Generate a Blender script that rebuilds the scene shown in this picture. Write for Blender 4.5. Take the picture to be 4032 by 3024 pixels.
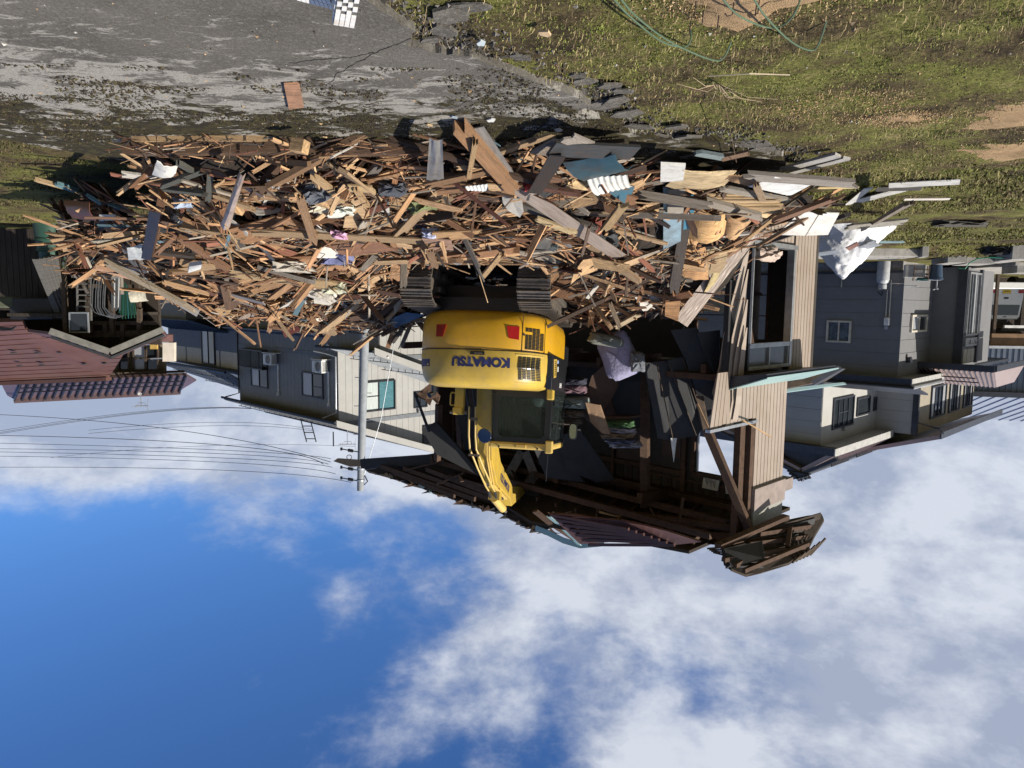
import bpy, math, random
import numpy as np
from mathutils import Vector, Matrix, Euler
for o in list(bpy.data.objects): bpy.data.objects.remove(o)
scene = bpy.context.scene
col = scene.collection
R = math.radians
# ---------------------------------------------------------------- camera (the phone was held upside down)
F_PX, PITCH, ROLL, CAM_H = 2912.0, R(6.3), R(0.6), 1.6
cam_d = bpy.data.cameras.new('camera'); cam = bpy.data.objects.new('camera', cam_d); col.objects.link(cam)
cam_d.sensor_width = 36; cam_d.lens = 36 * F_PX / 4032; cam_d.clip_start = 0.05; cam_d.clip_end = 2000
cam.location = (0, 0, CAM_H)
cam.matrix_world = Matrix.Translation((0, 0, CAM_H)) @ Matrix.Rotation(math.pi/2 + PITCH, 4, 'X') @ Matrix.Rotation(math.pi + ROLL, 4, 'Z')
scene.camera = cam
scene.render.resolution_x = 1024; scene.render.resolution_y = 768
# ---------------------------------------------------------------- sky with broken cloud, and the sun
SUN_AZ, SUN_EL = R(242), R(36)        # azimuth clockwise from +Y
world = bpy.data.worlds.new('World'); scene.world = world; world.use_nodes = True
def build_sky():
    nt = world.node_tree; N = nt.nodes; L = nt.links; N.clear()
    out = N.new('ShaderNodeOutputWorld'); bg = N.new('ShaderNodeBackground'); bg.inputs[1].default_value = 1.0
    sky = N.new('ShaderNodeTexSky'); sky.sky_type = 'NISHITA'; sky.sun_disc = False
    sky.sun_elevation = SUN_EL; sky.sun_rotation = SUN_AZ; sky.air_density = 1.0; sky.dust_density = 0.4; sky.ozone_density = 2.5
    tc = N.new('ShaderNodeTexCoord'); sep = N.new('ShaderNodeSeparateXYZ'); L.new(tc.outputs['Generated'], sep.inputs[0])
    def m(op, a, b=None, c=None):
        n = N.new('ShaderNodeMath'); n.operation = op
        for i, v in enumerate((a, b, c)):
            if v is None: continue
            if isinstance(v, (int, float)): n.inputs[i].default_value = v
            else: L.new(v, n.inputs[i])
        return n.outputs[0]
    x, y, z = sep.outputs
    def noise(scale, det, ro, off, dist=0.0):
        mp = N.new('ShaderNodeMapping'); mp.inputs['Location'].default_value = off; mp.inputs['Scale'].default_value = (1, 1, 1.7); L.new(tc.outputs['Generated'], mp.inputs[0])
        n = N.new('ShaderNodeTexNoise'); n.inputs['Scale'].default_value = scale; n.inputs['Detail'].default_value = det; n.inputs['Roughness'].default_value = ro; n.inputs['Distortion'].default_value = dist
        L.new(mp.outputs[0], n.inputs[0]); return n.outputs[0]
    o = CLOUD_OFF; so = (o[0]-.035, o[1]-.02, o[2]+.05)
    big = noise(2.3, 3, .5, o); fine = noise(5.0, 13, .61, o, .1); fine2 = noise(5.0, 13, .61, so, .1); mid = noise(4.2, 7, .5, (o[0]+9, o[1]+4, o[2]+2))
    # cloud thickens towards one side of the sky and towards the horizon
    bias = m('ADD', m('MULTIPLY', x, -0.50), m('MULTIPLY', m('MAXIMUM', m('SUBTRACT', 0.33, z), 0.0), 3.2))
    dens = m('ADD', m('ADD', m('MULTIPLY', big, 0.75), m('MULTIPLY', fine, 0.62)), bias)
    rp = N.new('ShaderNodeMapRange'); rp.inputs[1].default_value = 0.61; rp.inputs[2].default_value = 0.84; rp.interpolation_type = 'SMOOTHSTEP'
    L.new(dens, rp.inputs[0])
    cover = m('MULTIPLY', rp.outputs[0], 0.92)
    lit = m('ADD', m('MULTIPLY', m('SUBTRACT', fine, fine2), 2.4), m('ADD', m('MULTIPLY', m('SUBTRACT', mid, 0.5), 1.5), m('MULTIPLY', m('MAXIMUM', m('SUBTRACT', 1.0, dens), 0.0), 0.35)))
    cr = N.new('ShaderNodeValToRGB'); cr.color_ramp.elements[0].position = 0.0; cr.color_ramp.elements[1].position = 0.5
    cr.color_ramp.elements[0].color = (*CLOUD_LO, 1); cr.color_ramp.elements[1].color = (*CLOUD_HI, 1)
    L.new(m('ADD', lit, 0.16), cr.inputs[0])
    sc = N.new('ShaderNodeVectorMath'); sc.operation = 'MULTIPLY'; sc.inputs[1].default_value = (SKY_K*0.56, SKY_K*0.92, SKY_K*1.42); L.new(sky.outputs[0], sc.inputs[0])
    mx = N.new('ShaderNodeMix'); mx.data_type = 'RGBA'
    L.new(cover, mx.inputs[0]); L.new(sc.outputs[0], mx.inputs[6]); L.new(cr.outputs[0], mx.inputs[7])
    L.new(mx.outputs[2], bg.inputs[0]); L.new(bg.outputs[0], out.inputs[0])
SKY_K = 0.061; CLOUD_OFF = (2.9, 1.3, 7.7); CLOUD_LO = (.27, .305, .39); CLOUD_HI = (.49, .515, .565)
build_sky()
sl = bpy.data.lights.new('sun', 'SUN'); sl.energy = 5.0; sl.angle = R(0.53); sl.color = (1.0, 0.93, 0.82)
sun = bpy.data.objects.new('sun', sl); col.objects.link(sun)
sdir = Vector((math.sin(SUN_AZ)*math.cos(SUN_EL), math.cos(SUN_AZ)*math.cos(SUN_EL), math.sin(SUN_EL)))
sun.rotation_euler = sdir.to_track_quat('Z', 'Y').to_euler()
sun.location = sdir * 60
vs = scene.view_settings; vs.view_transform = 'Standard'; vs.look = 'None'; vs.exposure = 0.58; vs.gamma = 1; vs.use_curve_mapping = False
# ================================================================ helpers
def ray(x, y):
    dx, dy = x - 2016, y - 1512; c, s = math.cos(ROLL), math.sin(ROLL)
    a = -(c*dx + s*dy)/F_PX; b = (-s*dx + c*dy)/F_PX
    return Vector((a, math.cos(PITCH) - b*math.sin(PITCH), math.sin(PITCH) + b*math.cos(PITCH)))
CAM = Vector((0, 0, CAM_H))
def at(x, y, Y):                     # point seen at photograph pixel (x, y) standing Y metres out
    r = ray(x, y); return CAM + r*(Y/r.y)
def gnd(x, y, z=0.0):
    r = ray(x, y); return CAM + r*((z - CAM_H)/r.z)
class Frame:                         # building frame: origin at near corner, turned by ang; A = wall along local x, B = wall along local y
    def __init__(s, o, ang=45.0):
        s.o = Vector((o[0], o[1], 0)); s.a = R(ang)
        s.ex = Vector((math.cos(s.a), math.sin(s.a), 0)); s.ey = Vector((-math.sin(s.a), math.cos(s.a), 0))
    def A(s, x, y, yl=0.0):          # hit wall plane local y = yl  -> (local x, z)
        r = ray(x, y); q = CAM - s.o; t = (yl - q.dot(s.ey))/r.dot(s.ey); p = q + r*t
        return p.dot(s.ex), p.z
    def B(s, x, y, xl=0.0):
        r = ray(x, y); q = CAM - s.o; t = (xl - q.dot(s.ex))/r.dot(s.ex); p = q + r*t
        return p.dot(s.ey), p.z
    def loc(s, p): q = Vector(p) - s.o; return Vector((q.dot(s.ex), q.dot(s.ey), q.z))
    def w(s, p): return s.o + s.ex*p[0] + s.ey*p[1] + Vector((0, 0, p[2]))
def tag(o, label=None, cat=None, group=None, kind=None):
    if label: o['label'] = label
    if cat: o['category'] = cat
    if group: o['group'] = group
    if kind: o['kind'] = kind
    return o
def empty(name, loc, rz=0.0, label=None, cat=None, group=None, rot=None):
    o = bpy.data.objects.new(name, None); col.objects.link(o); o.location = loc
    o.rotation_euler = rot if rot else (0, 0, rz); o.empty_display_size = .2
    return tag(o, label, cat, group)
class MB:
    def __init__(s): s.v = []; s.f = []; s.m = []
    def add(s, vs, fs, mat=0):
        n = len(s.v); s.v += [tuple(v) for v in vs]; s.f += [tuple(i + n for i in f) for f in fs]; s.m += [mat]*len(fs); return s
    def box(s, c, d, rot=None, mat=0):
        hx, hy, hz = d[0]/2, d[1]/2, d[2]/2
        vs = [Vector((a*hx, b*hy, e*hz)) for e in (-1, 1) for b in (-1, 1) for a in (-1, 1)]
        if rot is not None:
            M = rot if isinstance(rot, Matrix) else Euler(rot).to_matrix()
            vs = [M @ v for v in vs]
        c = Vector(c)
        return s.add([v + c for v in vs], [(0,2,3,1),(4,5,7,6),(0,1,5,4),(2,6,7,3),(0,4,6,2),(1,3,7,5)], mat)
    def b2(s, lo, hi, mat=0):
        return s.box([(lo[i] + hi[i])/2 for i in range(3)], [abs(hi[i] - lo[i]) for i in range(3)], None, mat)
    def beam(s, p, q, w, h, up=(0, 0, 1), mat=0):
        p, q = Vector(p), Vector(q); x = (q - p); L = x.length; x.normalize(); u = Vector(up)
        y = u.cross(x)
        if y.length < 1e-4: y = Vector((0, 1, 0)).cross(x)
        y.normalize(); z = x.cross(y)
        return s.box((p + q)/2, (L, w, h), Matrix((x, y, z)).transposed(), mat)
    def tube(s, pts, r, n=8, cap=True, mat=0):
        pts = [Vector(p) for p in pts]; rs = r if isinstance(r, (list, tuple)) else [r]*len(pts)
        vs = []; fs = []; prev = None
        for i, p in enumerate(pts):
            t = (pts[min(i+1, len(pts)-1)] - pts[max(i-1, 0)]).normalized()
            if prev is None:
                u = t.orthogonal().normalized()
            else:
                u = prev - t*prev.dot(t); u.normalize()
            prev = u; w = t.cross(u)
            for k in range(n):
                a = 2*math.pi*k/n; vs.append(p + (u*math.cos(a) + w*math.sin(a))*rs[i])
        for i in range(len(pts)-1):
            for k in range(n):
                fs.append((i*n+k, i*n+(k+1) % n, (i+1)*n+(k+1) % n, (i+1)*n+k))
        if cap: fs += [tuple(range(n-1, -1, -1)), tuple(range((len(pts)-1)*n, len(pts)*n))]
        return s.add(vs, fs, mat)
    def prism(s, pts, off, mat=0):     # polygon pts extruded by vector off
        pts = [Vector(p) for p in pts]; off = Vector(off); n = len(pts)
        vs = pts + [p + off for p in pts]
        fs = [tuple(range(n-1, -1, -1)), tuple(range(n, 2*n))] + [(i, (i+1) % n, n+(i+1) % n, n+i) for i in range(n)]
        return s.add(vs, fs, mat)
    def lathe(s, prof, c=(0, 0, 0), n=16, mat=0):
        vs = []; fs = []; c = Vector(c)
        for r_, z in prof:
            for k in range(n):
                a = 2*math.pi*k/n; vs.append(c + Vector((r_*math.cos(a), r_*math.sin(a), z)))
        for i in range(len(prof)-1):
            for k in range(n): fs.append((i*n+k, i*n+(k+1) % n, (i+1)*n+(k+1) % n, (i+1)*n+k))
        fs += [tuple(range(n-1, -1, -1)), tuple(range((len(prof)-1)*n, len(prof)*n))]
        return s.add(vs, fs, mat)
    def build(s, name, mats, parent=None, loc=None, rot=None, smooth=False, label=None, cat=None, group=None, kind=None, bevel=0):
        me = bpy.data.meshes.new(name); me.from_pydata(s.v, [], s.f); me.update()
        if not isinstance(mats, (list, tuple)): mats = [mats]
        for mm in mats: me.materials.append(mm)
        if len(mats) > 1: me.polygons.foreach_set('material_index', s.m)
        o = link(name, me, parent, loc, rot)
        if smooth: shade(o, smooth)
        if bevel:
            b = o.modifiers.new('bevel', 'BEVEL'); b.width = bevel; b.segments = 2; b.limit_method = 'ANGLE'; b.angle_limit = R(50)
        return tag(o, label, cat, group, kind)
def link(name, me, parent=None, loc=None, rot=None):
    o = bpy.data.objects.new(name, me); col.objects.link(o)
    if parent: o.parent = parent
    if loc is not None: o.location = loc
    if rot is not None: o.rotation_euler = rot
    return o
def shade(o, ang=True):
    me = o.data; me.polygons.foreach_set('use_smooth', [True]*len(me.polygons))
    try: me.set_sharp_from_angle(angle=R(38 if ang is True else ang))
    except Exception: pass
def copy_tree(o, parent=None):
    c = o.copy(); col.objects.link(c); c.parent = parent
    for ch in list(o.children): copy_tree(ch, c)
    return c
# ---------------------------------------------------------------- materials
MATS = {}
def mat(name, c, rough=.6, metal=0.0, var=.25, scale=6.0, bump=0.0, bscale=40.0, stretch=None, dirt=None, spec=.4, objcol=False, attr=None, coat=0.0, dirt_scale=2.0, dirt_amt=.5):
    """base colour broken up by two noises, optional darker stains and fine relief"""
    if name in MATS: return MATS[name]
    m = bpy.data.materials.new(name); m.use_nodes = True; nt = m.node_tree; N = nt.nodes; L = nt.links
    b = N['Principled BSDF']; b.inputs['Roughness'].default_value = rough; b.inputs['Metallic'].default_value = metal
    b.inputs['Specular IOR Level'].default_value = spec; b.inputs['Coat Weight'].default_value = coat
    tc = N.new('ShaderNodeTexCoord'); src = tc.outputs['Object']
    if attr == 'uv': src = tc.outputs['UV']
    if stretch:
        mp = N.new('ShaderNodeMapping'); mp.inputs['Scale'].default_value = stretch; L.new(src, mp.inputs[0]); src = mp.outputs[0]
    n1 = N.new('ShaderNodeTexNoise'); n1.inputs['Scale'].default_value = scale; n1.inputs['Detail'].default_value = 6; n1.inputs['Roughness'].default_value = .65; L.new(src, n1.inputs[0])
    mr = N.new('ShaderNodeMapRange'); mr.inputs[1].default_value = .3; mr.inputs[2].default_value = .7; mr.inputs[3].default_value = 1-var; mr.inputs[4].default_value = 1+var*.75
    L.new(n1.outputs[0], mr.inputs[0])
    if objcol:
        oi = N.new('ShaderNodeObjectInfo'); base = oi.outputs['Color']
    elif attr:
        an = N.new('ShaderNodeVertexColor'); an.layer_name = 'col'; base = an.outputs[0]
    else:
        rg = N.new('ShaderNodeRGB'); rg.outputs[0].default_value = (*c, 1); base = rg.outputs[0]
    vm = N.new('ShaderNodeVectorMath'); vm.operation = 'SCALE'; L.new(base, vm.inputs[0]); L.new(mr.outputs[0], vm.inputs['Scale']); cur = vm.outputs[0]
    if dirt:
        n2 = N.new('ShaderNodeTexNoise'); n2.inputs['Scale'].default_value = dirt_scale; n2.inputs['Detail'].default_value = 7; n2.inputs['Roughness'].default_value = .7
        L.new(tc.outputs['Object'], n2.inputs[0])
        r2 = N.new('ShaderNodeMapRange'); r2.inputs[1].default_value = .46; r2.inputs[2].default_value = .68; r2.inputs[4].default_value = dirt_amt; L.new(n2.outputs[0], r2.inputs[0])
        mx = N.new('ShaderNodeMix'); mx.data_type = 'RGBA'; L.new(r2.outputs[0], mx.inputs[0]); L.new(cur, mx.inputs[6]); mx.inputs[7].default_value = (*dirt, 1); cur = mx.outputs[2]
    L.new(cur, b.inputs['Base Color'])
    if bump:
        nb = N.new('ShaderNodeTexNoise'); nb.inputs['Scale'].default_value = bscale; nb.inputs['Detail'].default_value = 5; L.new(src, nb.inputs[0])
        bp = N.new('ShaderNodeBump'); bp.inputs['Strength'].default_value = bump; bp.inputs['Distance'].default_value = .02; L.new(nb.outputs[0], bp.inputs['Height']); L.new(bp.outputs[0], b.inputs['Normal'])
    MATS[name] = m; return m
def glass(name, c=(.02, .025, .03), rough=.06):
    if name in MATS: return MATS[name]
    m = mat(name, c, rough, 0, .3, 1.5, spec=.6); return m
M_white = mat('white_paint', (.62, .62, .60), .5, dirt=(.3, .29, .26))
M_black = mat('black_rubber', (.018, .018, .02), .6, bump=.2)
M_frame = mat('dark_frame', (.025, .026, .03), .4, .3)
M_alum = mat('aluminium_frame', (.42, .43, .44), .35, .7, dirt=(.2, .2, .2))
M_glass = glass('window_glass')
M_curtain = mat('curtain_behind_glass', (.32, .33, .35), .25, 0, .2, 9, stretch=(8, 8, .4), spec=.6)
M_galv = mat('galvanised_steel', (.42, .44, .46), .45, .6, .2, 12, dirt=(.25, .24, .22))
M_conc = mat('concrete', (.24, .23, .215), .9, 0, .35, 7, .5, 60, dirt=(.08, .075, .06))
M_owood = mat('old_wood', (.075, .052, .036), .85, 0, .45, 3, .5, 30, stretch=(3, 3, 3), dirt=(.03, .025, .02))
M_brown = mat('brown_panel', (.065, .034, .02), .7, 0, .3, 3, .2, dirt=(.04, .03, .025))
# debris wood coloured per object, or per piece inside the loose rubble
M_wood = mat('splintered_wood', (1, 1, 1), .8, 0, .5, 2.2, .6, 9, stretch=(1.5, 16, 16), objcol=True, dirt=(.10, .06, .035), dirt_scale=3.2, dirt_amt=.55)
M_sheet = mat('sheet_scrap', (1, 1, 1), .55, 0, .2, 5, .25, 14, objcol=True, dirt=(.13, .11, .09), dirt_scale=3.5, dirt_amt=.5)
M_metal = mat('metal_scrap', (1, 1, 1), .42, .35, .2, 6, .25, 10, objcol=True, dirt=(.09, .05, .03), dirt_scale=4, dirt_amt=.5)
M_cloth = mat('crumpled_cloth', (1, 1, 1), .9, 0, .25, 9, .6, 25, objcol=True)
M_rubble = mat('rubble_wood', (1, 1, 1), .85, 0, .5, 1.6, .5, 6, stretch=(2, 22, 1), attr='uv')
# ================================================================ ground, slab, grass
rng = np.random.default_rng(7); random.seed(7)
def vnoise(x, y, f, seed=0):            # value noise for numpy arrays
    x = np.asarray(x, float)*f; y = np.asarray(y, float)*f
    xi = np.floor(x).astype(np.int64); yi = np.floor(y).astype(np.int64); u = x-xi; v = y-yi
    u = u*u*(3-2*u); v = v*v*(3-2*v)
    def h(i, j):
        n = (i*374761393 + j*668265263 + seed*974711) & 0xffffffff
        n = ((n ^ (n >> 13))*1274126177) & 0xffffffff
        return ((n ^ (n >> 16)) & 0xffff)/65535.0
    return (h(xi, yi)*(1-u)+h(xi+1, yi)*u)*(1-v) + (h(xi, yi+1)*(1-u)+h(xi+1, yi+1)*u)*v
def fbm(x, y, f, seed=0): return .5*vnoise(x, y, f, seed)+.3*vnoise(x, y, f*2.1, seed+1)+.2*vnoise(x, y, f*4.3, seed+2)
def sstep(a, b, x): t = np.clip((np.asarray(x, float)-a)/(b-a), 0, 1); return t*t*(3-2*t)
SLAB = [(3.9, 0.8), (.80, 4.16), (.60, 4.62), (.68, 4.86), (.52, 5.0), (.30, 5.05), (-.50, 6.02), (-.62, 6.25), (-.52, 6.45), (-.95, 6.9), (-1.0, 7.15), (-1.5, 7.45),
        (-2.05, 7.55), (-2.25, 7.95), (-2.9, 8.2), (-3.2, 9.0), (-3.0, 12.5), (3.9, 12.5), (4.25, 9.7), (4.55, 8.9), (5.25, 7.75), (6.6, 5.4), (9.0, 1.0)]
def in_poly(X, Y, poly):
    X = np.asarray(X, float); Y = np.asarray(Y, float); c = np.zeros(X.shape, bool); n = len(poly)
    for i in range(n):
        x1, y1 = poly[i]; x2, y2 = poly[(i+1) % n]
        k = ((y1 > Y) != (y2 > Y)) & (X < (x2-x1)*(Y-y1)/(y2-y1+1e-12)+x1); c ^= k
    return c
def gz(X, Y):                           # terrain height
    X = np.asarray(X, float); Y = np.asarray(Y, float)
    z = -.055 + .05*(fbm(X, Y, .8, 3)-.5) + .055*(fbm(X, Y, 3.6, 9)-.5)
    z = z - .16*sstep(2.6, 4.2, X)*sstep(6.0, 8.2, Y+.4*X-1.5)
    z = z + .27*sstep(20.0, 21.0, Y)*sstep(-7.5, -9.5, X)       # terrace the right-hand house stands on
    return z
xs = np.concatenate([np.linspace(-320, -30, 12), np.linspace(-26, -9, 30), np.linspace(-8.8, 9, 150), np.linspace(9.3, 26, 40), np.linspace(30, 320, 12)])
ys = np.concatenate([np.linspace(-60, 0, 6), np.linspace(1, 13, 130), np.linspace(13.2, 40, 90), np.linspace(45, 420, 14)])
GX, GY = np.meshgrid(xs, ys); GZ = gz(GX, GY)
nx, ny = len(xs), len(ys)
vv = np.stack([GX.ravel(), GY.ravel(), GZ.ravel()], 1)
ii = (np.arange(ny-1)[:, None]*nx + np.arange(nx-1)[None, :]).ravel()
ff = np.stack([ii, ii+1, ii+nx+1, ii+nx], 1)
gme = bpy.data.meshes.new('ground'); gme.from_pydata(vv.tolist(), [], ff.tolist()); gme.update()
def ground_mat():
    m = bpy.data.materials.new('mossy_soil'); m.use_nodes = True; nt = m.node_tree; N = nt.nodes; L = nt.links; b = N['Principled BSDF']; b.inputs['Roughness'].default_value = .95
    b.inputs['Specular IOR Level'].default_value = .15
    tc = N.new('ShaderNodeTexCoord')
    def noise(sc, det=8, ro=.65):
        n = N.new('ShaderNodeTexNoise'); n.inputs['Scale'].default_value = sc; n.inputs['Detail'].default_value = det; n.inputs['Roughness'].default_value = ro; L.new(tc.outputs['Object'], n.inputs[0]); return n.outputs[0]
    def ramp(src, pts):
        r = N.new('ShaderNodeValToRGB'); e = r.color_ramp.elements
        for i, (p, c) in enumerate(pts):
            k = e[i] if i < 2 else e.new(p)
            k.position = p; k.color = (*c, 1)
        L.new(src, r.inputs[0]); return r.outputs[0]
    big = ramp(noise(1.15, 12, .72), [(.37, (.032, .024, .016)), (.46, (.085, .068, .036)), (.56, (.112, .120, .034)), (.67, (.20, .17, .085))])
    fine = ramp(noise(26, 10, .8), [(.32, (.30, .28, .26)), (.68, (1.75, 1.7, 1.55))])
    mu = N.new('ShaderNodeMix'); mu.data_type = 'RGBA'; mu.blend_type = 'MULTIPLY'; mu.inputs[0].default_value = 1; L.new(big, mu.inputs[6]); L.new(fine, mu.inputs[7])
    L.new(mu.outputs[2], b.inputs[0])
    bp = N.new('ShaderNodeBump'); bp.inputs['Strength'].default_value = .9; bp.inputs['Distance'].default_value = .04; L.new(noise(22), bp.inputs['Height']); L.new(bp.outputs[0], b.inputs['Normal'])
    return m
M_ground = ground_mat(); gme.materials.append(M_ground)
tag(link('ground', gme), kind='structure'); gme.polygons.foreach_set('use_smooth', [True]*len(gme.polygons))
def slab_mat():
    m = bpy.data.materials.new('weathered_concrete'); m.use_nodes = True; nt = m.node_tree; N = nt.nodes; L = nt.links; b = N['Principled BSDF']; b.inputs['Roughness'].default_value = .9
    b.inputs['Specular IOR Level'].default_value = .25
    tc = N.new('ShaderNodeTexCoord'); sp = N.new('ShaderNodeSeparateXYZ'); L.new(tc.outputs['Object'], sp.inputs[0])
    def noise(sc, det=8, ro=.65, st=(1, 1, 1), dist=0):
        mp = N.new('ShaderNodeMapping'); mp.inputs['Scale'].default_value = st; L.new(tc.outputs['Object'], mp.inputs[0])
        n = N.new('ShaderNodeTexNoise'); n.inputs['Scale'].default_value = sc; n.inputs['Detail'].default_value = det; n.inputs['Roughness'].default_value = ro; n.inputs['Distortion'].default_value = dist; L.new(mp.outputs[0], n.inputs[0]); return n.outputs[0]
    def mr(src, a, b_, c=0., d=1.):
        r = N.new('ShaderNodeMapRange'); r.inputs[1].default_value = a; r.inputs[2].default_value = b_; r.inputs[3].default_value = c; r.inputs[4].default_value = d; L.new(src, r.inputs[0]); return r.outputs[0]
    def mt(op, a, c):
        n = N.new('ShaderNodeMath'); n.operation = op
        for i, v in enumerate((a, c)):
            if isinstance(v, (int, float)): n.inputs[i].default_value = v
            else: L.new(v, n.inputs[i])
        return n.outputs[0]
    def mix(f, a, c, blend='MIX'):
        n = N.new('ShaderNodeMix'); n.data_type = 'RGBA'; n.blend_type = blend
        for k, v in ((0, f), (6, a), (7, c)):
            if isinstance(v, tuple): n.inputs[k].default_value = (*v, 1)
            elif isinstance(v, (int, float)): n.inputs[k].default_value = v
            else: L.new(v, n.inputs[k])
        return n.outputs[2]
    X, Y = sp.outputs[0], sp.outputs[1]
    grain = mr(noise(48, 8, .85), .3, .7, .45, 1.55)
    base = mix(mr(noise(1.1), .35, .65), (.070, .064, .056), (.115, .106, .092))
    # laitance worn pale: grows towards the rubble and the far left side
    worn = mt('ADD', noise(2.6, 12, .80, (1, 1.9, 1), .6), mt('ADD', mr(Y, 4.2, 6.6, -.08, .075), mr(X, 0.0, 4.0, -.05, .05)))
    c1 = mix(mt('MULTIPLY', mr(worn, .505, .54), .9), base, (.28, .265, .238))
    fine = mr(noise(26, 6, .7), .52, .6)
    c1 = mix(mt('MULTIPLY', fine, .4), c1, (.17, .163, .15))
    moss = mt('ADD', noise(1.7, 12, .76, (1, 1.5, 1), .5), mr(Y, 5.2, 7.0, -.15, .085))
    c2 = mix(mr(moss, .518, .54), c1, mix(mr(noise(9), .4, .65), (.020, .015, .010), (.055, .048, .015)))
    c3 = mix(1.0, c2, grain, 'MULTIPLY')
    L.new(c3, b.inputs[0])
    bp = N.new('ShaderNodeBump'); bp.inputs['Strength'].default_value = .6; bp.inputs['Distance'].default_value = .015
    L.new(mt('ADD', noise(60, 4), mt('MULTIPLY', mr(moss, .54, .62), 1.5)), bp.inputs['Height']); L.new(bp.outputs[0], b.inputs['Normal'])
    return m
M_slab = slab_mat()
def rough_poly(poly, n=5, amp=.03):
    out = []
    for i, p in enumerate(poly):
        q = poly[(i+1) % len(poly)]
        for k in range(n):
            t = k/n; j = amp*(random.random()-.5)*2 if k else 0
            dx, dy = q[0]-p[0], q[1]-p[1]; L_ = math.hypot(dx, dy) or 1
            out.append((p[0]+dx*t - dy/L_*j, p[1]+dy*t + dx/L_*j))
    return out
SL = rough_poly(SLAB, 6, .02)
MB().prism([(x, y, -.24) for x, y in SL], (0, 0, .24)).build('concrete_slab', M_slab, kind='structure')
slab_o = bpy.data.objects['concrete_slab']; M_crack = mat('crack_dirt', (.012, .011, .010), 1.0)
for pix in ([(1655, 128), (1600, 160), (1480, 205), (1400, 250), (1330, 290), (1290, 340)], [(2290, 385), (2200, 420), (2110, 450), (2060, 480)], [(1480, 205), (1380, 225), (1240, 235), (1130, 250)], [(2000, 330), (1900, 370), (1800, 420), (1700, 430)]):
    pts = [gnd(*p) for p in pix]; fine_ = []
    for a, b in zip(pts, pts[1:]):
        for k in range(7): q = a.lerp(b, k/7); fine_.append((q.x+random.uniform(-.012, .012), q.y+random.uniform(-.012, .012), random.uniform(.0025, .0055)))
    vs = []; fs = []
    for i, (x, y, w) in enumerate(fine_): vs += [(x, y-w, .0025), (x, y+w, .0025)]
    fs = [(2*i, 2*i+2, 2*i+3, 2*i+1) for i in range(len(fine_)-1)]
    MB().add(vs, fs).build('crack', M_crack, slab_o)
# cracked, loose slab fragments along the edge
for i, (x, y, s_) in enumerate([(1700, 165, .12), (1745, 120, .14), (1770, 60, .17), (1835, 250, .2), (1860, 30, .13), (2380, 420, .2), (2430, 400, .16), (2460, 450, .18), (2520, 500, .2), (2300, 330, .12), (2400, 345, .15), (2450, 360, .12), (2580, 540, .2), (2660, 500, .15), (2720, 540, .2), (2960, 570, .22), (3010, 590, .2), (2050, 230, .12), (2270, 300, .1), (2620, 600, .25)]):
    p = gnd(x, y, -.02); n = random.randint(5, 7); a0 = random.random()*6
    pts = [(math.cos(a0+2*math.pi*k/n)*s_*random.uniform(.55, 1), math.sin(a0+2*math.pi*k/n)*s_*random.uniform(.4, .8), 0) for k in range(n)]
    MB().prism(pts, (0, 0, random.uniform(.012, .024))).build('concrete_fragment', M_slab, loc=(p.x, p.y, -.045+random.uniform(0, .02)), rot=(random.uniform(-.12, .12), random.uniform(-.12, .12), 0),
        label='flat broken concrete fragment lying on soil along the slab edge', cat='concrete fragment', group='loose fragments along the slab edge')
# ---- rice husk patches
M_husk = mat('rice_husk', (.38, .255, .135), .95, 0, .3, 60, .8, 160, dirt=(.16, .10, .05), dirt_scale=6)
def mound(name, cx, cy, rx, ry, h, m, lab, cat, seed, rot=0):
    b = MB(); n = 40; K = 14; rings = []
    for i in range(K+1):
        t = i/K; ring = []
        for k in range(n):
            a = 2*math.pi*k/n; w = 1+.5*(vnoise(math.cos(a)*2+5, math.sin(a)*2+5, 1.3, seed)-.5)*2 + .12*random.uniform(-1, 1)*(t > .85)
            x = math.cos(a)*rx*t*w; y = math.sin(a)*ry*t*w
            X = cx+x*math.cos(rot)-y*math.sin(rot); Y = cy+x*math.sin(rot)+y*math.cos(rot)
            z = float(gz(X, Y)) + h*(1-t**2.4) + .034*float(fbm(X, Y, 6, seed)) - .004 - .034*t
            ring.append((X, Y, z))
        rings.append(ring)
    vs = [p for r_ in rings[1:] for p in r_] + [rings[0][0]]; fs = []
    for i in range(K-1):
        for k in range(n): fs.append((i*n+k, (i+1)*n+k, (i+1)*n+(k+1) % n, i*n+(k+1) % n))
    fs += [(len(vs)-1, k, (k+1) % n) for k in range(n)]
    b.add(vs, fs); return b.build(name, m, smooth=True, label=lab, cat=cat)
p = gnd(2950, 10); mound('rice_husk_patch', p.x, p.y-.05, .50, .46, .05, M_husk, 'pale tan rice husk patch under the green hoops', 'rice husk', 1)
p = gnd(3900, 460); mound('rice_husk_patch', p.x-.55, p.y-.1, .75, .7, .032, M_husk, 'thin worn rice husk patch at the edge of the grass, nearest the frame side', 'rice husk', 5)
p = gnd(3960, 610); mound('rice_husk_patch', p.x-.4, p.y, .95, .6, .032, M_husk, 'larger rice husk spread beyond the worn patch', 'rice husk', 8)
p = gnd(3560, 490); mound('rice_husk_patch', p.x, p.y, .3, .22, .01, M_husk, 'small faint rice husk patch amid the grass', 'rice husk', 11)
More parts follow.
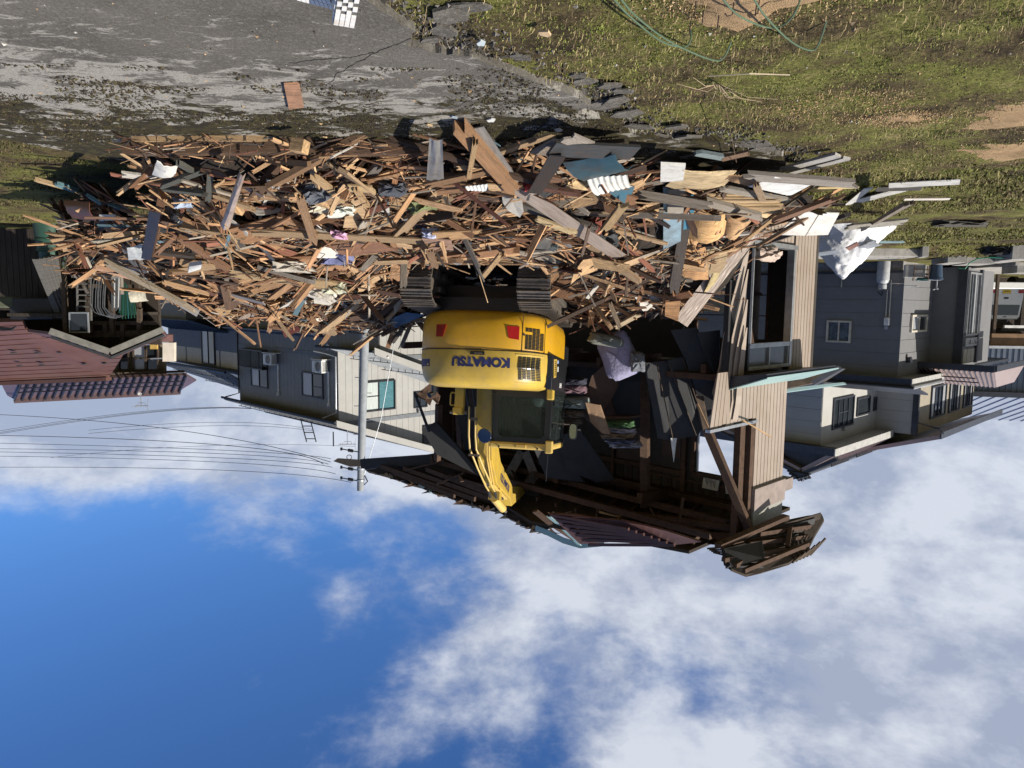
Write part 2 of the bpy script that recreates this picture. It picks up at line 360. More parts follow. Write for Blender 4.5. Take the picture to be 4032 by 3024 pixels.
# ---- green garden hoops (thin coated rods bent at one end)
M_hoop = mat('green_coated_rod', (.075, .12, .075), .45, 0, .2)
M_hoop2 = mat('dark_stake', (.06, .045, .035), .7)
def hoop(pix, hs, lab):
    pts = [gnd(x, y, h) for (x, y), h in zip(pix, hs)]
    P = []
    for i in range(len(pts)-1):          # smooth
        p0 = pts[max(i-1, 0)]; p1 = pts[i]; p2 = pts[i+1]; p3 = pts[min(i+2, len(pts)-1)]
        for k in range(6):
            t = k/6; P.append(.5*((2*p1)+(p2-p0)*t+(2*p0-5*p1+4*p2-p3)*t*t+(3*p1-p0-3*p2+p3)*t**3))
    P.append(pts[-1])
    MB().tube(P, .0052, 6).build('garden_hoop', M_hoop, smooth=True, label=lab, cat='garden hoop')
hoop([(2390, -40), (2470, 55), (2600, 160), (2690, 185), (2718, 160), (2722, 105)], [.12, .1, .07, .04, .0, -.08], 'green garden hoop bent over grass, crossing at the left of its pair')
hoop([(2420, -40), (2500, 60), (2640, 165), (2800, 235), (2850, 225), (2884, 150)], [.12, .11, .08, .05, .02, -.08], 'long green garden hoop whose bent tip ends beside the husk patch')
hoop([(2820, -40), (2900, 55), (3010, 105), (3080, 100), (3130, 50), (3160, -30)], [.14, .12, .09, .08, .05, -.05], 'green garden hoop arching over the rice husk patch')
hoop([(2950, -40), (3010, 60), (3110, 160), (3190, 198), (3225, 170), (3262, 55)], [.14, .12, .09, .05, .02, -.08], 'green garden hoop reaching past the husk patch into the grass')
for i, (x, y) in enumerate([(2740, 20), (2770, 55), (2720, 95), (2830, 75), (2980, 20), (2990, 10), (2890, 15)]):
    p = gnd(x, y, .0); MB().tube([p+Vector((0, 0, -.02)), p+Vector((.006, 0, .055)), p+Vector((.03, .01, .06)), p+Vector((.045, .01, .045))], .004, 5).build('hooked_peg', M_hoop2,
        label='small hooked peg stuck in the rice husk patch', cat='peg', group='pegs in the husk patch')
# ---- grass and straw (uncountable)
def scatter_blades(name, n, xr, yr, hmin, hmax, cols, dens, lab, cat, lean=.9, wid=.0045, zoff=0.0):
    X = rng.uniform(*xr, n*3); Y = rng.uniform(*yr, n*3); keep = dens(X, Y) > rng.random(n*3); X = X[keep][:n]; Y = Y[keep][:n]; n = len(X)
    Z = gz(X, Y)+zoff; h = rng.uniform(hmin, hmax, n); a = rng.uniform(0, 2*np.pi, n); le = (lean-(lean-.15)*rng.random(n)**1.8)*h; wa = a+np.pi/2
    w = wid*rng.uniform(.6, 1.3, n)*(1+.06*Y)
    base = np.stack([X, Y, Z-.01], 1); wd = np.stack([np.cos(wa)*w, np.sin(wa)*w, 0*w], 1)
    up = np.sqrt(np.maximum(h*h-le*le, (h*.12)**2))
    mid = base+np.stack([np.cos(a)*le*.4, np.sin(a)*le*.4, up*.62+.01], 1); tip = base+np.stack([np.cos(a)*le*1.1, np.sin(a)*le*1.1, up*.95+.01], 1)
    V = np.stack([base-wd, base+wd, mid+wd*.8, mid-wd*.8, tip], 1).reshape(-1, 3)
    k = np.arange(n)*5
    q = np.stack([k, k+1, k+2, k+3], 1); t = np.stack([k+3, k+2, k+4], 1)
    me = bpy.data.meshes.new(name); me.from_pydata(V.tolist(), [], q.tolist()+t.tolist()); me.update()
    c = np.array(cols)[rng.integers(0, len(cols), n)]*rng.uniform(.6, 1.25, (n, 1)); c = np.concatenate([c, np.ones((n, 1))], 1)
    ca = me.color_attributes.new('col', 'FLOAT_COLOR', 'POINT'); ca.data.foreach_set('color', np.repeat(c, 5, 0).ravel())
    me.materials.append(M_blade); return tag(link(name, me), lab, cat, kind='stuff')
M_blade = mat('grass_blade', (1, 1, 1), .75, 0, .2, 9, attr='col', spec=.25)
HUSK = [(gnd(2950, 10), .52), (gnd(3900, 460)+Vector((-.55, 0, 0)), .7), (gnd(3960, 610)+Vector((-.4, 0, 0)), .8)]
def d_grass(X, Y):
    d = (sstep(.44, .60, fbm(X, Y, 1.5, 21))*.9+.10)*(.15+.85*sstep(.38, .58, fbm(X, Y, 6, 5)))
    d = d*(~in_poly(X, Y, SLAB))
    for i, (c, r_) in enumerate(HUSK): d = d*np.clip(.30*(vnoise(X, Y, 5, 8) > .55)+sstep(r_*.75, r_*1.1, np.hypot(X-c.x, Y-c.y)), 0, 1)
    d = d*(.35+.65*sstep(-.02, .45, (.8-.8*(Y-4.16))-X))
    return np.clip(d, 0, 1)
def d_straw(X, Y): return np.clip(sstep(.35, .6, fbm(X, Y, .9, 33)), 0, 1)*(~in_poly(X, Y, SLAB))
scatter_blades('short_grass', 120000, (-9.5, 1.2), (3.7, 13), .005, .021, [(.145, .18, .035), (.195, .22, .05), (.28, .265, .10), (.10, .12, .03)], d_grass, 'short green mossy grass covering the soil in front of the rubble', 'grass', lean=.97, wid=.0032)
scatter_blades('dry_straw', 26000, (-9.5, 1.0), (3.7, 13), .015, .07, [(.42, .33, .17), (.33, .26, .13), (.24, .19, .10), (.16, .12, .07)], d_straw, 'dry straw coloured dead grass strewn over the soil', 'dead grass', lean=.999, wid=.0018)
scatter_blades('tall_tufts', 2200, (-9.5, .6), (3.7, 12), .03, .10, [(.12, .15, .03), (.2, .2, .06), (.3, .25, .12)], lambda X, Y: sstep(.62, .72, fbm(X, Y, 2.2, 91))*(~in_poly(X, Y, SLAB)), 'scattered taller grass tufts standing in the lawn', 'grass', lean=.9, wid=.0025)
scatter_blades('rear_weeds', 26000, (2.5, 16), (7.5, 20), .02, .06, [(.07, .07, .025), (.13, .10, .05), (.05, .045, .02)], lambda X, Y: sstep(.4, .65, fbm(X, Y, .8, 50))*(~in_poly(X, Y, SLAB)), 'low weeds on the bare ground behind the slab edge', 'weeds', wid=.006)
scatter_blades('verge_weeds', 26000, (-16, -2.5), (8.5, 21), .02, .07, [(.13, .14, .03), (.2, .18, .07), (.1, .1, .03)], lambda X, Y: sstep(.36, .6, fbm(X, Y, .8, 60))*(~in_poly(X, Y, SLAB)), 'low green verge between the scrap boards and the grey house', 'weeds', wid=.007)
# ---- soil crumbs and moss clods lying on the slab, and grit along the edge
def clods(name, n, sampler, smin, smax, cols, lab, cat):
    X, Y, Z = sampler(n); n = len(X)
    base = np.array([[1, 0, 0], [-.5, .87, 0], [-.5, -.87, 0], [0, 0, .75], [.1, .1, -.4]])
    V = base[None]*rng.uniform(.6, 1.3, (n, 5, 3)); a = rng.uniform(0, 6.28, n); c, s = np.cos(a), np.sin(a)
    V = np.stack([V[..., 0]*c[:, None]-V[..., 1]*s[:, None], V[..., 0]*s[:, None]+V[..., 1]*c[:, None], V[..., 2]], -1)
    sz = smin*(smax/smin)**(rng.random(n)**2.2); V = V*sz[:, None, None]+np.stack([X, Y, Z], 1)[:, None]
    k = np.arange(n)[:, None]*5; F = np.concatenate([k+np.array(f) for f in ((0, 1, 3), (1, 2, 3), (2, 0, 3), (1, 0, 4), (2, 1, 4), (0, 2, 4))])
    me = bpy.data.meshes.new(name); me.from_pydata(V.reshape(-1, 3).tolist(), [], F.tolist()); me.update()
    cc = np.array(cols)[rng.integers(0, len(cols), n)]*rng.uniform(.7, 1.3, (n, 1)); cc = np.concatenate([cc, np.ones((n, 1))], 1)
    ca = me.color_attributes.new('col', 'FLOAT_COLOR', 'POINT'); ca.data.foreach_set('color', np.repeat(cc, 5, 0).ravel())
    me.materials.append(M_blade); return tag(link(name, me), lab, cat, kind='stuff')
def s_moss(n):
    X = rng.uniform(-1.6, 4.6, n*4); Y = rng.uniform(5.3, 8.2, n*4)
    d = fbm(X*.8, Y*1.4, 1.6, 71) + .16*sstep(5.4, 7.0, Y) - .09
    k = (d > .53) & in_poly(X, Y, SLAB) & (rng.random(n*4) < sstep(.53, .62, d)); X = X[k][:n]; Y = Y[k][:n]; return X, Y, np.zeros(len(X))+.002
clods('moss_clods', 16000, s_moss, .004, .022, [(.035, .026, .016), (.05, .042, .016), (.02, .016, .011)], 'dark mossy soil crumbs spread over the concrete slab', 'moss')
def s_edge(n):
    t = rng.random(n); i = rng.integers(1, 15, n); P = np.array(SLAB); p = P[i]*(1-t[:, None])+P[i+1]*t[:, None]
    X = p[:, 0]+rng.normal(-.08, .16, n); Y = p[:, 1]+rng.normal(-.02, .14, n); k = ~in_poly(X, Y, SLAB); X = X[k]; Y = Y[k]; return X, Y, gz(X, Y)+.004
clods('edge_grit', 6000, s_edge, .006, .032, [(.06, .056, .05), (.03, .025, .02), (.13, .12, .11), (.03, .023, .017)], 'grit and crumbled concrete in the gap beside the slab', 'gravel')
def s_husk(n):
    X = []; Y = []
    for c, r_ in HUSK+[(gnd(3560, 490), .3), (gnd(3300, 450), .5)]:
        k = n//5; a = rng.uniform(0, 6.283, k); q = r_*np.abs(rng.normal(.85, .28, k)); X.append(c.x+np.cos(a)*q); Y.append(c.y+np.sin(a)*q*.9)
    X = np.concatenate(X); Y = np.concatenate(Y); k = ~in_poly(X, Y, SLAB); X, Y = X[k], Y[k]; return X, Y, gz(X, Y)+.006
clods('husk_flakes', 9000, s_husk, .004, .012, [(.34, .225, .115), (.26, .165, .08), (.42, .30, .17)], 'loose rice husk flakes scattered around the husk patches', 'rice husk')
def s_all(n):
    X = rng.uniform(-9, 5, n); Y = rng.uniform(4, 12, n); s = in_poly(X, Y, SLAB); return X, Y, np.where(s, .001, gz(X, Y)+.002)
clods('ground_specks', 1500, s_all, .006, .022, [(.3, .29, .27), (.4, .26, .14), (.06, .05, .04), (.2, .15, .1)], 'scattered chips and pebbles on the slab and grass', 'pebbles')
# ================================================================ neighbouring buildings
class Wall:
    """a wall plane in a house frame: kind A runs along local x at y=off, kind B along local y at x=off; o = distance outward"""
    def __init__(s, kind, off, parent): s.k = kind; s.off = off; s.par = parent
    def P(s, u, z, o=0.0): return Vector((u, s.off-o, z)) if s.k == 'A' else Vector((s.off-o, u, z))
    def bx(s, m, u0, u1, z0, z1, o0, o1, mat=0):
        a = s.P(u0, z0, o0); b = s.P(u1, z1, o1)
        return m.b2([min(a[i], b[i]) for i in range(3)], [max(a[i], b[i]) for i in range(3)], mat)
    def part(s, name, u0, u1, z0, z1, o0, o1, m, parent=None):
        b = MB(); s.bx(b, u0, u1, z0, z1, o0, o1); return b.build(name, m, parent or s.par)
    def boards(s, name, u0, u1, z0, z1, n, m, top=None, gap=.012, o=.022, vertical=True, bot=None):
        for i in range(n):
            if vertical:
                a = u0+(u1-u0)*i/n+gap/2; b = u0+(u1-u0)*(i+1)/n-gap/2
                ta, tb = (top(a), top(b)) if top else (z1, z1); ba, bb = (bot(a), bot(b)) if bot else (z0, z0)
                if ta-ba < .02 and tb-bb < .02: continue
                off = s.P(0, 0, o)-s.P(0, 0, 0.001)
                MB().prism([s.P(a, ba, .001), s.P(b, bb, .001), s.P(b, tb, .001), s.P(a, ta, .001)], off).build(name, m, s.par)
            else:
                a = z0+(z1-z0)*i/n; b = z0+(z1-z0)*(i+1)/n
                MB().prism([s.P(u0, a, .001), s.P(u0, b-.004, .001), s.P(u0, b-.004, .012), s.P(u0, a, .026)], s.P(u1, 0)-s.P(u0, 0)).build(name, m, s.par)
    def window(s, u0, u1, z0, z1, fm, panes=2, gm=None, o=.03, fw=.06, bars=0, gms=None, dep=.06, hbar=None):
        f = MB(); s.bx(f, u0, u1, z0, z0+fw, o, o+dep); s.bx(f, u0, u1, z1-fw, z1, o, o+dep); s.bx(f, u0, u0+fw, z0+fw, z1-fw, o, o+dep); s.bx(f, u1-fw, u1, z0+fw, z1-fw, o, o+dep)
        w = f.build('window', fm, s.par); pw = (u1-u0-2*fw)/panes
        for i in range(panes):
            a = u0+fw+i*pw
            s.part('pane', a+.002, a+pw-.002, z0+fw+.002, z1-fw-.002, o+.002, o+.012, (gms[i] if gms else gm) or M_glass, w)
            if i: s.part('mullion', a-.02, a+.02, z0+fw, z1-fw, o+.014, o+dep-.012, fm, w)
        if hbar: s.part('glazing_bar', u0+fw+hbar[0]*(u1-u0-2*fw), u0+fw+hbar[1]*(u1-u0-2*fw), z0+(z1-z0)*hbar[2]-.02, z0+(z1-z0)*hbar[2]+.02, o+.014, o+.03, fm, w)
        return w
def roof_plane(name, parent, pts, m, th=.12, ribs=0, rm=None, rib_h=.03, rib_w=.03, ribname='roof_rib', join=False):
    """pts = eave_a, eave_b, top_b, top_a (local); ribs run from eave to top"""
    p = [Vector(q) for q in pts]; n = (p[1]-p[0]).cross(p[3]-p[0]).normalized()
    if n.z < 0: n = -n
    r = MB().prism(p, -n*th).build(name, m, parent)
    J = MB()
    for i in range(ribs):
        t = (i+.5)/ribs; a = p[0].lerp(p[1], t)+n*rib_h/2; b = p[3].lerp(p[2], t)+n*rib_h/2
        if join: J.beam(a, b, rib_w, rib_h, n)
        else: MB().beam(a, b, rib_w, rib_h, n).build(ribname, rm or m, r)
    if join and ribs: tag(J.build(ribname, rm or m, r), kind='stuff')
    return r
def courses(name, parent, pts, m, n, lip=.03, tilt=.03):
    """roof slope pts (eave_a, eave_b, top_b, top_a) laid with n overlapping horizontal courses"""
    p = [Vector(q) for q in pts]; nn = (p[1]-p[0]).cross(p[3]-p[0]).normalized()
    if nn.z < 0: nn = -nn
    for i in range(n):
        t0, t1 = i/n, (i+1)/n+.002; a = p[0].lerp(p[3], t0); b = p[1].lerp(p[2], t0); c = p[1].lerp(p[2], t1); d = p[0].lerp(p[3], t1)
        MB().add([a, b, c, d, a+nn*lip, b+nn*lip, c+nn*.004, d+nn*.004], [(3, 2, 1, 0), (4, 5, 6, 7), (0, 1, 5, 4), (1, 2, 6, 5), (2, 3, 7, 6), (3, 0, 4, 7)]).build(name, m, parent)
def snow_guard(parent, a, b, n, up=.09, rm=None):
    a, b = Vector(a), Vector(b); g = MB().tube([a+Vector((0, 0, up)), b+Vector((0, 0, up))], .018, 6).build('snow_guard', rm or M_frame, parent)
    for i in range(n):
        q = a.lerp(b, (i+.5)/n); MB().beam(q+Vector((0, 0, -.02)), q+Vector((0, 0, up)), .03, .015, (1, 0, 0)).build('bracket', rm or M_frame, g)
S45 = 45.0
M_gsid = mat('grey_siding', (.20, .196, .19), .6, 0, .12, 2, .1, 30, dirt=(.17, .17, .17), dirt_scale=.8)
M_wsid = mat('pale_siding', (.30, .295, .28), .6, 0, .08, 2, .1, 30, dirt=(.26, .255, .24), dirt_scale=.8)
M_band = mat('slate_band', (.13, .14, .155), .55)
M_rdark = mat('dark_metal_roof', (.055, .06, .07), .45, .3, .2)
M_rgrey = mat('light_metal_roof', (.22, .235, .255), .4, .4, .15, 3)
M_bsid = mat('blue_grey_siding', (.10, .115, .15), .6, 0, .15, 3)
M_beige = mat('beige_plaster', (.52, .47, .40), .85, 0, .15, 3)
M_bawn = mat('blue_metal_awning', (.045, .07, .115), .4, .3)
def left_house():
    g0 = at(1333, 1500, 33); G = Frame(g0)
    h = empty('grey_clad_house', (g0.x, g0.y, 0), R(45), 'two storey grey and pale clad house behind the utility pole', 'house')
    c = lambda x, y: (850+x/2.458, 1250+y/2.458)
    ze = 7.12; sl = .347; XL = 9.95
    A = Wall('A', 0, h); B = Wall('B', 0, h)
    ridge = 8.0
    m = MB(); m.prism([(0, 0, -.1), (0, 2*ridge, -.1), (0, 2*ridge, ze), (0, ridge, ze+sl*ridge), (0, 0, ze)], (XL, 0, 0)); m.build('wall', M_gsid, h)
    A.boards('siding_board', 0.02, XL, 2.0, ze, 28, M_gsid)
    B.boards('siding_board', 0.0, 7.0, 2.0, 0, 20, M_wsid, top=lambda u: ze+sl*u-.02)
    A.part('trim_band', 0, XL, 3.96, 4.17, .024, .05, M_band); B.part('trim_band', -.05, 7, 7.06, 7.26, .024, .05, M_wsid if False else M_band)
    B.part('corner_trim', -.04, .05, 2, ze, .0225, .045, M_wsid)
    # windows on the shaded side
    A.window(6.62, 8.5, 4.2, 6.14, M_frame, 2, gms=[M_glass, M_curtain], hbar=(0, .5, .5))
    gr = MB(); A.bx(gr, 6.5, 9.1, 4.16, 4.22, .1, .42); A.bx(gr, 6.5, 9.1, 5.1, 5.16, .1, .42); gr.build('window_grille', M_frame, h)
    G_ = h.children[-1]
    for i in range(22): A.part('grille_bar', 6.52+i*.12, 6.55+i*.12, 4.22, 5.1, .38, .41, M_frame, G_)
    A.window(1.24, 3.17, 4.97, 6.14, M_frame, 2, gms=[M_glass, M_curtain], hbar=(0, .5, .55))
    # shaded awning near the pile
    aw = MB(); aw.prism([A.P(1.05, 3.3, .02), A.P(1.05, 3.12, .75), A.P(1.05, 3.06, .75), A.P(1.05, 3.05, .02)], (9.2, 0, 0)); aw.build('awning', M_bawn, h)
    vt = MB(); vt.tube([A.P(.55, 3.68, .02), A.P(.55, 3.68, .2)], .13, 12); vt.build('round_vent', M_galv, h, smooth=True)
    A.window(1.3, 3.0, 2.1, 2.9, M_frame, 2)
    # sunlit gable wall
    B.window(1.18, 3.05, 5.32, 6.74, M_frame, 2, gms=[mat('curtain_sunlit', (.42, .46, .44), .25, 0, .2, 6, stretch=(6, 6, .3), spec=.6), mat('teal_blind', (.06, .16, .18), .12, 0, .5, 3, stretch=(1, 1, 14), spec=.8)], dep=.08, hbar=(0, .5, .5))
    B.window(4.18, 5.0, 6.02, 6.82, M_frame, 2)
    lv = MB(); B.bx(lv, 4.7, 5.42, 7.72, 8.7, .024, .05); lv.build('gable_louver', M_frame, h); L_ = h.children[-1]
    for i in range(8): B.part('louver_slat', 4.74, 5.38, 7.78+i*.115, 7.84+i*.115, .052, .09, M_frame, L_)
    MB().tube([B.P(4.45, 7.05, .03), B.P(4.45, 7.0, .18)], .08, 10).build('round_vent', M_galv, h, smooth=True)
    # roof: eaves along the shaded side, ridge parallel
    rf = roof_plane('roof', h, [(-.75, -.6, ze+.03-.6*sl+.1), (XL+.75, -.6, ze+.03-.6*sl+.1), (XL+.75, ridge, ze+.13+ridge*sl), (-.75, ridge, ze+.13+ridge*sl)], M_rdark, .1, 26, rib_h=.03, join=True)
    roof_plane('roof_slope', rf, [(-.75, 2*ridge+.6, ze+.03-.6*sl+.1), (XL+.75, 2*ridge+.6, ze-.07), (XL+.75, ridge, ze+.13+ridge*sl), (-.75, ridge, ze+.13+ridge*sl)], M_rdark, .1)
    fb = MB(); fb.beam((-.79, -.6, ze-.15), (-.79, ridge, ze-.15+(ridge+.6)*sl), .06, .26, (1, 0, 0)); 
    MB().prism([(-.80, -.62, ze-.30), (-.80, ridge, ze-.30+(ridge+.62)*sl), (-.80, ridge, ze-.0+(ridge+.62)*sl), (-.80, -.62, ze-.0)], (.05, 0, 0)).build('barge_board', M_wsid, rf)
    MB().prism([(-.745, -.58, ze-.2), (-.745, 7.6, ze-.2+8.2*sl), (0, 7.6, ze-.2+8.2*sl), (0, -.58, ze-.2)], (0, 0, -.03)).build('soffit', M_wsid, rf)
    MB().tube([(-.8, -.68, ze-.2), (XL+.8, -.68, ze-.2)], .065, 8).build('gutter', M_frame, rf, smooth=True)
    for yy in (.1, 1.6): snow_guard(rf, (-.5, yy, ze+.13+yy*sl), (XL+.4, yy, ze+.13+yy*sl), 20, .12)
    dp = MB(); dp.tube([(.35, -.66, ze-.25), (.05, -.12, ze-.5), (.05, -.1, 4.1), (.45, -.4, 3.95), (.9, -.7, 3.86)], .035, 7); dp.build('downpipe', M_galv, h, smooth=True)
    dp = MB(); dp.tube([(XL+.4, -.66, ze-.25), (XL+.02, -.06, ze-.45), (XL+.02, -.06, 2)], .04, 7); dp.build('downpipe', M_frame, h, smooth=True)
    # one storey wing in front of the gable wall
    w = -3.2; wz = 3.75; wt = 6.4
    m = MB(); m.prism([(w, 0, -.1), (w, wt, -.1), (w, wt, wz+sl*wt), (w, 0, wz)], (-w-.03, 0, 0)); wg = m.build('wing_wall', M_gsid, h)
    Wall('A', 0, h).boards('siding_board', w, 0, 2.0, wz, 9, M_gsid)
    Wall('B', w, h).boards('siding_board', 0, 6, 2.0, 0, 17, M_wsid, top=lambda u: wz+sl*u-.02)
    Wall('B', w, h).part('trim_band', 0, 6, 3.9, 4.1, .024, .05, M_band)
    wr = roof_plane('wing_roof', h, [(w-.35, -.5, wz-.06), (-.06, -.5, wz-.06), (-.06, wt, wz+.11+sl*wt), (w-.35, wt, wz+.11+sl*wt)], M_rgrey, .1, 14, rib_h=.035, rib_w=.04)
    MB().prism([(w-.40, -.52, wz-.26), (w-.40, wt, wz-.26+(wt+.52)*sl), (w-.40, wt, wz+.03+(wt+.52)*sl), (w-.40, -.52, wz+.03)], (.05, 0, 0)).build('barge_board', M_wsid, wr)
    MB().tube([(w-.4, -.58, wz-.1), (.9, -.58, wz-.1)], .06, 8).build('gutter', M_frame, wr, smooth=True)
    for yy in (.5, 2.2): snow_guard(wr, (w-.1, yy, wz+.15+yy*sl), (-.2, yy, wz+.15+yy*sl), 6, .12)
    A2 = Wall('A', 0, h); A2.window(-2.9, -1.0, 1.6, 3.0, M_frame, 2)
    # lower part of the house further along
    e = 20.0; ez = 5.55
    m = MB(); m.prism([(XL+.02, .02, -.1), (XL+.02, 5, -.1), (XL+.02, 5, ez+sl*5), (XL+.02, .02, ez)], (e-XL, 0, 0)); m.build('wing_wall', M_bsid, h)
    AE = Wall('A', .02, h); AE.boards('siding_board', XL+.02, e, 1.5, 4.35, 30, M_bsid)
    for i, (a, b) in enumerate([(10.1, 12.3), (12.5, 12.9), (14.9, 17.1), (17.3, 19.8)]): AE.part('plaster_panel', a, b, 4.5, 5.4, .001, .02, M_beige)
    AE.window(13.0, 14.8, 3.35, 5.35, M_frame, 2, gms=[M_glass, M_curtain])
    er = roof_plane('wing_roof', h, [(XL+.1, -.7, ez+.02), (19.65, -.7, ez+.1), (13.2, 1.5, ez+1.35), (XL+.1, 1.5, ez+1.35)], M_rgrey, .1, 24, rib_h=.035, rib_w=.04)
    for yy, xe in ((-.4, 18.4), (.5, 15.8)): snow_guard(er, (XL+.3, yy, ez+.08+(yy+.7)*.6), (xe, yy, ez+.08+(yy+.7)*.6), 12, .12)
    MB().tube([(XL+.1, -.76, ez-.05), (e+1.6, -.76, ez-.05)], .07, 8).build('gutter', M_frame, er, smooth=True)
    # low blue lean-to roof on that part
    br = roof_plane('lean_to_roof', h, [(11.2, -2.2, 2.75), (19.6, -2.2, 2.75), (19.6, 0.0, 3.45), (11.2, 0.0, 3.45)], M_bawn, .06, 20, rib_h=.03, join=True)
    AL = Wall('A', -1.7, h); AL.boards('siding_board', 12.6, 18.6, 0, 2.85, 18, M_gsid)
    MB().b2((12.6, -1.69, -.1), (18.6, .0, 2.7)).build('lean_to_wall', M_gsid, h)
    return h, G
H_left, G = left_house()
# air conditioners with conduit, each a thing on the wall
def ac_unit(u, z, lab):
    p = G.w((u, -.36, z)); t = empty('air_conditioner', p, R(45), lab, 'air conditioner', 'air conditioner outdoor units on the grey wall')
    MB().b2((-.42, -.15, 0), (.42, .15, .56)).build('casing', M_white, t, bevel=.015)
    MB().tube([(-.1, -.152, .28), (-.1, -.165, .28)], .22, 20).build('fan_guard', M_frame, t)
    f = t.children[-1]
    for r_ in (.06, .11, .16, .21):
        MB().tube([(-.1+r_*math.cos(k*.42), -.17, .28+r_*math.sin(k*.42)) for k in range(16)], .006, 4).build('guard_ring', M_white, f)
    MB().b2((.2, -.156, .06), (.38, -.151, .5)).build('side_panel', M_alum, t)
    g = MB()
    for i in range(9): g.b2((-.425, -.1, .06+i*.05), (-.42, .12, .085+i*.05))
    g.build('side_louver', M_frame, t)
    MB().b2((-.5, -.17, -.06), (.5, .34, -.02)).build('wall_bracket', M_white, t)
    MB().b2((-.30, .26, .5), (-.22, .33, 2.0)).build('conduit', M_white, t, bevel=.02); MB().b2((-.33, .22, 1.95), (-.19, .335, 2.12)).build('conduit_cap', M_white, t, bevel=.02)
ac_unit(5.75, 4.27, 'air conditioner unit between the two upper windows of the grey wall'); ac_unit(1.0, 4.3, 'air conditioner unit nearest the corner of the grey wall')
# roof ladder and aerials
def ladder_thing(a, b, w, n, r, m, lab, side, nm='ladder'):
    a, b = Vector(a), Vector(b); side = Vector(side).normalized()*w/2
    t = empty(nm, a, 0, lab, 'ladder'); o = a
    for s_ in (-1, 1): MB().tube([a+side*s_-o, b+side*s_-o], r, 6).build('stile', m, t)
    for i in range(n):
        q = a.lerp(b, (i+.5)/n)-o; MB().tube([q-side, q+side], r*.8, 6).build('rung', m, t)
    return t
p0 = G.w((6.2, 1.0, 7.6)); p1 = at(1218, 1735, p0.y+.3)
ladder_thing(at(1200, 1640, p0.y), at(1226, 1740, p0.y+.1), .5, 4, .03, M_frame, 'short black ladder standing on the grey house roof', (1, .0, 0))
def aerial(px_, base_y, tip_y, arm, Y, lab):
    b = at(px_, base_y, Y); t_ = at(px_, tip_y, Y); t = empty('tv_aerial', b, 0, lab, 'tv aerial')
    MB().tube([(0, 0, -.6), t_-b], .02, 6).build('mast', M_galv, t)
    q = t_-b
    MB().tube([q+Vector((-arm*.5, 0, -.0)), q+Vector((arm*.5, 0, .03))], .013, 5).build('boom', M_galv, t)
    for i in range(9):
        k = q+Vector((-arm*.48+arm*.96*i/8, 0, .02)); L_ = .12+.025*i
        MB().tube([k-Vector((0, L_, 0)), k+Vector((0, L_, 0))], .007, 4).build('element', M_galv, t)
    MB().tube([q+Vector((-arm*.5, 0, -.3)), q+Vector((-arm*.42, 0, 0)), q+Vector((-arm*.5, 0, .3))], .01, 4).build('reflector', M_galv, t)
    MB().tube([q+Vector((-.2, 0, .0)), q+Vector((-.18, 0, -.12)), q+Vector((.15, 0, -.12)), q+Vector((.2, 0, 0))], .012, 5).build('stay', M_galv, t)
aerial(1368, 1705, 1748, .82, 35, 'tv aerial on the grey house roof beside the utility pole')
bq = at(1312, 1700, 35); MB().tube([bq, at(1313, 1757, 35)], .03, 6).build('roof_mast', M_frame, label='plain mast rising from the grey house roof', cat='mast')
# ---------------------------------------------------------------- utility pole and wires
def utility_pole():
    Yp = 24.0; top = at(1419, 1931, Yp); b = at(1445, 1250, Yp); base = Vector((b.x-.02, Yp, 0.0)); top.y = Yp
    t = empty('utility_pole', base, 0, 'tall round concrete utility pole with power lines', 'utility pole')
    M_pole = mat('pole_concrete', (.25, .27, .29), .75, 0, .2, 5, .15, 40)
    ax = top-base
    MB().tube([(0, 0, -.3), ax*.5, ax], [.165, .145, .11], 18).build('shaft', M_pole, t, smooth=True)
    for k, f in enumerate((.30, .37, .44, .52, .585, .64, .7, .76)):
        q = ax*f; s_ = 1 if k % 2 else -1
        MB().tube([q, q+Vector((s_*.28, 0, .0))], .012, 5).build('climbing_step', M_galv, t)
    for f in (.905, .955, .875):
        MB().lathe([(.135, -.03), (.135, .03)], ax*f, 16).build('clamp_band', M_galv, t)
    MB().beam(ax*.885+Vector((.1, -.15, 0)), ax*.885+Vector((-.5, -.15, .02)), .07, .07).build('crossarm', M_galv, t)
    for k, yp in enumerate((1770, 1842, 1884)):     # strain insulators reaching along the wires
        q0 = at(1425, yp+12, Yp)-base; q1 = at(1340, yp-3, Yp-.1)-base
        i = MB(); i.tube([q0, q1], .018, 6); i.build('insulator_rod', M_frame, t)
        ii_ = t.children[-1]
        for f in (.45, .52, .6, .95): MB().tube([q0.lerp(q1, f)-Vector((.03, 0, 0)), q0.lerp(q1, f)+Vector((.03, 0, 0))], .055, 10).build('insulator_disc', M_frame, ii_)
    MB().tube([ax*.93+Vector((-.1, 0, 0)), ax*.955+Vector((-.25, -.1, .02)), ax*.975+Vector((-.12, 0, 0))], .02, 6).build('wire_hook', M_frame, t)
    MB().tube([at(1375+6*math.cos(a)*1.6, 1800+9*math.sin(a), Yp)-base for a in np.linspace(0, 6.1, 14)], .012, 5).build('wire_coil', M_frame, t)
    return base, top
pole_b, pole_t = utility_pole()
M_wire = mat('black_cable', (.02, .02, .023), .6)
def wire(pix, Ys, r, lab, n=24):
    pts = [at(x, y, Y) for (x, y), Y in zip(pix, Ys)]
    ts = np.linspace(0, 1, len(pts)); T = np.linspace(0, 1, n); deg = min(len(pts)-1, 2)
    co = [np.polyfit(ts, [p[i] for p in pts], deg) for i in range(3)]
    MB().tube([(np.polyval(co[0], s), np.polyval(co[1], s), np.polyval(co[2], s)) for s in T], r, 5).build('power_line', M_wire, label=lab, cat='power line', group='power lines left of the utility pole')
Yp = 24
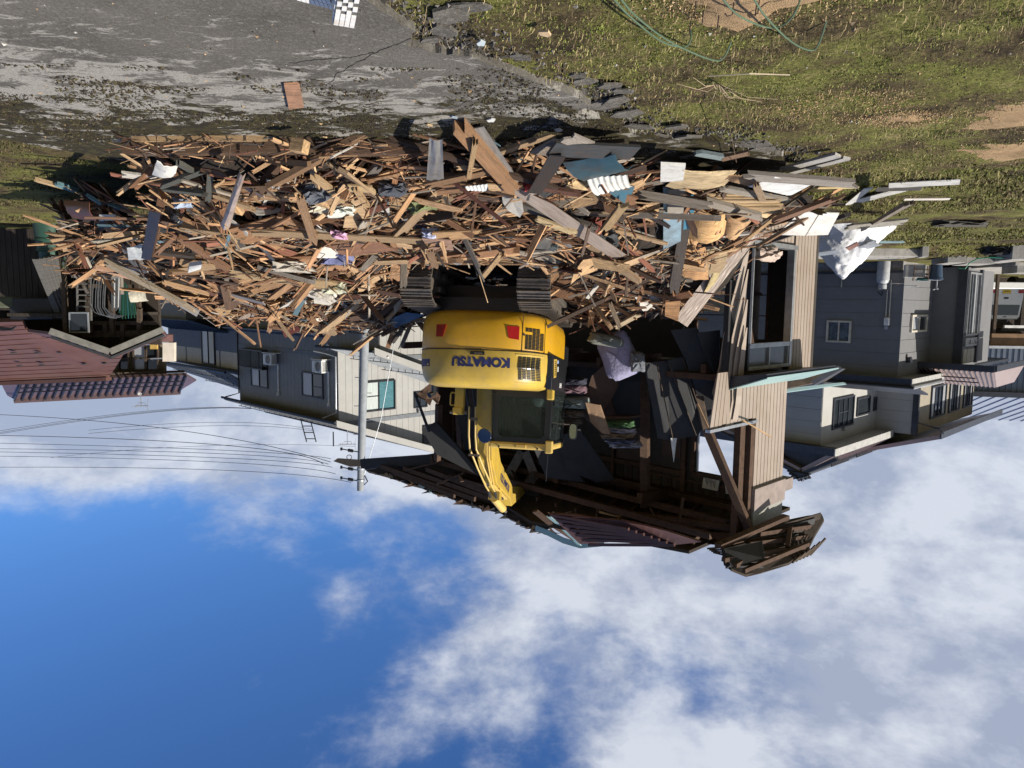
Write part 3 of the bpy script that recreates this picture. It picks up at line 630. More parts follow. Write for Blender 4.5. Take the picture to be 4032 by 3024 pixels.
wire([(1405, 1900), (1000, 1860), (600, 1843), (-100, 1840)], [Yp, 26, 28, 31], .009, 'highest power line, reaching the top of the utility pole')
wire([(1340, 1866), (1000, 1830), (600, 1808), (-100, 1795)], [Yp, 26, 28, 31], .009, 'second highest of the power lines at the pole')
wire([(1325, 1840), (1000, 1812), (600, 1792), (-100, 1778)], [Yp, 26, 28, 31], .009, 'third power line down, beside the splintered eave tip')
wire([(1310, 1828), (1000, 1795), (600, 1777), (-100, 1766)], [Yp, 26, 28, 31], .009, 'fourth power line down below the pole insulators')
wire([(1320, 1805), (1000, 1785), (600, 1757), (-100, 1744)], [Yp, 26, 28, 31], .009, 'fifth power line down, meeting the lowest insulator')
wire([(1300, 1815), (1000, 1750), (600, 1679), (300, 1648), (-100, 1630)], [Yp, 26.5, 29, 31, 34], .011, 'thick cable slanting down from the pole across the thinner lines')
wire([(1290, 1825), (1000, 1778), (600, 1725), (-100, 1715)], [Yp, 26, 28, 31], .012, 'cable slanting from the pole just above the thick slanting one')
for k, dy in enumerate((0, 7, 12)):
    wire([(1000, 1608+dy*.1), (700, 1609+dy*.4), (400, 1640+dy*.8), (-100, 1712+dy)], [36, 36, 36, 36], .009, ['thin service wire low over the brown roof, lowest of three', 'middle of the three thin service wires over the brown roof', 'upper of the three thin service wires over the brown roof'][k])
for k, dy in enumerate((0, 13)):
    wire([(1230, 1690+dy*.4), (1000, 1668+dy), (700, 1664+dy), (350, 1695+dy)], [36, 37, 38, 39], .009, ['thin wire sagging behind the grey house roof', 'thin wire sagging just above its twin behind the grey house'][k])
wire([(1400, 1990-230), (1000, 1745), (600, 1772), (200, 1800)], [40, 41, 42, 44], .008, 'faint distant wire behind the power lines')
MB().tube([at(1556, 1330, 23.5), at(1500, 1650, 23.8), pole_t+Vector((-.05, 0, -.25))], .011, 5).build('guy_wire', M_galv, label='steel guy wire running down from the utility pole', cat='guy wire')
MB().lathe([(.01, -.05), (.05, 0), (.01, .05)], at(1527, 1405, 23.6), 10).build('guy_wire_marker', M_white, label='small white bead on the guy wire', cat='wire marker')
# ---------------------------------------------------------------- red roofed shed and the brown roofed house behind it
M_red = mat('red_metal_tiles', (.125, .060, .047), .5, .1, .25, 1.2, .12, 8, dirt=(.085, .056, .05), dirt_scale=.6, dirt_amt=.8)
M_brn = mat('purple_brown_roof', (.145, .095, .095), .35, .35, .15, 2)
M_dwood = mat('dark_shed_wood', (.045, .035, .028), .9, 0, .5, 4, .4, stretch=(6, 6, .6))
M_pale_edge = mat('weathered_barge', (.13, .125, .11), .7, 0, .35, 5)
def rel(ps, o): return [Vector(p)-o for p in ps]
def red_shed():
    o = Vector((8.8, 19.0, 0)); t = empty('red_roofed_shed', o, 0, 'open fronted timber shed with red metal tile roof', 'shed')
    zz = lambda x, y, Y: at(x/2.765, 1250+y/2.765, Y)
    # main slope
    E0, E1 = zz(-700, 70, 20.5), zz(285, 38, 20.0); T0, T1 = zz(-700, 740, 25.5), zz(1180, 660, 24.2); V1 = zz(1350, 388, 22.4)
    rs = MB().prism(rel([zz(-700, 60, 20.5), zz(240, 35, 20.0), zz(290, 155, 20.6), zz(1345, 400, 22.2), zz(1180, 660, 24.2), zz(-700, 738, 25.5)], o), (0, 0.05, -.08)).build('roof', M_red, t)
    n = 14
    L0, L1 = zz(-700, 60, 20.5)-o, zz(-700, 738, 25.5)-o
    def right(f):                       # right-hand end of each course, on the verge or the valley
        y = 35+(660-35)*f
        if y < 155: x = 240+(y-35)/120*50; Y = 20.0+.6*(y-35)/120
        elif y < 400: x = 290+(y-155)/245*1055; Y = 20.6+1.6*(y-155)/245
        else: x = 1345-(y-400)/260*165; Y = 22.2+2.0*(y-400)/260
        return zz(x, y, Y)-o
    for i in range(n):
        f0, f1 = i/n, (i+1)/n; a, d = L0.lerp(L1, f0), L0.lerp(L1, f1); b, c = right(f0), right(f1); u = Vector((0, -.012, .026)); u2 = Vector((0, -.004, .010))
        MB().add([a, b, c, d, a+u, b+u, c+u2, d+u2], [(3, 2, 1, 0), (4, 5, 6, 7), (0, 1, 5, 4), (1, 2, 6, 5), (2, 3, 7, 6), (3, 0, 4, 7)]).build('tile_course', M_red, rs)
    for x, y, Y in [(150, 383, 22.3), (412, 380, 22.3), (655, 380, 22.3), (215, 522, 23.2), (455, 515, 23.2), (915, 505, 23.1), (1140, 500, 23.1)]:
        p = zz(x, y, Y-.25)-o; MB().box(p, (.12, .14, .03)).build('snow_clip', M_rdark, rs)
    MB().tube(rel([zz(0, 110, 19.9), zz(120, 120, 19.9), zz(180, 92, 19.9), zz(130, 135, 19.9), zz(0, 130, 19.9)], o), .025, 6).build('snow_bar', M_frame, rs)
    MB().beam(zz(-700, 745, 25.4)-o, zz(1185, 668, 24.1)-o, .25, .12).build('ridge_cap', M_red, rs)
    # cross gable facing the yard: red near slope, pale barge boards
    a, ap, b = zz(560, 190, 17.6), zz(1210, 415, 18.2), zz(1785, 170, 19.0); back = zz(1345, 402, 22.3)
    vl = zz(300, 155, 20.4)
    gs = MB().prism(rel([a, ap, back, vl], o), (0, 0.02, -.07)).build('gable_roof', M_red, t)
    bk2 = b+(back-ap)
    MB().prism(rel([b, bk2, back, ap], o), (0, .02, -.07)).build('gable_roof_slope', M_red, gs)
    for i in range(1, 7):
        f = i/7; MB().beam(a.lerp(ap, f)-o+Vector((0, 0, .02)), vl.lerp(back, f)-o+Vector((0, 0, .02)), .05, .03).build('roof_seam', M_red, gs)
    up = Vector((0, -.06, -.1))
    MB().beam(a-o+up, ap-o+up, .10, .15).build('barge_board', M_pale_edge, t); MB().beam(ap-o+up, b-o+up, .10, .15).build('barge_board', M_pale_edge, t)
    up = Vector((0, -.03, .045)); MB().beam(a-o+up, ap-o+up, .16, .06).build('barge_cap', M_frame, t); MB().beam(ap-o+up, b-o+up, .16, .06).build('barge_cap', M_frame, t)
    # gable infill and posts
    def P(x, y, Y): return zz(x, y, Y)-o
    gx0, gx1 = P(740, 200, 18.4), P(1700, 190, 19.2)
    gf = MB().prism([P(700, 190, 19), P(1210, 385, 19.0), P(1740, 165, 19.6), P(1740, 90, 19.6), P(700, 110, 19)], (0, .05, 0)).build('gable_wall', M_dwood, t)
    for i, (x0, y0, x1, y1) in enumerate([(700, 168, 1720, 160), (900, 195, 1560, 190), (720, 60, 1700, 60), (940, 110, 940, 290), (1150, 60, 1150, 350), (1340, 60, 1340, 310), (1520, -100, 1520, 220)]):
        MB().beam(P(x0, y0, 18.75), P(x1, y1, 19.0), .1, .1, (0, 1, 0)).build('gable_timber', M_owood, t)
    # posts: photo columns
    for x, Y in ((262, 18.6), (355, 18.7), (445, 18.8), (550, 19.0)):
        top = at(x, 1315, Y)-o; MB().beam((top.x, top.y, -.25), top, .11, .11, (1, 0, 0)).build('post', M_owood, t)
    for z0 in (.55, 1.3):
        MB().beam(Vector((at(262, 1200, 18.9).x, 18.75, z0))-o, Vector((at(600, 1200, 19.1).x, 19.1, z0))-o, .06, .10).build('rail', M_owood, t)
    # dark back and side walls
    xa, xb = at(270, 1200, 18.9).x, at(-250, 1200, 20).x
    bw = MB().b2((at(620, 1200, 22.5).x-o.x, 3.6, -.3), (xb-o.x+3, 3.7, 3.0)).build('back_wall', M_dwood, t)
    for i in range(22):
        x = at(620, 1200, 22.5).x-o.x+i*.42; MB().b2((x, 3.54, -.3), (x+.38, 3.595, 2.3)).build('wall_plank', M_dwood, t)
    for i in range(12):
        xx = at(200-i*24, 1150, 20).x-o.x; MB().b2((xx, 1.0, -.3), (xx+.15, 1.05, 1.95)).build('wall_plank', M_dwood, t)
    MB().b2((at(330, 1150, 21).x-o.x, 1.1, -.3), (at(-250, 1150, 21).x-o.x+2, 1.15, 1.9)).build('side_wall', M_dwood, t)
    MB().b2((at(620, 1200, 22.5).x-o.x, -.4, 2.0), (at(250, 1150, 21).x-o.x, 3.6, 2.08)).build('loft_floor', M_dwood, t)
    rib = MB()
    for i in range(7): rib.tube([P(-100, -205+i*13, 19.0), P(235, -205+i*13, 19.2)], .05, 6)
    rib.build('corrugated_skirt', mat('mossy_corrugated', (.08, .09, .06), .6), t)
    return o, zz
shed_o, szz = red_shed()
# things stored in the shed front
def lean(name, pix0, pix1, Y0, Y1, w, h, m, lab, cat, group=None):
    a, b = at(*pix0, Y0), at(*pix1, Y1); a.z = max(a.z, -.24)
    MB().beam((0, 0, 0), b-a, w, h, (0, 1, 0)).build(name, m, loc=a, label=lab, cat=cat, group=group)
M_gplank = mat('grey_plank', (.10, .096, .09), .9, 0, .3, 3, .3, stretch=(2, 2, 12))
ladder_thing(at(330, 1060, 18.3), at(332, 1262, 18.3), .34, 9, .028, M_gplank, 'weathered wooden ladder standing in the shed front', (1, 0, 0))
for k, (x0, x1) in enumerate([(235, 140), (246, 158), (252, 176), (258, 190), (262, 206), (250, 214)]):
    lean('leaning_plank', (x1, 1020-k*3), (x0, 1250-k*4), 18.0+k*.05, 18.9+k*.03, .16, .03, M_gplank, ['long grey plank leaning on the shed post, outermost', 'second long grey plank in the stack leaning on the shed post', 'third long grey plank in the stack leaning on the shed post', 'fourth long grey plank in the stack leaning on the shed post', 'fifth long grey plank in the stack leaning on the shed post', 'innermost long grey plank leaning on the shed post'][k], 'plank', 'planks leaning on the shed post')
M_pipe = mat('bent_steel_pipe', (.17, .172, .175), .35, .7)
for k in range(8):
    x = 366+k*7+(k*k*5) % 7; h1 = 1245-abs(k-4)*3
    a = at(x+8, 1065, 18.2+.02*k); pts = [a, at(x-1, 1150, 18.2+.02*k), at(x-3, 1210, 18.2+.02*k), at(x+6+k*2, h1-4, 18.25+.02*k), at(x+26+k*3, h1+6, 18.3+.02*k), at(x+52+k*3, h1+8, 18.35+.02*k)]
    MB().tube(pts, .010, 6).build('bent_pipe', M_pipe, label='bent grey steel hoop pipe hung in the bundle under the shed gable', cat='pipe', group='bent pipes hanging in the shed', smooth=True)
for k in range(7):
    lean('straight_pole', (440+k*6, 1075), (442+k*5, 1225-7*k % 20), 18.3, 18.4, .022, .022, [M_pipe, M_gplank, M_white][k % 3], 'straight pole standing upright beside the bent pipes', 'pole', 'straight poles standing in the shed')
M_gpole = mat('green_garden_pole', (.015, .06, .033), .4)
for k in range(12):
    lean('green_pole', (468+k*5, 1085+k*6), (470+k*6, 1232+(k*37 % 25)), 18.4, 18.6, .02, .02, M_gpole if k % 3 else mat('teal_garden_pole', (.02, .09, .085), .4), 'green plastic garden pole in the bundle at the end of the shed', 'pole', 'green poles bundled in the shed')
t = empty('sliding_window_frame', at(310, 1230, 18.2), 0, 'white framed window sash leaning in the shed front', 'window frame')
q = t.location
for a, b in (((273, 1232), (348, 1232)), ((273, 1308), (348, 1308)), ((274, 1230), (276, 1310)), ((346, 1230), (350, 1310))): MB().beam(at(*a, 18.2)-q, at(*b, 18.2)-q, .03, .04, (0, 1, 0)).build('rail', M_galv, t)
MB().prism([at(275, 1234, 18.2)-q, at(347, 1234, 18.2)-q, at(348, 1306, 18.2)-q, at(276, 1306, 18.2)-q], (0, .01, 0)).build('pane', M_glass, t)
MB().box((0, 0, 0), (1.1, .6, .55)).build('storage_box', M_frame, loc=at(150, 1215, 19.4), label='dark box stored on the ledge inside the shed', cat='box', bevel=.02)
def brown_house():
    o = Vector((9.5, 28, 0)); t = empty('brown_roofed_house', o, 0, 'house with purple brown seamed metal roof behind the red shed', 'house'); zz = szz
    P = lambda x, y, Y: zz(x, y, Y)-o
    r = MB().prism([P(205, 700, 29), P(2030, 628, 30.5), P(1955, 805, 33.5), P(160, 895, 32.0)], (0, .05, -.1)).build('roof', M_brn, t)
    MB().prism([P(1955, 805, 33.5), P(2030, 628, 30.5), P(2135, 690, 32.0), P(1985, 780, 33.3)], (0, .05, -.05)).build('roof_hip', M_brn, r)
    n = 22
    for i in range(n+1):
        f = i/n; a, b = P(240, 700, 28.9).lerp(P(2030, 628, 30.4), f), P(160, 895, 31.9).lerp(P(1955, 805, 33.4), f)
        MB().beam(a+Vector((0, -.03, .04)), b+Vector((0, -.03, .04)), .06, .07).build('roof_seam', M_frame, r)
    for k, f in enumerate((.18, .42)):
        a, b = P(240, 700, 28.9).lerp(P(160, 895, 31.9), f), P(2030, 628, 30.4).lerp(P(1955, 805, 33.4), f)
        MB().tube([a+Vector((0, -.06, .11)), b+Vector((0, -.06, .11))], .025, 6).build('snow_bar', M_frame, r)
    MB().beam(P(165, 905, 32), P(1960, 812, 33.5), .3, .2).build('ridge_cap', M_brn, r)
    MB().prism([P(5, 708, 29.5), P(205, 702, 29), P(160, 895, 32), P(78, 850, 31.5)], (0, .05, -.06)).build('hip_end', M_brn, r)
    # wall under the eaves with shoji windows
    MB().prism([P(1150, 400, 30.8), P(1790, 280, 31.2), P(1790, 640, 31.2), P(1150, 660, 30.8)], (0, .2, 0)).build('wall', mat('sand_plaster', (.20, .17, .12), .85), t)
    MB().prism([P(1000, 635, 29.6), P(2000, 600, 30.8), P(2000, 575, 30.8), P(1000, 610, 29.6)], (0, .1, 0)).build('eave_board', M_owood, t)
    for x0, x1, m_ in ((1290, 1400, M_glass), (1452, 1582, M_curtain), (1590, 1720, M_glass)):
        w = MB().beam(P(x0, 300, 30.6), P(x0, 580, 30.6), .06, .06, (0, 1, 0)).beam(P(x1, 300, 30.6), P(x1, 580, 30.6), .06, .06, (0, 1, 0)).beam(P(x0, 575, 30.6), P(x1, 570, 30.6), .06, .06, (0, 1, 0)).beam(P(x0, 450, 30.6), P(x1, 445, 30.6), .05, .05, (0, 1, 0)).build('window', M_owood, t)
        MB().prism([P(x0+8, 300, 30.65), P(x1-8, 300, 30.65), P(x1-8, 570, 30.65), P(x0+8, 570, 30.65)], (0, .02, 0)).build('pane', m_, w)
    MB().prism([P(1770, 275, 29.5), P(1895, 275, 29.6), P(1895, 480, 29.6), P(1770, 480, 29.5)], (0, .2, 0)).build('plaster_wing', M_beige, t)
    MB().beam(P(1640, 450, 30.3), P(1770, 445, 30.3), .05, .05).build('balcony_rail', M_galv, t)
    lp = MB().box(P(1677, 315, 30.2), (.28, .1, .22)).build('porch_lamp', mat('amber_lamp', (.55, .36, .10), .4), t)
    lr = MB().prism([P(1600, 275, 28.5), P(1880, 265, 29), P(1880, 190, 28.5), P(1750, 190, 28)], (0, .05, -.03)).build('lower_roof', M_red, t)
    return t
brown_house()
aerial(556, 1585, 1597, .62, 33, 'small tv aerial above the brown roof')
MB().beam(at(545, 1555, 33), at(560, 1520, 33), .07, .1).beam(at(553, 1557, 33), at(568, 1525, 33), .03, .03).build('ridge_bracket', M_white, label='white bracket standing on the brown roof below the aerial', cat='bracket')
# ---------------------------------------------------------------- grey siding house on the other side
M_hsid = mat('slate_siding', (.15, .152, .158), .65, 0, .1, 1.5, .08, 30, dirt=(.12, .121, .126), dirt_scale=.7)
M_hwall = mat('light_plaster', (.36, .355, .335), .8, 0, .08, 1.5, .1, 60)
M_fas = mat('navy_fascia', (.04, .045, .058), .45, .2)
M_soff = mat('grey_soffit', (.36, .355, .34), .7)
M_pink = mat('pinkish_metal_roof', (.30, .235, .225), .4, .3, .12, 3)
M_cream = mat('cream_frame', (.52, .48, .40), .5)
def right_house():
    l1 = at(3545, 1300, 23); L = Frame(l1); h = empty('slate_sided_house', (l1.x, l1.y, 0), R(45), 'two storey slate siding house with tiled ridge beside the wreck', 'house')
    A = Wall('A', 0, h); B = Wall('B', 0, h); zt = 3.9; zb = .55
    MB().b2((0, 0, zb), (14, 9, zt)).build('wall', M_hsid, h)
    MB().b2((.06, .06, -.3), (14, 9, zb-.002)).build('foundation', M_conc, h)
    MB().b2((-.02, -.02, zb-.06), (14, 0, zb+.02)).build('base_flashing', M_fas, h)
    A.boards('siding_board', 0.0, 14, zb+.02, zt, 8, M_hsid, vertical=False); B.boards('siding_board', 0.0, 2.97, zb+.02, zt, 8, M_hsid, vertical=False)
    MB().b2((-.03, -.03, zb), (.03, .03, zt)).build('corner_trim', M_hsid, h)
    A.window(1.46, 2.25, 2.08, 2.80, M_cream, 2, gms=[mat('lace_glass', (.09, .12, .15), .1, 0, .6, 7, spec=.7)]*2, o=.03)
    A.window(2.72, 3.4, .62, 2.78, M_cream, 1, gm=M_curtain, o=.03)
    for i in range(5): A.part('shutter_rail', 2.78, 3.34, .95+i*.36, 1.0+i*.36, .045, .06, M_cream)
    B.window(.80, 2.35, 1.86, 2.42, M_cream, 2, gms=[M_curtain, M_glass])
    MB().tube([B.P(.72, 3.3, .02), B.P(.72, 3.28, .16)], [.09, .11], 12).build('vent_hood', M_fas, h, smooth=True)
    # porch wing
    A2 = Wall('A', 2.97, h); B2 = Wall('B', -.98, h)
    MB().b2((-.98, 2.98, .3), (0, 6.5, 3.55)).build('porch_wall', M_hsid, h)
    MB().b2((-1.02, 2.9, .3), (-.75, 2.975, 3.5)).build('porch_post', M_fas, h); MB().b2((-1.06, 4.55, .3), (-.98, 4.75, 3.5)).build('porch_post', M_fas, h)
    B2.window(3.15, 4.55, .45, 2.55, M_alum, 4, gms=[M_frame, M_glass, M_curtain, M_frame], o=.01)
    B2.window(3.15, 4.55, 2.62, 2.9, M_alum, 2, gms=[M_curtain, M_curtain], o=.01)
    for i in range(3): B2.part('transom_panel', 3.18+i*.46, 3.6+i*.46, 3.0, 3.46, .002, .02, M_hwall)
    pr = roof_plane('porch_roof', h, [(-2.2, 1.9, 3.60), (.15, 1.9, 3.60), (.0, 3.5, 4.2), (-1.95, 3.5, 4.2)], M_pink, .08, 16, rib_h=.03, rib_w=.03)
    MB().b2((-2.2, 1.84, 3.40), (.15, 1.9, 3.60)).build('porch_fascia', M_fas, pr); roof_plane('porch_roof_side', pr, [(-2.2, 1.9, 3.60), (-2.2, 6.0, 3.6), (-1.95, 6.0, 4.2), (-1.95, 3.5, 4.2)], M_pink, .06)
    MB().b2((-2.25, 1.9, 3.40), (-2.2, 6.0, 3.58)).build('porch_eave', M_fas, pr)
    for i in range(2): MB().tube([(-1.6, 2.3+.45*i, 3.86+.17*i), (-.4, 2.3+.45*i, 3.86+.17*i)], .02, 5).build('snow_guard', M_frame, pr)
    # pent roof between the storeys
    o = .6
    er = MB().prism([(-o, -o, zt-.08), (14, -o, zt-.08), (14, 1.4, zt+.45), (2.0, 2.0, zt+.5), (-o, 9, zt-.08)], (0, 0, .02)).build('pent_roof', M_fas, h)
    MB().b2((-o, -o-.03, zt-.13), (14, -o, zt+.1)).build('fascia', M_fas, er); MB().b2((-o-.03, -o-.03, zt-.13), (-o, 2.6, zt+.1)).build('fascia', M_soff, er)
    MB().b2((-o+.01, -o+.01, zt-.1), (14, 8, zt-.085)).build('soffit', M_hsid, er)
    roof_plane('pent_slope', er, [(-o, -o, zt+.08), (14, -o, zt+.08), (14, 1.1, zt+.5), (-o, 1.1, zt+.5)], M_fas, .05)
    for i in range(9): MB().b2((.2+i*.62, -o-.08, zt+.12), (.42+i*.62, -o-.05, zt+.15)).build('gutter_clip', M_white, er)
    MB().tube([(-o-.1, -o-.1, zt+.12), (14, -o-.1, zt+.12)], .05, 6).build('gutter', M_frame, er); MB().tube([(-o-.08, -o-.1, zt+.12), (-o-.08, 2.4, zt+.12)], .05, 6).build('gutter', M_galv, er)
    # upper storey, stepped
    ux, uy, ue = 2.6, .8, 6.5; ix = 2.62; wy = 6.0; wx = 1.12
    MB().b2((ux, uy, zt-.1), (14, 9, ue)).build('upper_wall', M_hwall, h)
    UA = Wall('A', uy, h); UB = Wall('B', ux, h)
    UA.boards('siding_board', ux, 14, zt, ue, 6, M_hwall, vertical=False)
    MB().prism([UB.P(uy, zt, .001), UB.P(wy, zt, .001), UB.P(wy, ue, .001), UB.P(uy, ue, .001)], (-.02, 0, 0)).build('plaster_face', M_hwall, h)
    B_ = lambda x, y: UBf(3150+x/2.508, 1400+y/2.508)
    def UBf(x, y): return L.B(x, y, ux-.02)
    a, b = B_(310, 700), B_(535, 320); c_, d_ = B_(548, 630), B_(685, 425); e_, f_ = B_(715, 580), B_(748, 452)
    zlo, zhi = 4.88, 6.0
    UB.window(a[0], b[0], zlo, zhi, M_fas, 4, o=.022, hbar=(.25, .75, .5), gm=M_glass)
    UB.window(c_[0], d_[0], 5.05, 5.75, M_fas, 1, o=.022); UB.window(e_[0], f_[0], 5.15, 5.7, M_fas, 1, o=.022)
    q = B_(415, 728); MB().tube([UB.P(q[0], q[1], .02), UB.P(q[0], q[1]-.03, .14)], .06, 8).build('vent_hood', M_galv, h)
    # right wing
    MB().b2((wx, wy, .2), (14, 14.1, ue-.1)).build('rear_wing_wall', M_hsid, h)
    WB = Wall('B', wx, h); Wall('A', wy, h).boards('siding_board', wx, ux, zt, ue, 6, M_hwall, vertical=False)
    MB().prism([WB.P(wy, zt, .001), WB.P(14.05, zt, .001), WB.P(14.05, ue, .001), WB.P(wy, ue, .001)], (-.02, 0, 0)).build('plaster_face', mat('ochre_plaster', (.27, .24, .19), .85, 0, .1, 2), h)
    for u0, u1 in ((7.6, 9.6), (10.1, 11.7), (12.3, 13.7)): WB.window(u0, u1, 4.75, 6.05, M_fas, 4, gms=[M_curtain, M_glass, M_glass, M_curtain], o=.022)
    MB().b2((wx-.08, wy-.06, .2), (wx+.12, wy+.1, ue)).build('corner_post', M_fas, h)
    MB().b2((wx-1.1, wy-.3, zt+.0), (wx-.0, 15, zt+.12)).build('mid_eave', M_fas, h)
    # main roof: ridge along local y, eave over the sunlit faces
    ey = -1.2; sl = .42; ex = ux-.75; rx = 2.95; rz = ue+.12+(rx-ex)*.70
    r = roof_plane('roof', h, [(ex, uy-.6, ue+.12), (ex, wy, ue+.12), (rx, wy, rz), (rx, uy-.6, rz)], M_pink, .14, 10, rib_h=.04, rib_w=.05)
    roof_plane('wing_slope', r, [(wx-1.0, wy-.4, ue-.05), (wx-1.0, 14.9, ue-.05), (rx, 14.9, rz), (rx, wy-.4, rz)], M_pink, .12, 20, rib_h=.04, rib_w=.05)
    roof_plane('far_slope', r, [(rx+3.4, uy-.6, ue-.3), (rx+3.4, 14.9, ue-.3), (rx, 14.9, rz), (rx, uy-.6, rz)], M_pink, .14)
    MB().prism([(ex-.0, uy-.55, ue-.02), (ex, wy+.1, ue-.02), (ux, wy+.1, ue-.02), (ux, uy, ue-.02)], (0, 0, -.02)).build('soffit', M_soff, r)
    MB().b2((ex-.04, uy-.65, ue-.12), (ex, wy-.2, ue+.14)).build('fascia', M_soff, r); MB().b2((ex, uy-.64, ue-.12), (14, uy-.58, ue+.14)).build('fascia', M_fas, r)
    MB().b2((ex, uy-.58, ue-.06), (14, uy, ue-.03)).build('soffit', M_fas, r)
    MB().b2((wx-1.04, wy-.45, ue-.28), (wx-1.0, 14.9, ue-.03)).build('fascia', M_fas, r)
    MB().prism([(ex+.2, uy-.3, ue+.1), (rx+1.4, uy-.3, ue+.1), (rx, uy-.3, rz-.12)], (0, .05, 0)).build('gable_wall', M_fas, r)
    MB().beam((ex-.1, uy-.6, ue+.2), (rx, uy-.62, rz+.04), .2, .12).build('verge_tiles', M_fas, r); MB().beam((rx, uy-.62, rz+.04), (rx+3.3, uy-.6, ue-.2), .2, .12).build('verge_tiles', M_fas, r)
    MB().tube([(rx, uy-.65, rz+.06), (rx, 14.9, rz+.06)], .11, 8).build('ridge_cap', M_fas, r, smooth=True)
    # ornate ridge-end tile
    pts = []
    for k in range(26):
        a_ = math.pi*k/25; rr = .36+.05*math.sin(k*2.1)+.04*math.sin(k*5.3); pts.append((rx-math.cos(a_)*rr*1.05, uy-.8, rz-.05+math.sin(a_)*rr*.8))
    MB().prism(pts, (0, .18, 0)).build('ridge_end_tile', M_fas, r, bevel=.03)
    for k in range(5): MB().lathe([(.02, -.05), (.08, -.02), (.08, .02), (.02, .05)], (rx-.26+.13*k, uy-.82, rz+.04+.06*(2-abs(k-2))), 10).build('tile_scroll', M_fas, r)
    for i in range(5):
        y0 = 2.2+i*2.4; MB().tube([(rx-.25, y0, rz+.02), (rx-.25, y0+1.6, rz+.02)], .03, 6).tube([(rx-.25, y0, rz-.2), (rx-.25, y0, rz+.02)], .025, 5).build('snow_guard', M_frame, r)
    MB().tube([(wx-1.05, wy-.3, ue-.22), (wx-.95, wy-.35, ue-.9+.5), (wx-.1, wy-.1, ue-.5), (wx-.1, wy-.1, zt)], .04, 6).build('downpipe', M_fas, h)
    # tank-side pipes and meter
    MB().b2((.30, -.14, 1.95), (.46, -.03, 2.2)).build('electric_meter', M_white, h, bevel=.02); MB().b2((.34, -.12, 2.22), (.43, -.03, 2.32)).build('meter_socket', M_galv, h)
    for u_ in (.33, .43): MB().tube([(u_, -.06, 1.96), (u_, -.06, 1.1), (u_, -.06, .78 if u_ < .4 else 1.3)], .016, 6).build('conduit', M_cream, h)
    MB().tube([(-.03, -.08, .9), (.35, -.08, .9)], .014, 6).build('conduit', M_cream, h)
    MB().tube([(-.42, -.03, .98), (-.04, -.05, .98)], .02, 6).build('overflow_pipe', M_white, h)
    MB().tube([(1.85, -.05, .6), (1.85, -.06, 1.0)], .018, 6).build('stand_pipe', M_cream, h)
    return h, L
H_right, L_ = right_house()
def gas_tank():
    p = L_.w((.5, -.32, .17)); t = empty('gas_cylinder', p, 0, 'grey gas cylinder standing against the slate siding wall', 'gas cylinder')
    M = mat('grey_cylinder_paint', (.36, .37, .38), .45)
    MB().lathe([(.15, 0), (.18, .03), (.185, .1), (.185, .62), (.16, .70), (.08, .76), (.05, .78)], n=20).build('body', M, t, smooth=True)
    MB().lathe([(.12, .76), (.12, .9), (.11, .9), (.11, .765)], n=16).build('collar', M, t); MB().tube([(0, 0, .78), (0, 0, .88)], .03, 8).build('valve', M_galv, t)
    MB().lathe([(.155, -.04), (.155, .05)], n=18).build('foot_ring', M, t)
    MB().tube([(0, 0, .86), (.1, .1, .9), (.02, .22, .98), (-.12, .26, 1.1), (-.16, .28, .95)], .013, 6).build('hose', M_black, t)
gas_tank()
def bucket(name, p, r0, r1, hgt, m, lab, flip=False):
    b = MB(); z = [(r0, 0), (r1, hgt), (r1+.02, hgt), (r1+.02, hgt-.03), (r1-.012, hgt-.001), (r0-.012, .015)]
    if flip: z = [(a, hgt-c) for a, c in z]
    t = empty(name, p, 0, lab, 'bucket'); MB().lathe(z[:4], n=20).build('tub', m, t, smooth=True)
    MB().tube([((r1+.01)*math.cos(a), .0, (hgt if not flip else .02)+.0+.02*math.sin(a)) for a in np.linspace(0, 3.14, 9)], .01, 5).build('handle', M_galv, t)
M_bbkt = mat('blue_plastic', (.035, .06, .10), .35)
pb = at(3688, 1042, 21.4); bucket('blue_bucket', (pb.x, pb.y, pb.z), .15, .18, .42, M_bbkt, 'dark blue plastic tub standing on end near the house steps')
pb = at(3633, 1088, 21.6); bucket('green_basin', (pb.x, pb.y, pb.z), .12, .16, .12, mat('teal_plastic', (.03, .10, .09), .4), 'small teal basin by the corner of the slate house')
pb = at(3690, 1100, 21.9); MB().tube([pb, pb+Vector((0, 0, .28)), pb+Vector((.1, 0, .3))], .02, 6).lathe([(.05, -.02), (.05, .02)], pb+Vector((0, 0, .28)), 8).build('water_tap', M_galv, label='standpipe water tap above the blue tub', cat='water tap')
pb = at(3600, 1045, 21.5); t = empty('outdoor_cabinet', (pb.x, pb.y, pb.z), R(20), 'small grey cabinet with a shelf standing by the house corner', 'cabinet')
MB().b2((-.27, -.15, -.02), (.25, .15, .34)).build('body', M_soff, t, bevel=.01); MB().b2((-.25, -.156, .0), (.23, -.151, .32)).build('door', mat('grey_door', (.28, .27, .25), .6), t)
pb = at(3625, 1075, 21.4); t = empty('wire_rack', (pb.x, pb.y, pb.z), R(20), 'rusty wire rack holding pots beside the house corner', 'rack')
for x_ in (-.18, .18):
    for y_ in (-.12, .12): MB().tube([(x_, y_, -.2), (x_, y_, .22)], .012, 5).build('leg', mat('rust', (.10, .05, .03), .8), t)
for z_ in (-.1, .1): MB().b2((-.19, -.13, z_), (.19, .13, z_+.015)).build('shelf', MATS['rust'], t)
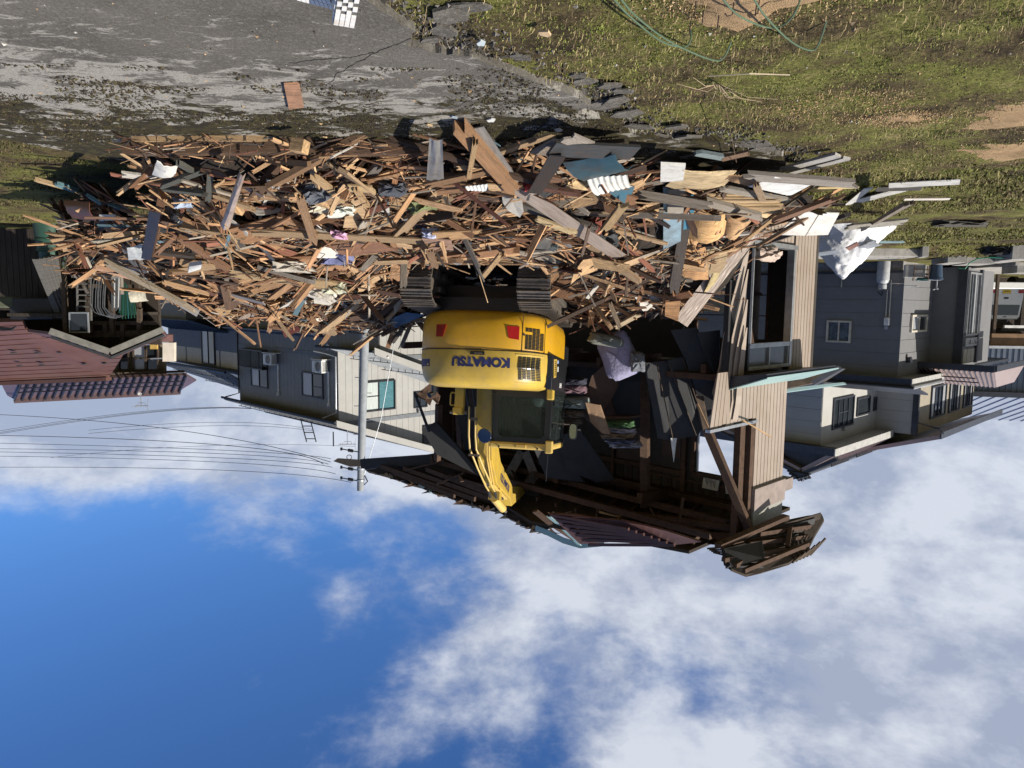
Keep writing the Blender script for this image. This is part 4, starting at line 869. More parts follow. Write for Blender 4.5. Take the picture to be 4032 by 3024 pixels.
# steps and retaining blocks in front of the house
M_step = mat('pale_concrete', (.34, .325, .30), .9, 0, .3, 5, .4, 50, dirt=(.15, .14, .12))
def blk(x0, y0, x1, y1, Y0, dep, lab, nm='concrete_block', rz=0, m=M_step, cat='concrete block'):
    a = at(x0, y0, Y0); b = at(x1, y1, Y0); cx = (a.x+b.x)/2
    MB().b2((-abs(b.x-a.x)/2, 0, -.35), (abs(b.x-a.x)/2, dep, abs(max(a.z, b.z)-min(a.z, b.z)))).build(nm, m, loc=(cx, Y0, min(a.z, b.z)), rot=(0, 0, R(rz)), label=lab, cat=cat, bevel=.012)
blk(3235, 1000, 3640, 1010, 20.4, 1.6, 'long low concrete kerb in front of the slate house', 'concrete_kerb', 0)
blk(3632, 992, 3655, 1012, 20.2, .5, 'small upright concrete post at the end of the low kerb', 'concrete_post', 10)
blk(3735, 1008, 3800, 1035, 20.9, 1.2, 'concrete step block with dark front below the porch', 'concrete_step', 10)
blk(3810, 1010, 3910, 1040, 21.0, 1.0, 'wide concrete step beside the green hose', 'concrete_step', 10)
blk(3940, 1012, 4000, 1030, 20.6, 1.0, 'low concrete block in front of the carport slab', 'concrete_block', 10)
blk(3990, 1000, 4080, 1022, 19.8, 1.0, 'concrete block at the frame edge nearest the camera', 'concrete_block', 10)
blk(4010, 1045, 4090, 1075, 22.6, 1.0, 'concrete block beside the carport drive', 'concrete_block', 10)
MB().b2((0, 0, -.3), (5.5, 6, 0)).build('carport_slab', M_step, loc=(at(3870, 1060, 24).x-5.6, 22.6, .33), kind='structure')
pts = [at(3600+k*0, 1000, 20) for k in range(1)]
MB().tube([at(3775, 1055, 20.7), at(3800, 1058, 20.6), at(3818, 1035, 20.5), at(3850, 1018, 20.4), at(3900, 1013, 20.3), at(3990, 1018, 20.2)], .016, 6).build('garden_hose', mat('green_hose', (.02, .20, .11), .4), label='green garden hose curling over the concrete steps', cat='hose', smooth=True)
# carport and van
def van():
    Y = 29.5; b = at(3965, 1128, Y); o = Vector((b.x, Y, .35)); t = empty('white_van', o, R(-4), 'white small van parked tail out inside the carport', 'van')
    M = mat('white_car_paint', (.62, .62, .60), .3, 0, .05, coat=.4); W = .74
    prof = [(-W, .28), (W, .28), (W, .85), (W-.03, 1.05), (W-.10, 1.62), (W-.2, 1.72), (-W+.2, 1.72), (-W+.10, 1.62), (-W+.03, 1.05), (-W, .85)]
    MB().prism([(x, 0, z) for x, z in prof], (0, 3.2, 0)).build('body', M, t, bevel=.05)
    MB().prism([(-.6, -.012, 1.14), (.6, -.012, 1.14), (.54, -.012, 1.55), (-.54, -.012, 1.55)], (0, .02, 0)).build('rear_window', M_glass, t, bevel=.004)
    MB().b2((-W-.01, -.08, .25), (W+.01, .1, .52)).build('bumper', M, t, bevel=.03)
    for s_ in (-1, 1): MB().b2((s_*.6-.1, -.02, .55), (s_*.6+.1, .02, .68)).build('tail_lamp', mat('red_lens', (.35, .02, .02), .2), t)
    MB().b2((-.17, -.03, .55), (.17, -.015, .70)).build('number_plate', mat('yellow_plate', (.60, .40, .03), .4), t)
    pl = t.children[-1]
    MB().b2((-.1, -.034, .59), (.1, -.031, .62)).build('plate_marks', M_frame, pl)
    MB().b2((-.09, -.025, .84), (.09, -.012, .91)).build('handle', M_frame, t)
    MB().b2((-.07, -.02, 1.6), (.07, -.005, 1.63)).build('brake_lamp', M_frame, t)
    for s_ in (-1, 1):
        w = MB().tube([(s_*.68-.09, .55, .28), (s_*.68+.09, .55, .28)], .28, 18).build('wheel', M_black, t)
    for x_ in np.linspace(-.45, .45, 3): MB().tube([(x_, .4, 1.74), (x_, .4, 1.8), (x_, 2.6, 1.8), (x_, 2.6, 1.74)], .018, 5).build('roof_bar', M_galv, t)
van()
def carport():
    o = Vector((at(3895, 1300, 29).x, 28.6, .3)); t = empty('carport', o, 0, 'open carport with brown fascia sheltering the white van', 'carport')
    w = -4.2
    for x_ in (0.05, w):
        MB().b2((x_-.05, 0, 0), (x_+.05, .1, 2.75)).build('post', M_owood, t); MB().b2((x_-.05, 4, 0), (x_+.05, 4.1, 2.75)).build('post', M_owood, t)
    MB().b2((w, 4.3, 0), (.3, 4.4, 2.7)).build('back_wall', M_dwood, t)
    MB().b2((w, -.1, 2.3), (.2, 0, 2.75)).build('fascia', mat('rusty_fascia', (.20, .12, .06), .8, 0, .5, 4, dirt=(.1, .05, .03)), t)
    MB().b2((w-.2, -.3, 2.76), (.4, 4.5, 2.86)).build('roof', M_galv, t)
    MB().b2((-.3, -.05, 1.98), (w+.4, .05, 2.08)).build('tie_rail', M_white, t)
    MB().b2((-1.2, 1.5, 2.12), (w+.6, 2.6, 2.24)).build('stored_board', M_gplank, t)
carport()
def blue_barn():
    o = Vector((at(3890, 1400, 36).x, 36, .3)); t = empty('blue_metal_barn', o, R(12), 'blue corrugated metal barn rising behind the carport', 'barn')
    M = mat('blue_corrugated', (.17, .20, .25), .45, .3, .12, 2)
    MB().b2((-14, 0, 0), (1.2, 8, 5.6)).build('wall', M, t)
    ms = MB()
    for i in range(60): ms.b2((-14+i*.25, -.03, 0), (-14+i*.25+.12, 0, 5.6))
    tag(ms.build('corrugation', M, t), kind='stuff')
    Mr = mat('pale_blue_roof', (.34, .38, .46), .4, .35, .08, 2)
    r = roof_plane('roof', t, [(-15, -.5, 5.55), (1.6, -.5, 5.55), (1.6, 6, 7.6), (-15, 6, 7.6)], Mr, .1, 30, rib_h=.05, rib_w=.06)
    MB().b2((-15, -.56, 5.35), (1.6, -.5, 5.6)).build('fascia', M_fas, r)
blue_barn()
# ================================================================ half demolished house
W = Frame((-3.73, 12.3))
M_tan = mat('tan_metal_siding', (.305, .25, .205), .5, .05, .12, 1.5, .1, 20, stretch=(1, 1, .3), dirt=(.23, .17, .12), dirt_scale=1.5)
M_tan2 = mat('pinkish_trim', (.24, .195, .175), .6)
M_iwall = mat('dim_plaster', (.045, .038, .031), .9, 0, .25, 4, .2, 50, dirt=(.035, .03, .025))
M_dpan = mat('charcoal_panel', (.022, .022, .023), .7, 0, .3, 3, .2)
M_rbrown = mat('brown_ribbed_roof', (.105, .05, .042), .45, .25, .25, 3, .15, dirt=(.06, .04, .035))
M_teal = mat('teal_flashing', (.27, .40, .40), .5, .2, .15, 4, dirt=(.15, .2, .2))
M_rafter = mat('rafter_wood', (.07, .038, .022), .85, 0, .45, 2, .5, 12, stretch=(4, 4, 4), dirt=(.05, .03, .02))
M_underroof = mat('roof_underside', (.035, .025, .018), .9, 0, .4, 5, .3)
wh = empty('wrecked_house', W.o, R(45), 'torn open two storey house with tan metal siding under demolition', 'house')
def wA(x, y, yl): a, z = W.A(x, y, yl); return Vector((a, yl, z))
def wB(x, y, xl): b, z = W.B(x, y, xl); return Vector((xl, b, z))
def wD(x, y, Y): return W.loc(at(x, y, Y))
# --- sunlit siding wall, lower storey
LB = Wall('B', 0, wh)
def strip(name, p, th, m, parent=None): return MB().prism(p, th).build(name, m, parent or wh)
def siding(px_pairs, xl, n, name='siding_board'):
    """px_pairs: ((x,y) lower-left, upper-left, upper-right, lower-right) photo pixels on plane x=xl split in n vertical boards"""
    ll, ul, ur, lr = [wB(*q, xl) for q in px_pairs]
    for i in range(n):
        a, b = i/n, (i+.93)/n; p = [ll.lerp(lr, a), ll.lerp(lr, b), ul.lerp(ur, b), ul.lerp(ur, a)]
        strip(name, p, (.02, 0, 0), M_tan)
zl, zu = 0.0, 2.78
y0w, y1w = .37, 1.98         # window opening along the wall
LB.part('wall_core', y1w, 2.95, -.1, 2.85, -.12, -.03, M_dpan)  # wall core coloured dark so shadow is painted into the board gaps
LB.part('wall_core', -.25, y0w-.02, 1.2, 2.85, -.12, -.03, M_dpan)
for i in range(7): LB.part('siding_board', y1w+.05+i*.132, y1w+.05+i*.132+.116, -.1, 2.85, -.03, 0.0, M_tan)
for i in range(12): LB.part('siding_board', y0w+i*.133, y0w+i*.133+.117, -.1, .50, -.03, 0.0, M_tan)
LB.part('wall_core', y0w, y1w, -.1, .52, -.12, -.031, M_dpan)
# window frame in the opening
wf = MB(); LB.bx(wf, y0w-.03, y0w+.03, .52, 2.72, -.10, .03); wf.build('window', M_fas, wh); wf = wh.children[-1]
LB.part('jamb', y0w+.032, y0w+.06, .52, 2.3, -.08, .035, M_alum, wf); LB.part('jamb', y1w-.05, y1w+.03, .52, 2.72, -.1, .035, M_alum, wf)
LB.part('sill', y0w-.02, y1w+.04, .52, .60, -.1, .06, M_alum, wf); LB.part('transom', y0w+.03, y1w-.05, 2.26, 2.34, -.08, .03, M_alum, wf); LB.part('head', y0w+.03, y1w-.05, 2.66, 2.72, -.08, .03, M_alum, wf)
for i in range(2):
    a = y0w+.06+i*.74; LB.part('pane', a, a+.72, 2.345, 2.655, -.03, -.02, glass('grey_glass', (.10, .11, .115), .15), wf)
    LB.part('mullion', a+.72, a+.75, 2.34, 2.66, -.06, .02, M_alum, wf)
# awning over the window
aw = MB().prism([LB.P(-.15, 2.78, .0), LB.P(-.15, 2.70, .62), LB.P(-.15, 2.74, .62), LB.P(-.15, 2.98, .0)], (0, 2.75, 0)).build('awning', M_fas, wh)
MB().prism([LB.P(-.2, 2.985, -.0), LB.P(2.66, 2.985, .0), LB.P(2.66, 2.745, .66), LB.P(-.2, 2.745, .66)], (0, 0, .02)).build('awning_top', M_teal, aw)
# --- upper storey siding
UBw = Wall('B', .02, wh); ub = 2.0
def lo(u): return 2.98
for i in range(21):
    a = -.72+i*.131; b = a+.115
    if b > ub+.05: break
    z1_ = 3.60+.03*math.sin(i*1.7) if a < .78 else 4.9
    pts = [UBw.P(a, 2.95, 0), UBw.P(b, 2.95, 0), UBw.P(b, z1_, 0), UBw.P(a, z1_, 0)]
    if a < -.2: pts = [UBw.P(a+.25*(-.2-a), 2.7, .03), UBw.P(b+.25*(-.2-b), 2.7, .03), UBw.P(b, z1_, 0), UBw.P(a, z1_, 0)]
    strip('siding_board', pts, (.02, 0, 0), M_tan)
UBw.part('wall_core', .8, ub, 2.9, 5.6, -.14, -.03, M_dpan); UBw.part('wall_core', -.1, .8, 2.9, 3.55, -.14, -.03, M_dpan)  # same dark core colour, standing in for shadow between the upper boards
UBw.part('cornice', .82, ub+.03, 4.86, 5.26, -.03, .06, M_tan2); UBw.part('cornice_end', ub+.03, ub+.42, 4.9, 5.12, -.2, .03, M_tan2)
UBw.part('gable_plaster', .84, ub, 5.26, 5.85, -.03, .03, mat('speckled_render', (.27, .27, .245), .9, 0, .25, 30, .4, 90))
UBw.part('sill_rail', -.78, .84, 3.61, 3.66, -.05, .04, M_alum)
UBw.part('corner_post', .70, .84, 3.0, 5.75, -.16, -.005, M_rafter); UBw.part('corner_post', .5, .68, 3.68, 5.75, -.22, -.1, M_rafter)
# bent strips peeled off the wall
def ribbon(name, pix, Ys, w, m, parent, nrm=(0, -1, 0), th=.008, wv=None):
    pts = [wD(x, y, Y) for (x, y), Y in zip(pix, Ys)]; b = MB(); vs = []
    for i, p in enumerate(pts):
        t_ = (pts[min(i+1, len(pts)-1)]-pts[max(i-1, 0)]).normalized(); s_ = Vector(wv) if wv else t_.cross(Vector(nrm)).normalized()
        ww = w[i] if isinstance(w, (list, tuple)) else w; n_ = s_.cross(t_).normalized()*th
        vs += [p-s_*ww/2, p+s_*ww/2, p+s_*ww/2+n_, p-s_*ww/2+n_]
    fs = []
    for i in range(len(pts)-1):
        k = i*4
        for a in range(4): fs.append((k+a, k+(a+1) % 4, k+4+(a+1) % 4, k+4+a))
    k = (len(pts)-1)*4; fs += [(3, 2, 1, 0), (k, k+1, k+2, k+3)]
    b.add(vs, fs); return b.build(name, m, parent)
fr_n = W.ex  # strips face the sun side
for k, (pix, w) in enumerate([([(2955, 935), (2930, 1040), (2895, 1180), (2860, 1330), (2845, 1440), (2818, 1545), (2838, 1610), (2850, 1670)], .16),
                              ([(2945, 1060), (2920, 1200), (2893, 1330), (2880, 1460), (2874, 1570), (2868, 1600), (2855, 1665)], .15),
                              ([(2942, 1180), (2925, 1290), (2905, 1400), (2893, 1500), (2893, 1575), (2878, 1660)], .14),
                              ([(2940, 1290), (2928, 1360), (2918, 1450), (2908, 1560), (2905, 1590), (2893, 1655)], .12)]):
    ribbon('bent_siding_strip', pix, [12.15+.03*i for i in range(len(pix))], [.02, w*.8]+[w]*(len(pix)-2), M_tan, wh, wv=(0.25, -.97, 0))
# --- back wall of the upper storey, with the window that still frames the sky
by = 1.72; BWm = Wall('A', by, wh)
def bwall(u0, u1, z0, z1, m=M_iwall, o=0, nm='back_wall'): BWm.part(nm, u0, u1, z0, z1, o-.1, o, m)
wx0, wx1, wz0, wz1 = .46, 1.72, 3.35, 4.98
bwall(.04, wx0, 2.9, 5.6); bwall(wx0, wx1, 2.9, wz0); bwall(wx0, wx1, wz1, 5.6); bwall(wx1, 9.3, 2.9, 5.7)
BWm.window(wx0, wx1, wz0, wz1, M_rafter, 1, gm=None) if False else None
f = MB(); BWm.bx(f, wx0-.05, wx1+.05, wz1, wz1+.07, -.12, .05); BWm.bx(f, wx1, wx1+.07, wz0, wz1, -.12, .05); BWm.bx(f, wx0-.06, wx0, wz0, wz1, -.12, .05); f.build('window_casing', M_rafter, wh)
BWm.part('sash_stile', wx1-.05, wx1-.005, wz0, wz1-.002, -.06, -.02, M_alum)
# lower storey back wall with a glazed door
LBW = Wall('A', 2.95, wh)
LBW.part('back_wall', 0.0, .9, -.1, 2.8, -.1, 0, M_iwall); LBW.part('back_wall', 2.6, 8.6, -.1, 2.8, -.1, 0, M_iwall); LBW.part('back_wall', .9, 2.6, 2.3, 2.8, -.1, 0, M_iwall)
d = MB(); LBW.bx(d, .9, .96, 0, 2.3, -.05, .02); LBW.bx(d, 2.54, 2.6, 0, 2.3, -.05, .02); LBW.bx(d, 1.7, 1.76, 0, 2.3, -.05, .02); d.build('sliding_door', M_rafter, wh); d = wh.children[-1]
for i in range(4): LBW.part('door_rail', .96, 2.54, .55+i*.42, .57+i*.42, -.03, .01, M_rafter, d)
for i in range(3): LBW.part('paper_pane', 1.78, 2.52, .60+i*.42, .93+i*.42, -.02, -.015, mat('paper_screen', (.55, .54, .47), .8), d)
bq = Wall('B', 1.1, wh); bq.part('inner_partition', 2.3, 2.93, .0, 2.75, -.08, 0, M_brown); bq.part('curtain_rail', .6, 2.9, 1.35, 1.42, 0, .06, M_rafter)
# second floor deck (broken edge) and beams
dk = MB().prism([(.05, 1.7, 2.78), (.05, -.1, 2.78), (1.2, -.2, 2.78), (2.3, .3, 2.78), (4.0, .1, 2.78), (6.0, .6, 2.78), (8.6, .9, 2.78), (9.2, 1.7, 2.78)], (0, 0, .1)).build('upper_floor', M_rafter, wh)
for i in range(9): MB().b2((.5+i*1.05, -.1+.3*math.sin(i*2.), 2.62), (.6+i*1.05, 1.7, 2.778)).build('floor_joist', M_rafter, dk)
# posts and rails on the back wall
for u, w_ in ((1.95, .10), (2.93, .12), (3.75, .09), (5.2, .11), (6.6, .11), (8.0, .11), (9.2, .12)): BWm.part('wall_post', u-w_/2, u+w_/2, 2.88, 5.7, .001, .09, M_rafter)
BWm.part('wall_plate', .1, 9.3, 5.42, 5.6, .003, .12, M_rafter); BWm.part('lintel', 1.9, 9.3, 5.0, 5.1, .002, .06, M_rafter); BWm.part('picture_rail', .1, 2.9, 5.16, 5.2, .002, .03, M_rafter)
for i in range(34): BWm.part('lath', 1.0+i*.25, 1.13+i*.25, 5.12, 5.40, .004, .02, M_underroof)
BWm.part('brown_panel', 3.0, 3.7, 4.65, 4.98, .004, .03, M_brown); BWm.part('brown_panel', 3.0, 3.7, 4.25, 4.6, .004, .03, M_brown); BWm.part('brown_panel', 2.05, 2.5, 4.0, 4.75, .004, .03, M_brown)
for u0, u1 in ((3.85, 5.1), (5.3, 6.5), (6.7, 7.9), (8.1, 9.2)): BWm.part('plaster_panel', u0, u1, 3.0, 4.95, .001, .015, M_iwall if u0 < 6 else M_brown)
# end wall far along and an inner partition
EW = Wall('B', 9.2, wh); EW.part('end_wall', 1.15, 1.62, 2.9, 5.6, -.1, 0, M_brown)
IP = Wall('B', 5.25, wh); IP.part('partition', .9, 1.6, 2.9, 5.3, -.05, .05, M_iwall)
for i in range(5): MB().beam(wD(1800+i*22, 1600, 17.5-i*.12), wD(1810+i*24, 1765, 17.6-i*.12), .16, .02, (0, 1, 0)).build('wall_plank', M_rafter, wh)
# --- roof: rear slope from the ridge down to the back eave, seen from below
ry = -.35
def RG(x, y): return wA(x, y, ry)
r0, r1 = RG(2750, 2128), RG(2285, 2146)
zR = 6.45
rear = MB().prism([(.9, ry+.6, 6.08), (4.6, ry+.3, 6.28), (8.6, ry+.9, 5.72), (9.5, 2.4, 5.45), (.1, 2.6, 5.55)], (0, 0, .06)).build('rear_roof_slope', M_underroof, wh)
for i in range(14):
    u = .9+i*.56; zt_ = 6.1-.055*max(0, u-4.6)*2; MB().beam((u, ry+.7, zt_-.16), (u+.1, 2.4, 5.42), .05, .09).build('rafter', M_rafter, rear)
for k, (ya, za) in enumerate(((.3, 5.72), (.9, 5.6), (1.55, 5.5))): MB().beam((.5, ya, za), (8.8, ya, za-.12), .10, .12).build('purlin', M_rafter, rear)
for u in (2.2, 4.4, 6.6): MB().beam((u, .5, 5.4), (u+.05, 1.7, 5.5), .12, .2).build('tie_beam', M_rafter, wh)
# brown ribbed sheet still on the front slope
sheet = [(2160, 2022), (2270, 2028), (2330, 2040), (2450, 2050), (2530, 2068), (2620, 2090), (2760, 2135), (2700, 2140), (2590, 2152), (2570, 2146), (2470, 2138), (2400, 2135), (2282, 2142)]
ylf = [-1.05, -.98, -.95, -.9, -.85, -.8, -.5, -.38, -.3, -.33, -.32, -.3, -.3]
fs_ = MB().prism([wA(x, y, yl) for (x, y), yl in zip(sheet, ylf)], (0, .03, -.02)).build('roof_sheet', M_rbrown, wh)
for i in range(7):
    f = i/6; a = wA(2172+f*150, 2020+f*118, -1.0+.68*f); b = wA(2480+f*180, 2068+f*62+8, -.88+.5*f)
    MB().beam(a+Vector((0, -.03, .03)), b+Vector((0, -.03, .03)), .05, .05).build('sheet_rib', M_rbrown, fs_)
ribbon('teal_verge', [(2160, 2030), (2210, 2072), (2250, 2112), (2282, 2144)], [14.9, 15.1, 15.3, 15.5], .12, M_teal, wh, nrm=(0, -1, 0), th=.02)
ribbon('teal_ridge_cap', [(2110, 2078), (2160, 2098), (2220, 2128), (2285, 2147), (2380, 2138)], [16.2, 16.0, 15.8, 15.6, 15.3], .13, M_teal, wh, nrm=(0, -1, 0), th=.02)
ribbon('broken_rafter', [(2108, 2008), (2160, 2050), (2265, 2118)], [15.0, 15.15, 15.4], .14, M_rafter, wh, th=.05)
for k, (a, b, Y) in enumerate([((2430, 2045), (2520, 2062), 14.5), ((2490, 2060), (2580, 2085), 14.3), ((2600, 2090), (2690, 2112), 14.0), ((2360, 2015), (2460, 2040), 14.6), ((2640, 2078), (2672, 2118), 13.9)]):
    MB().beam(wD(*a, Y), wD(*b, Y-.05), .05, .035).build('splintered_batten', mat('fresh_split_wood', (.42, .27, .14), .8, 0, .4, 6), wh)
MB().beam(wD(2350, 2010, 15.2), wD(2960, 2085, 13.0), .16, .16).build('round_purlin', M_rafter, wh, bevel=.06)
# boards along the front eave line, below the sheet
MB().prism([wD(2680, 2095, 14.0), wD(2960, 2100, 12.9), (wD(2990, 2075, 12.8)), wD(2860, 2150, 12.6), wD(2760, 2140, 13.6)], (0, .06, .0)).build('eave_boarding', M_rafter, wh)
# left hand roof remnant seen from below
tip, A1_ = wD(1312, 1816, 20.6), wD(1420, 1812, 20.2)
lp = [(1440, 1853, 19.9), (1412, 1812, 20.2), (1560, 1810, 19.3), (1712, 1784, 18.6), (1760, 1800, 18.2), (1980, 1860, 17.0), (2120, 1940, 16.4), (2200, 2060, 16.2), (2110, 2085, 16.4), (2000, 2040, 16.8), (1960, 2012, 17.0), (1880, 1995, 17.3), (1790, 1970, 17.7), (1770, 1955, 17.8), (1700, 1938, 18.1), (1650, 1915, 18.5), (1600, 1903, 18.8), (1560, 1886, 19.1), (1500, 1868, 19.5)]
lr = MB().prism([wD(*q) for q in lp], (0, .1, .08)).build('far_roof_slope', M_underroof, wh)
for a, b in [((1512, 1838, 19.3), (1880, 1968, 17.1)), ((1600, 1846, 18.8), (1960, 1972, 16.7)), ((1690, 1850, 18.2), (2000, 1968, 16.5)), ((1712, 1800, 18.4), (1720, 1830, 18.2)), ((1560, 1862, 19.0), (1800, 1955, 17.5)), ((1780, 1880, 17.6), (2060, 1960, 16.3))]:
    MB().beam(wD(*a)+Vector((0, -.08, -.03)), wD(*b)+Vector((0, -.08, -.03)), .07, .11).build('rafter', M_rafter, lr)
for a, b in [((1620, 1850, 18.6), (1770, 1812, 18.1)), ((1740, 1905, 17.7), (1850, 1860, 17.3)), ((1830, 1870, 17.3), (1840, 1895, 17.2))]:
    MB().beam(wD(*a)+Vector((0, -.16, -.02)), wD(*b)+Vector((0, -.16, -.02)), .09, .04).build('batten', M_rafter, lr)
MB().beam(wD(1425, 1826, 19.9), wD(1716, 1808, 18.4), .10, .26, (0, 0, 1)).build('eave_fascia', M_dpan, lr)
MB().prism([tip, wD(1330, 1804, 20.55), wD(1418, 1810, 20.1), wD(1424, 1836, 20.0), wD(1380, 1838, 20.2)], (0, .06, .01)).build('eave_tip', mat('bare_eave_board', (.26, .2, .15), .8), lr)
MB().beam(wD(1440, 1850, 19.9), wD(1500, 1840, 19.6), .03, .03).build('eave_tip', M_pale_edge, lr)
# ragged battens and torn sheathing all along the broken sky edge
EDGE = [(1500, 1868, 19.5), (1560, 1886, 19.1), (1650, 1915, 18.5), (1700, 1938, 18.1), (1790, 1970, 17.7), (1880, 1995, 17.3), (1960, 2012, 17.0), (2000, 2040, 16.8), (2110, 2085, 16.4), (2200, 2100, 16.2)]
rj = random.Random(5)
for i in range(len(EDGE)-1):
    a_, b_ = Vector(EDGE[i]), Vector(EDGE[i+1])
    for k in range(6):
        p_ = a_.lerp(b_, rj.random()); q_ = p_+Vector((rj.uniform(-45, 45), rj.uniform(-4, 13), rj.uniform(-.1, .1))); p2 = p_+Vector((rj.uniform(-30, 30), rj.uniform(-22, -6), 0))
        MB().prism([wD(*p_), wD(p_.x+rj.uniform(10, 40), p_.y+rj.uniform(-2, 9), p_.z), wD(q_.x, q_.y, q_.z), wD(*p2)], (0, .03, .01)).build('torn_sheathing', [M_underroof, M_rafter, M_dpan][k % 3], lr)
for k in range(26):
    x_ = rj.uniform(2180, 2760); f_ = (x_-2160)/600; y_ = 2022+f_*110; Y_ = 14.9-1.1*f_
    MB().beam(wD(x_, y_+rj.uniform(-6, 6), Y_), wD(x_+rj.uniform(-45, 45), y_+rj.uniform(-24, 8), Y_-.05), rj.uniform(.02, .06), .02).build('torn_sheathing', [M_rafter, M_underroof, M_owood][k % 3], wh)
# teal flashing shreds along its torn edge
for k, pix in enumerate([[(1650, 1905), (1668, 1918), (1680, 1905), (1684, 1925)], [(1690, 1935), (1712, 1932), (1728, 1942)], [(1880, 1990), (1925, 1985), (1960, 2000)], [(1800, 1970), (1840, 1968)], [(2060, 2045), (2100, 2075)]]):
    ribbon('torn_flashing', pix, [18.3-.9*(pix[0][0]-1650)/300]*len(pix), .10, M_teal, wh)
# left interior: post, hanging charcoal panels
MB().beam(wD(1728, 1592, 16.6), wD(1722, 1812, 17.0), .12, .12, (0, 1, 0)).build('end_post', M_rafter, wh)
for pts, Y in (([(1660, 1690), (1715, 1660), (1830, 1790), (1900, 1880), (1720, 1790)], 16.4), ([(1790, 1600), (1850, 1595), (1890, 1780), (1830, 1770)], 16.9), ([(1840, 1600), (1895, 1600), (1920, 1800), (1880, 1780)], 16.6)):
    MB().prism([wD(x, y, Y) for x, y in pts], (0, .04, 0)).build('hanging_panel', M_dpan, wh)
MB().beam(wD(1632, 1545, 16.0), wD(1690, 1700, 16.2), .05, .05).build('dangling_batten', M_dpan, wh)
MB().prism([wD(1632, 1558, 16.0), wD(1690, 1512, 16.0), wD(1730, 1560, 16.1), wD(1722, 1592, 16.1), wD(1700, 1570, 16.1), wD(1690, 1596, 16.0), wD(1672, 1575, 16.0)], (0, .03, 0)).build('torn_board', M_rafter, wh)
# --- roof corner over the tan wall, seen from below
rc = [(2838, 2150, 12.2), (2985, 2078, 12.7), (3100, 2046, 13.3), (3180, 2030, 13.9), (3236, 2024, 14.2), (3244, 2044, 14.15), (3205, 2110, 13.7), (3180, 2165, 13.3), (3105, 2215, 12.8), (2990, 2250, 12.3), (2935, 2262, 12.0), (2880, 2240, 11.9), (2848, 2215, 12.0)]
rcn = MB().prism([wD(*q) for q in rc], (0, .02, .05)).build('roof_corner', M_underroof, wh)
for i in range(11):
    f = i/10; a = Vector((2850+f*20, 2150+f*85)); b = Vector((3232-f*230, 2036+f*205)); 
    MB().beam(wD(a.x, a.y, 12.12-.2*f)+Vector((0, -.03, -.03)), wD(b.x, b.y, 14.0-1.6*f)+Vector((0, -.03, -.03)), .13, .02, (0, 1, 0)).build('roof_board', [M_underroof, M_dpan, M_rafter][i % 3], rcn)
for x0, y0, Y0, x1, y1, Y1, w_ in ((2838, 2158, 12.1, 3105, 2042, 13.2, .14), (2860, 2212, 11.9, 3175, 2160, 13.2, .08), (2905, 2235, 11.9, 3000, 2180, 12.5, .07), (3110, 2160, 12.9, 3120, 2085, 13.2, .08), (2940, 2255, 11.95, 3190, 2150, 13.2, .06), (3000, 2110, 12.7, 3200, 2080, 13.7, .06), (2960, 2150, 12.4, 3190, 2120, 13.6, .05)):
    MB().beam(wD(x0, y0, Y0)+Vector((0, -.1, -.06)), wD(x1, y1, Y1)+Vector((0, -.1, -.06)), w_, .07).build('rafter', M_rafter, rcn)
for k in range(6):
    x0 = 3120+k*14; MB().beam(wD(x0, 2215-k*6, 12.8+.1*k), wD(x0+30+k*6, 2190-k*14, 13.0+.1*k), .03, .03).build('splinter', M_owood, rcn)
for k in range(4): MB().beam(wD(2785+k*8, 2160+k*5, 12.2), wD(2850, 2155+k*10, 12.1), .04, .02).build('splinter', M_owood, rcn)
MB().prism([wD(2850, 2160, 11.95), wD(3000, 2130, 12.4), wD(3010, 2200, 12.1), wD(2880, 2238, 11.8)], (0, .015, 0)).build('roofing_felt', M_dpan, rcn)
# pent roof sheet debris beside the awning
for pts, Y, m_ in (([(3080, 1490), (3240, 1465), (3300, 1440), (3320, 1450), (3240, 1500), (3090, 1530)], 15.0, M_owood), ([(3085, 1530), (3320, 1505), (3325, 1512), (3085, 1545)], 15.2, M_teal), ([(3190, 1500), (3300, 1440), (3318, 1452), (3205, 1515)], 14.8, M_fas)):
    MB().prism([wD(x, y, Y) for x, y in pts], (0, .12, .02)).build('pent_roof_scrap', m_, wh)
# --- beam leaning across the window opening
MB().beam(wD(2785, 1692, 12.6), wD(2950, 2085, 12.75), .14, .10, (0, 1, 0)).build('leaning_stud', M_rafter, wh)
MB().beam(wD(2790, 1690, 12.5), wD(2745, 1590, 12.6), .04, .02, (0, 1, 0)).build('splinter', MATS['fresh_split_wood'], wh)
MB().beam(wD(2925, 1655, 12.4), wD(3035, 1720, 12.6), .03, .02).build('hanging_batten', MATS['fresh_split_wood'], wh)
MB().beam(wD(2690, 1960, 13.6), wD(2672, 2070, 13.6), .05, .05).build('hanging_batten', M_rafter, wh); MB().beam(wD(2560, 2000, 14.3), wD(2610, 2085, 14.0), .03, .03).build('hanging_batten', M_rafter, wh)
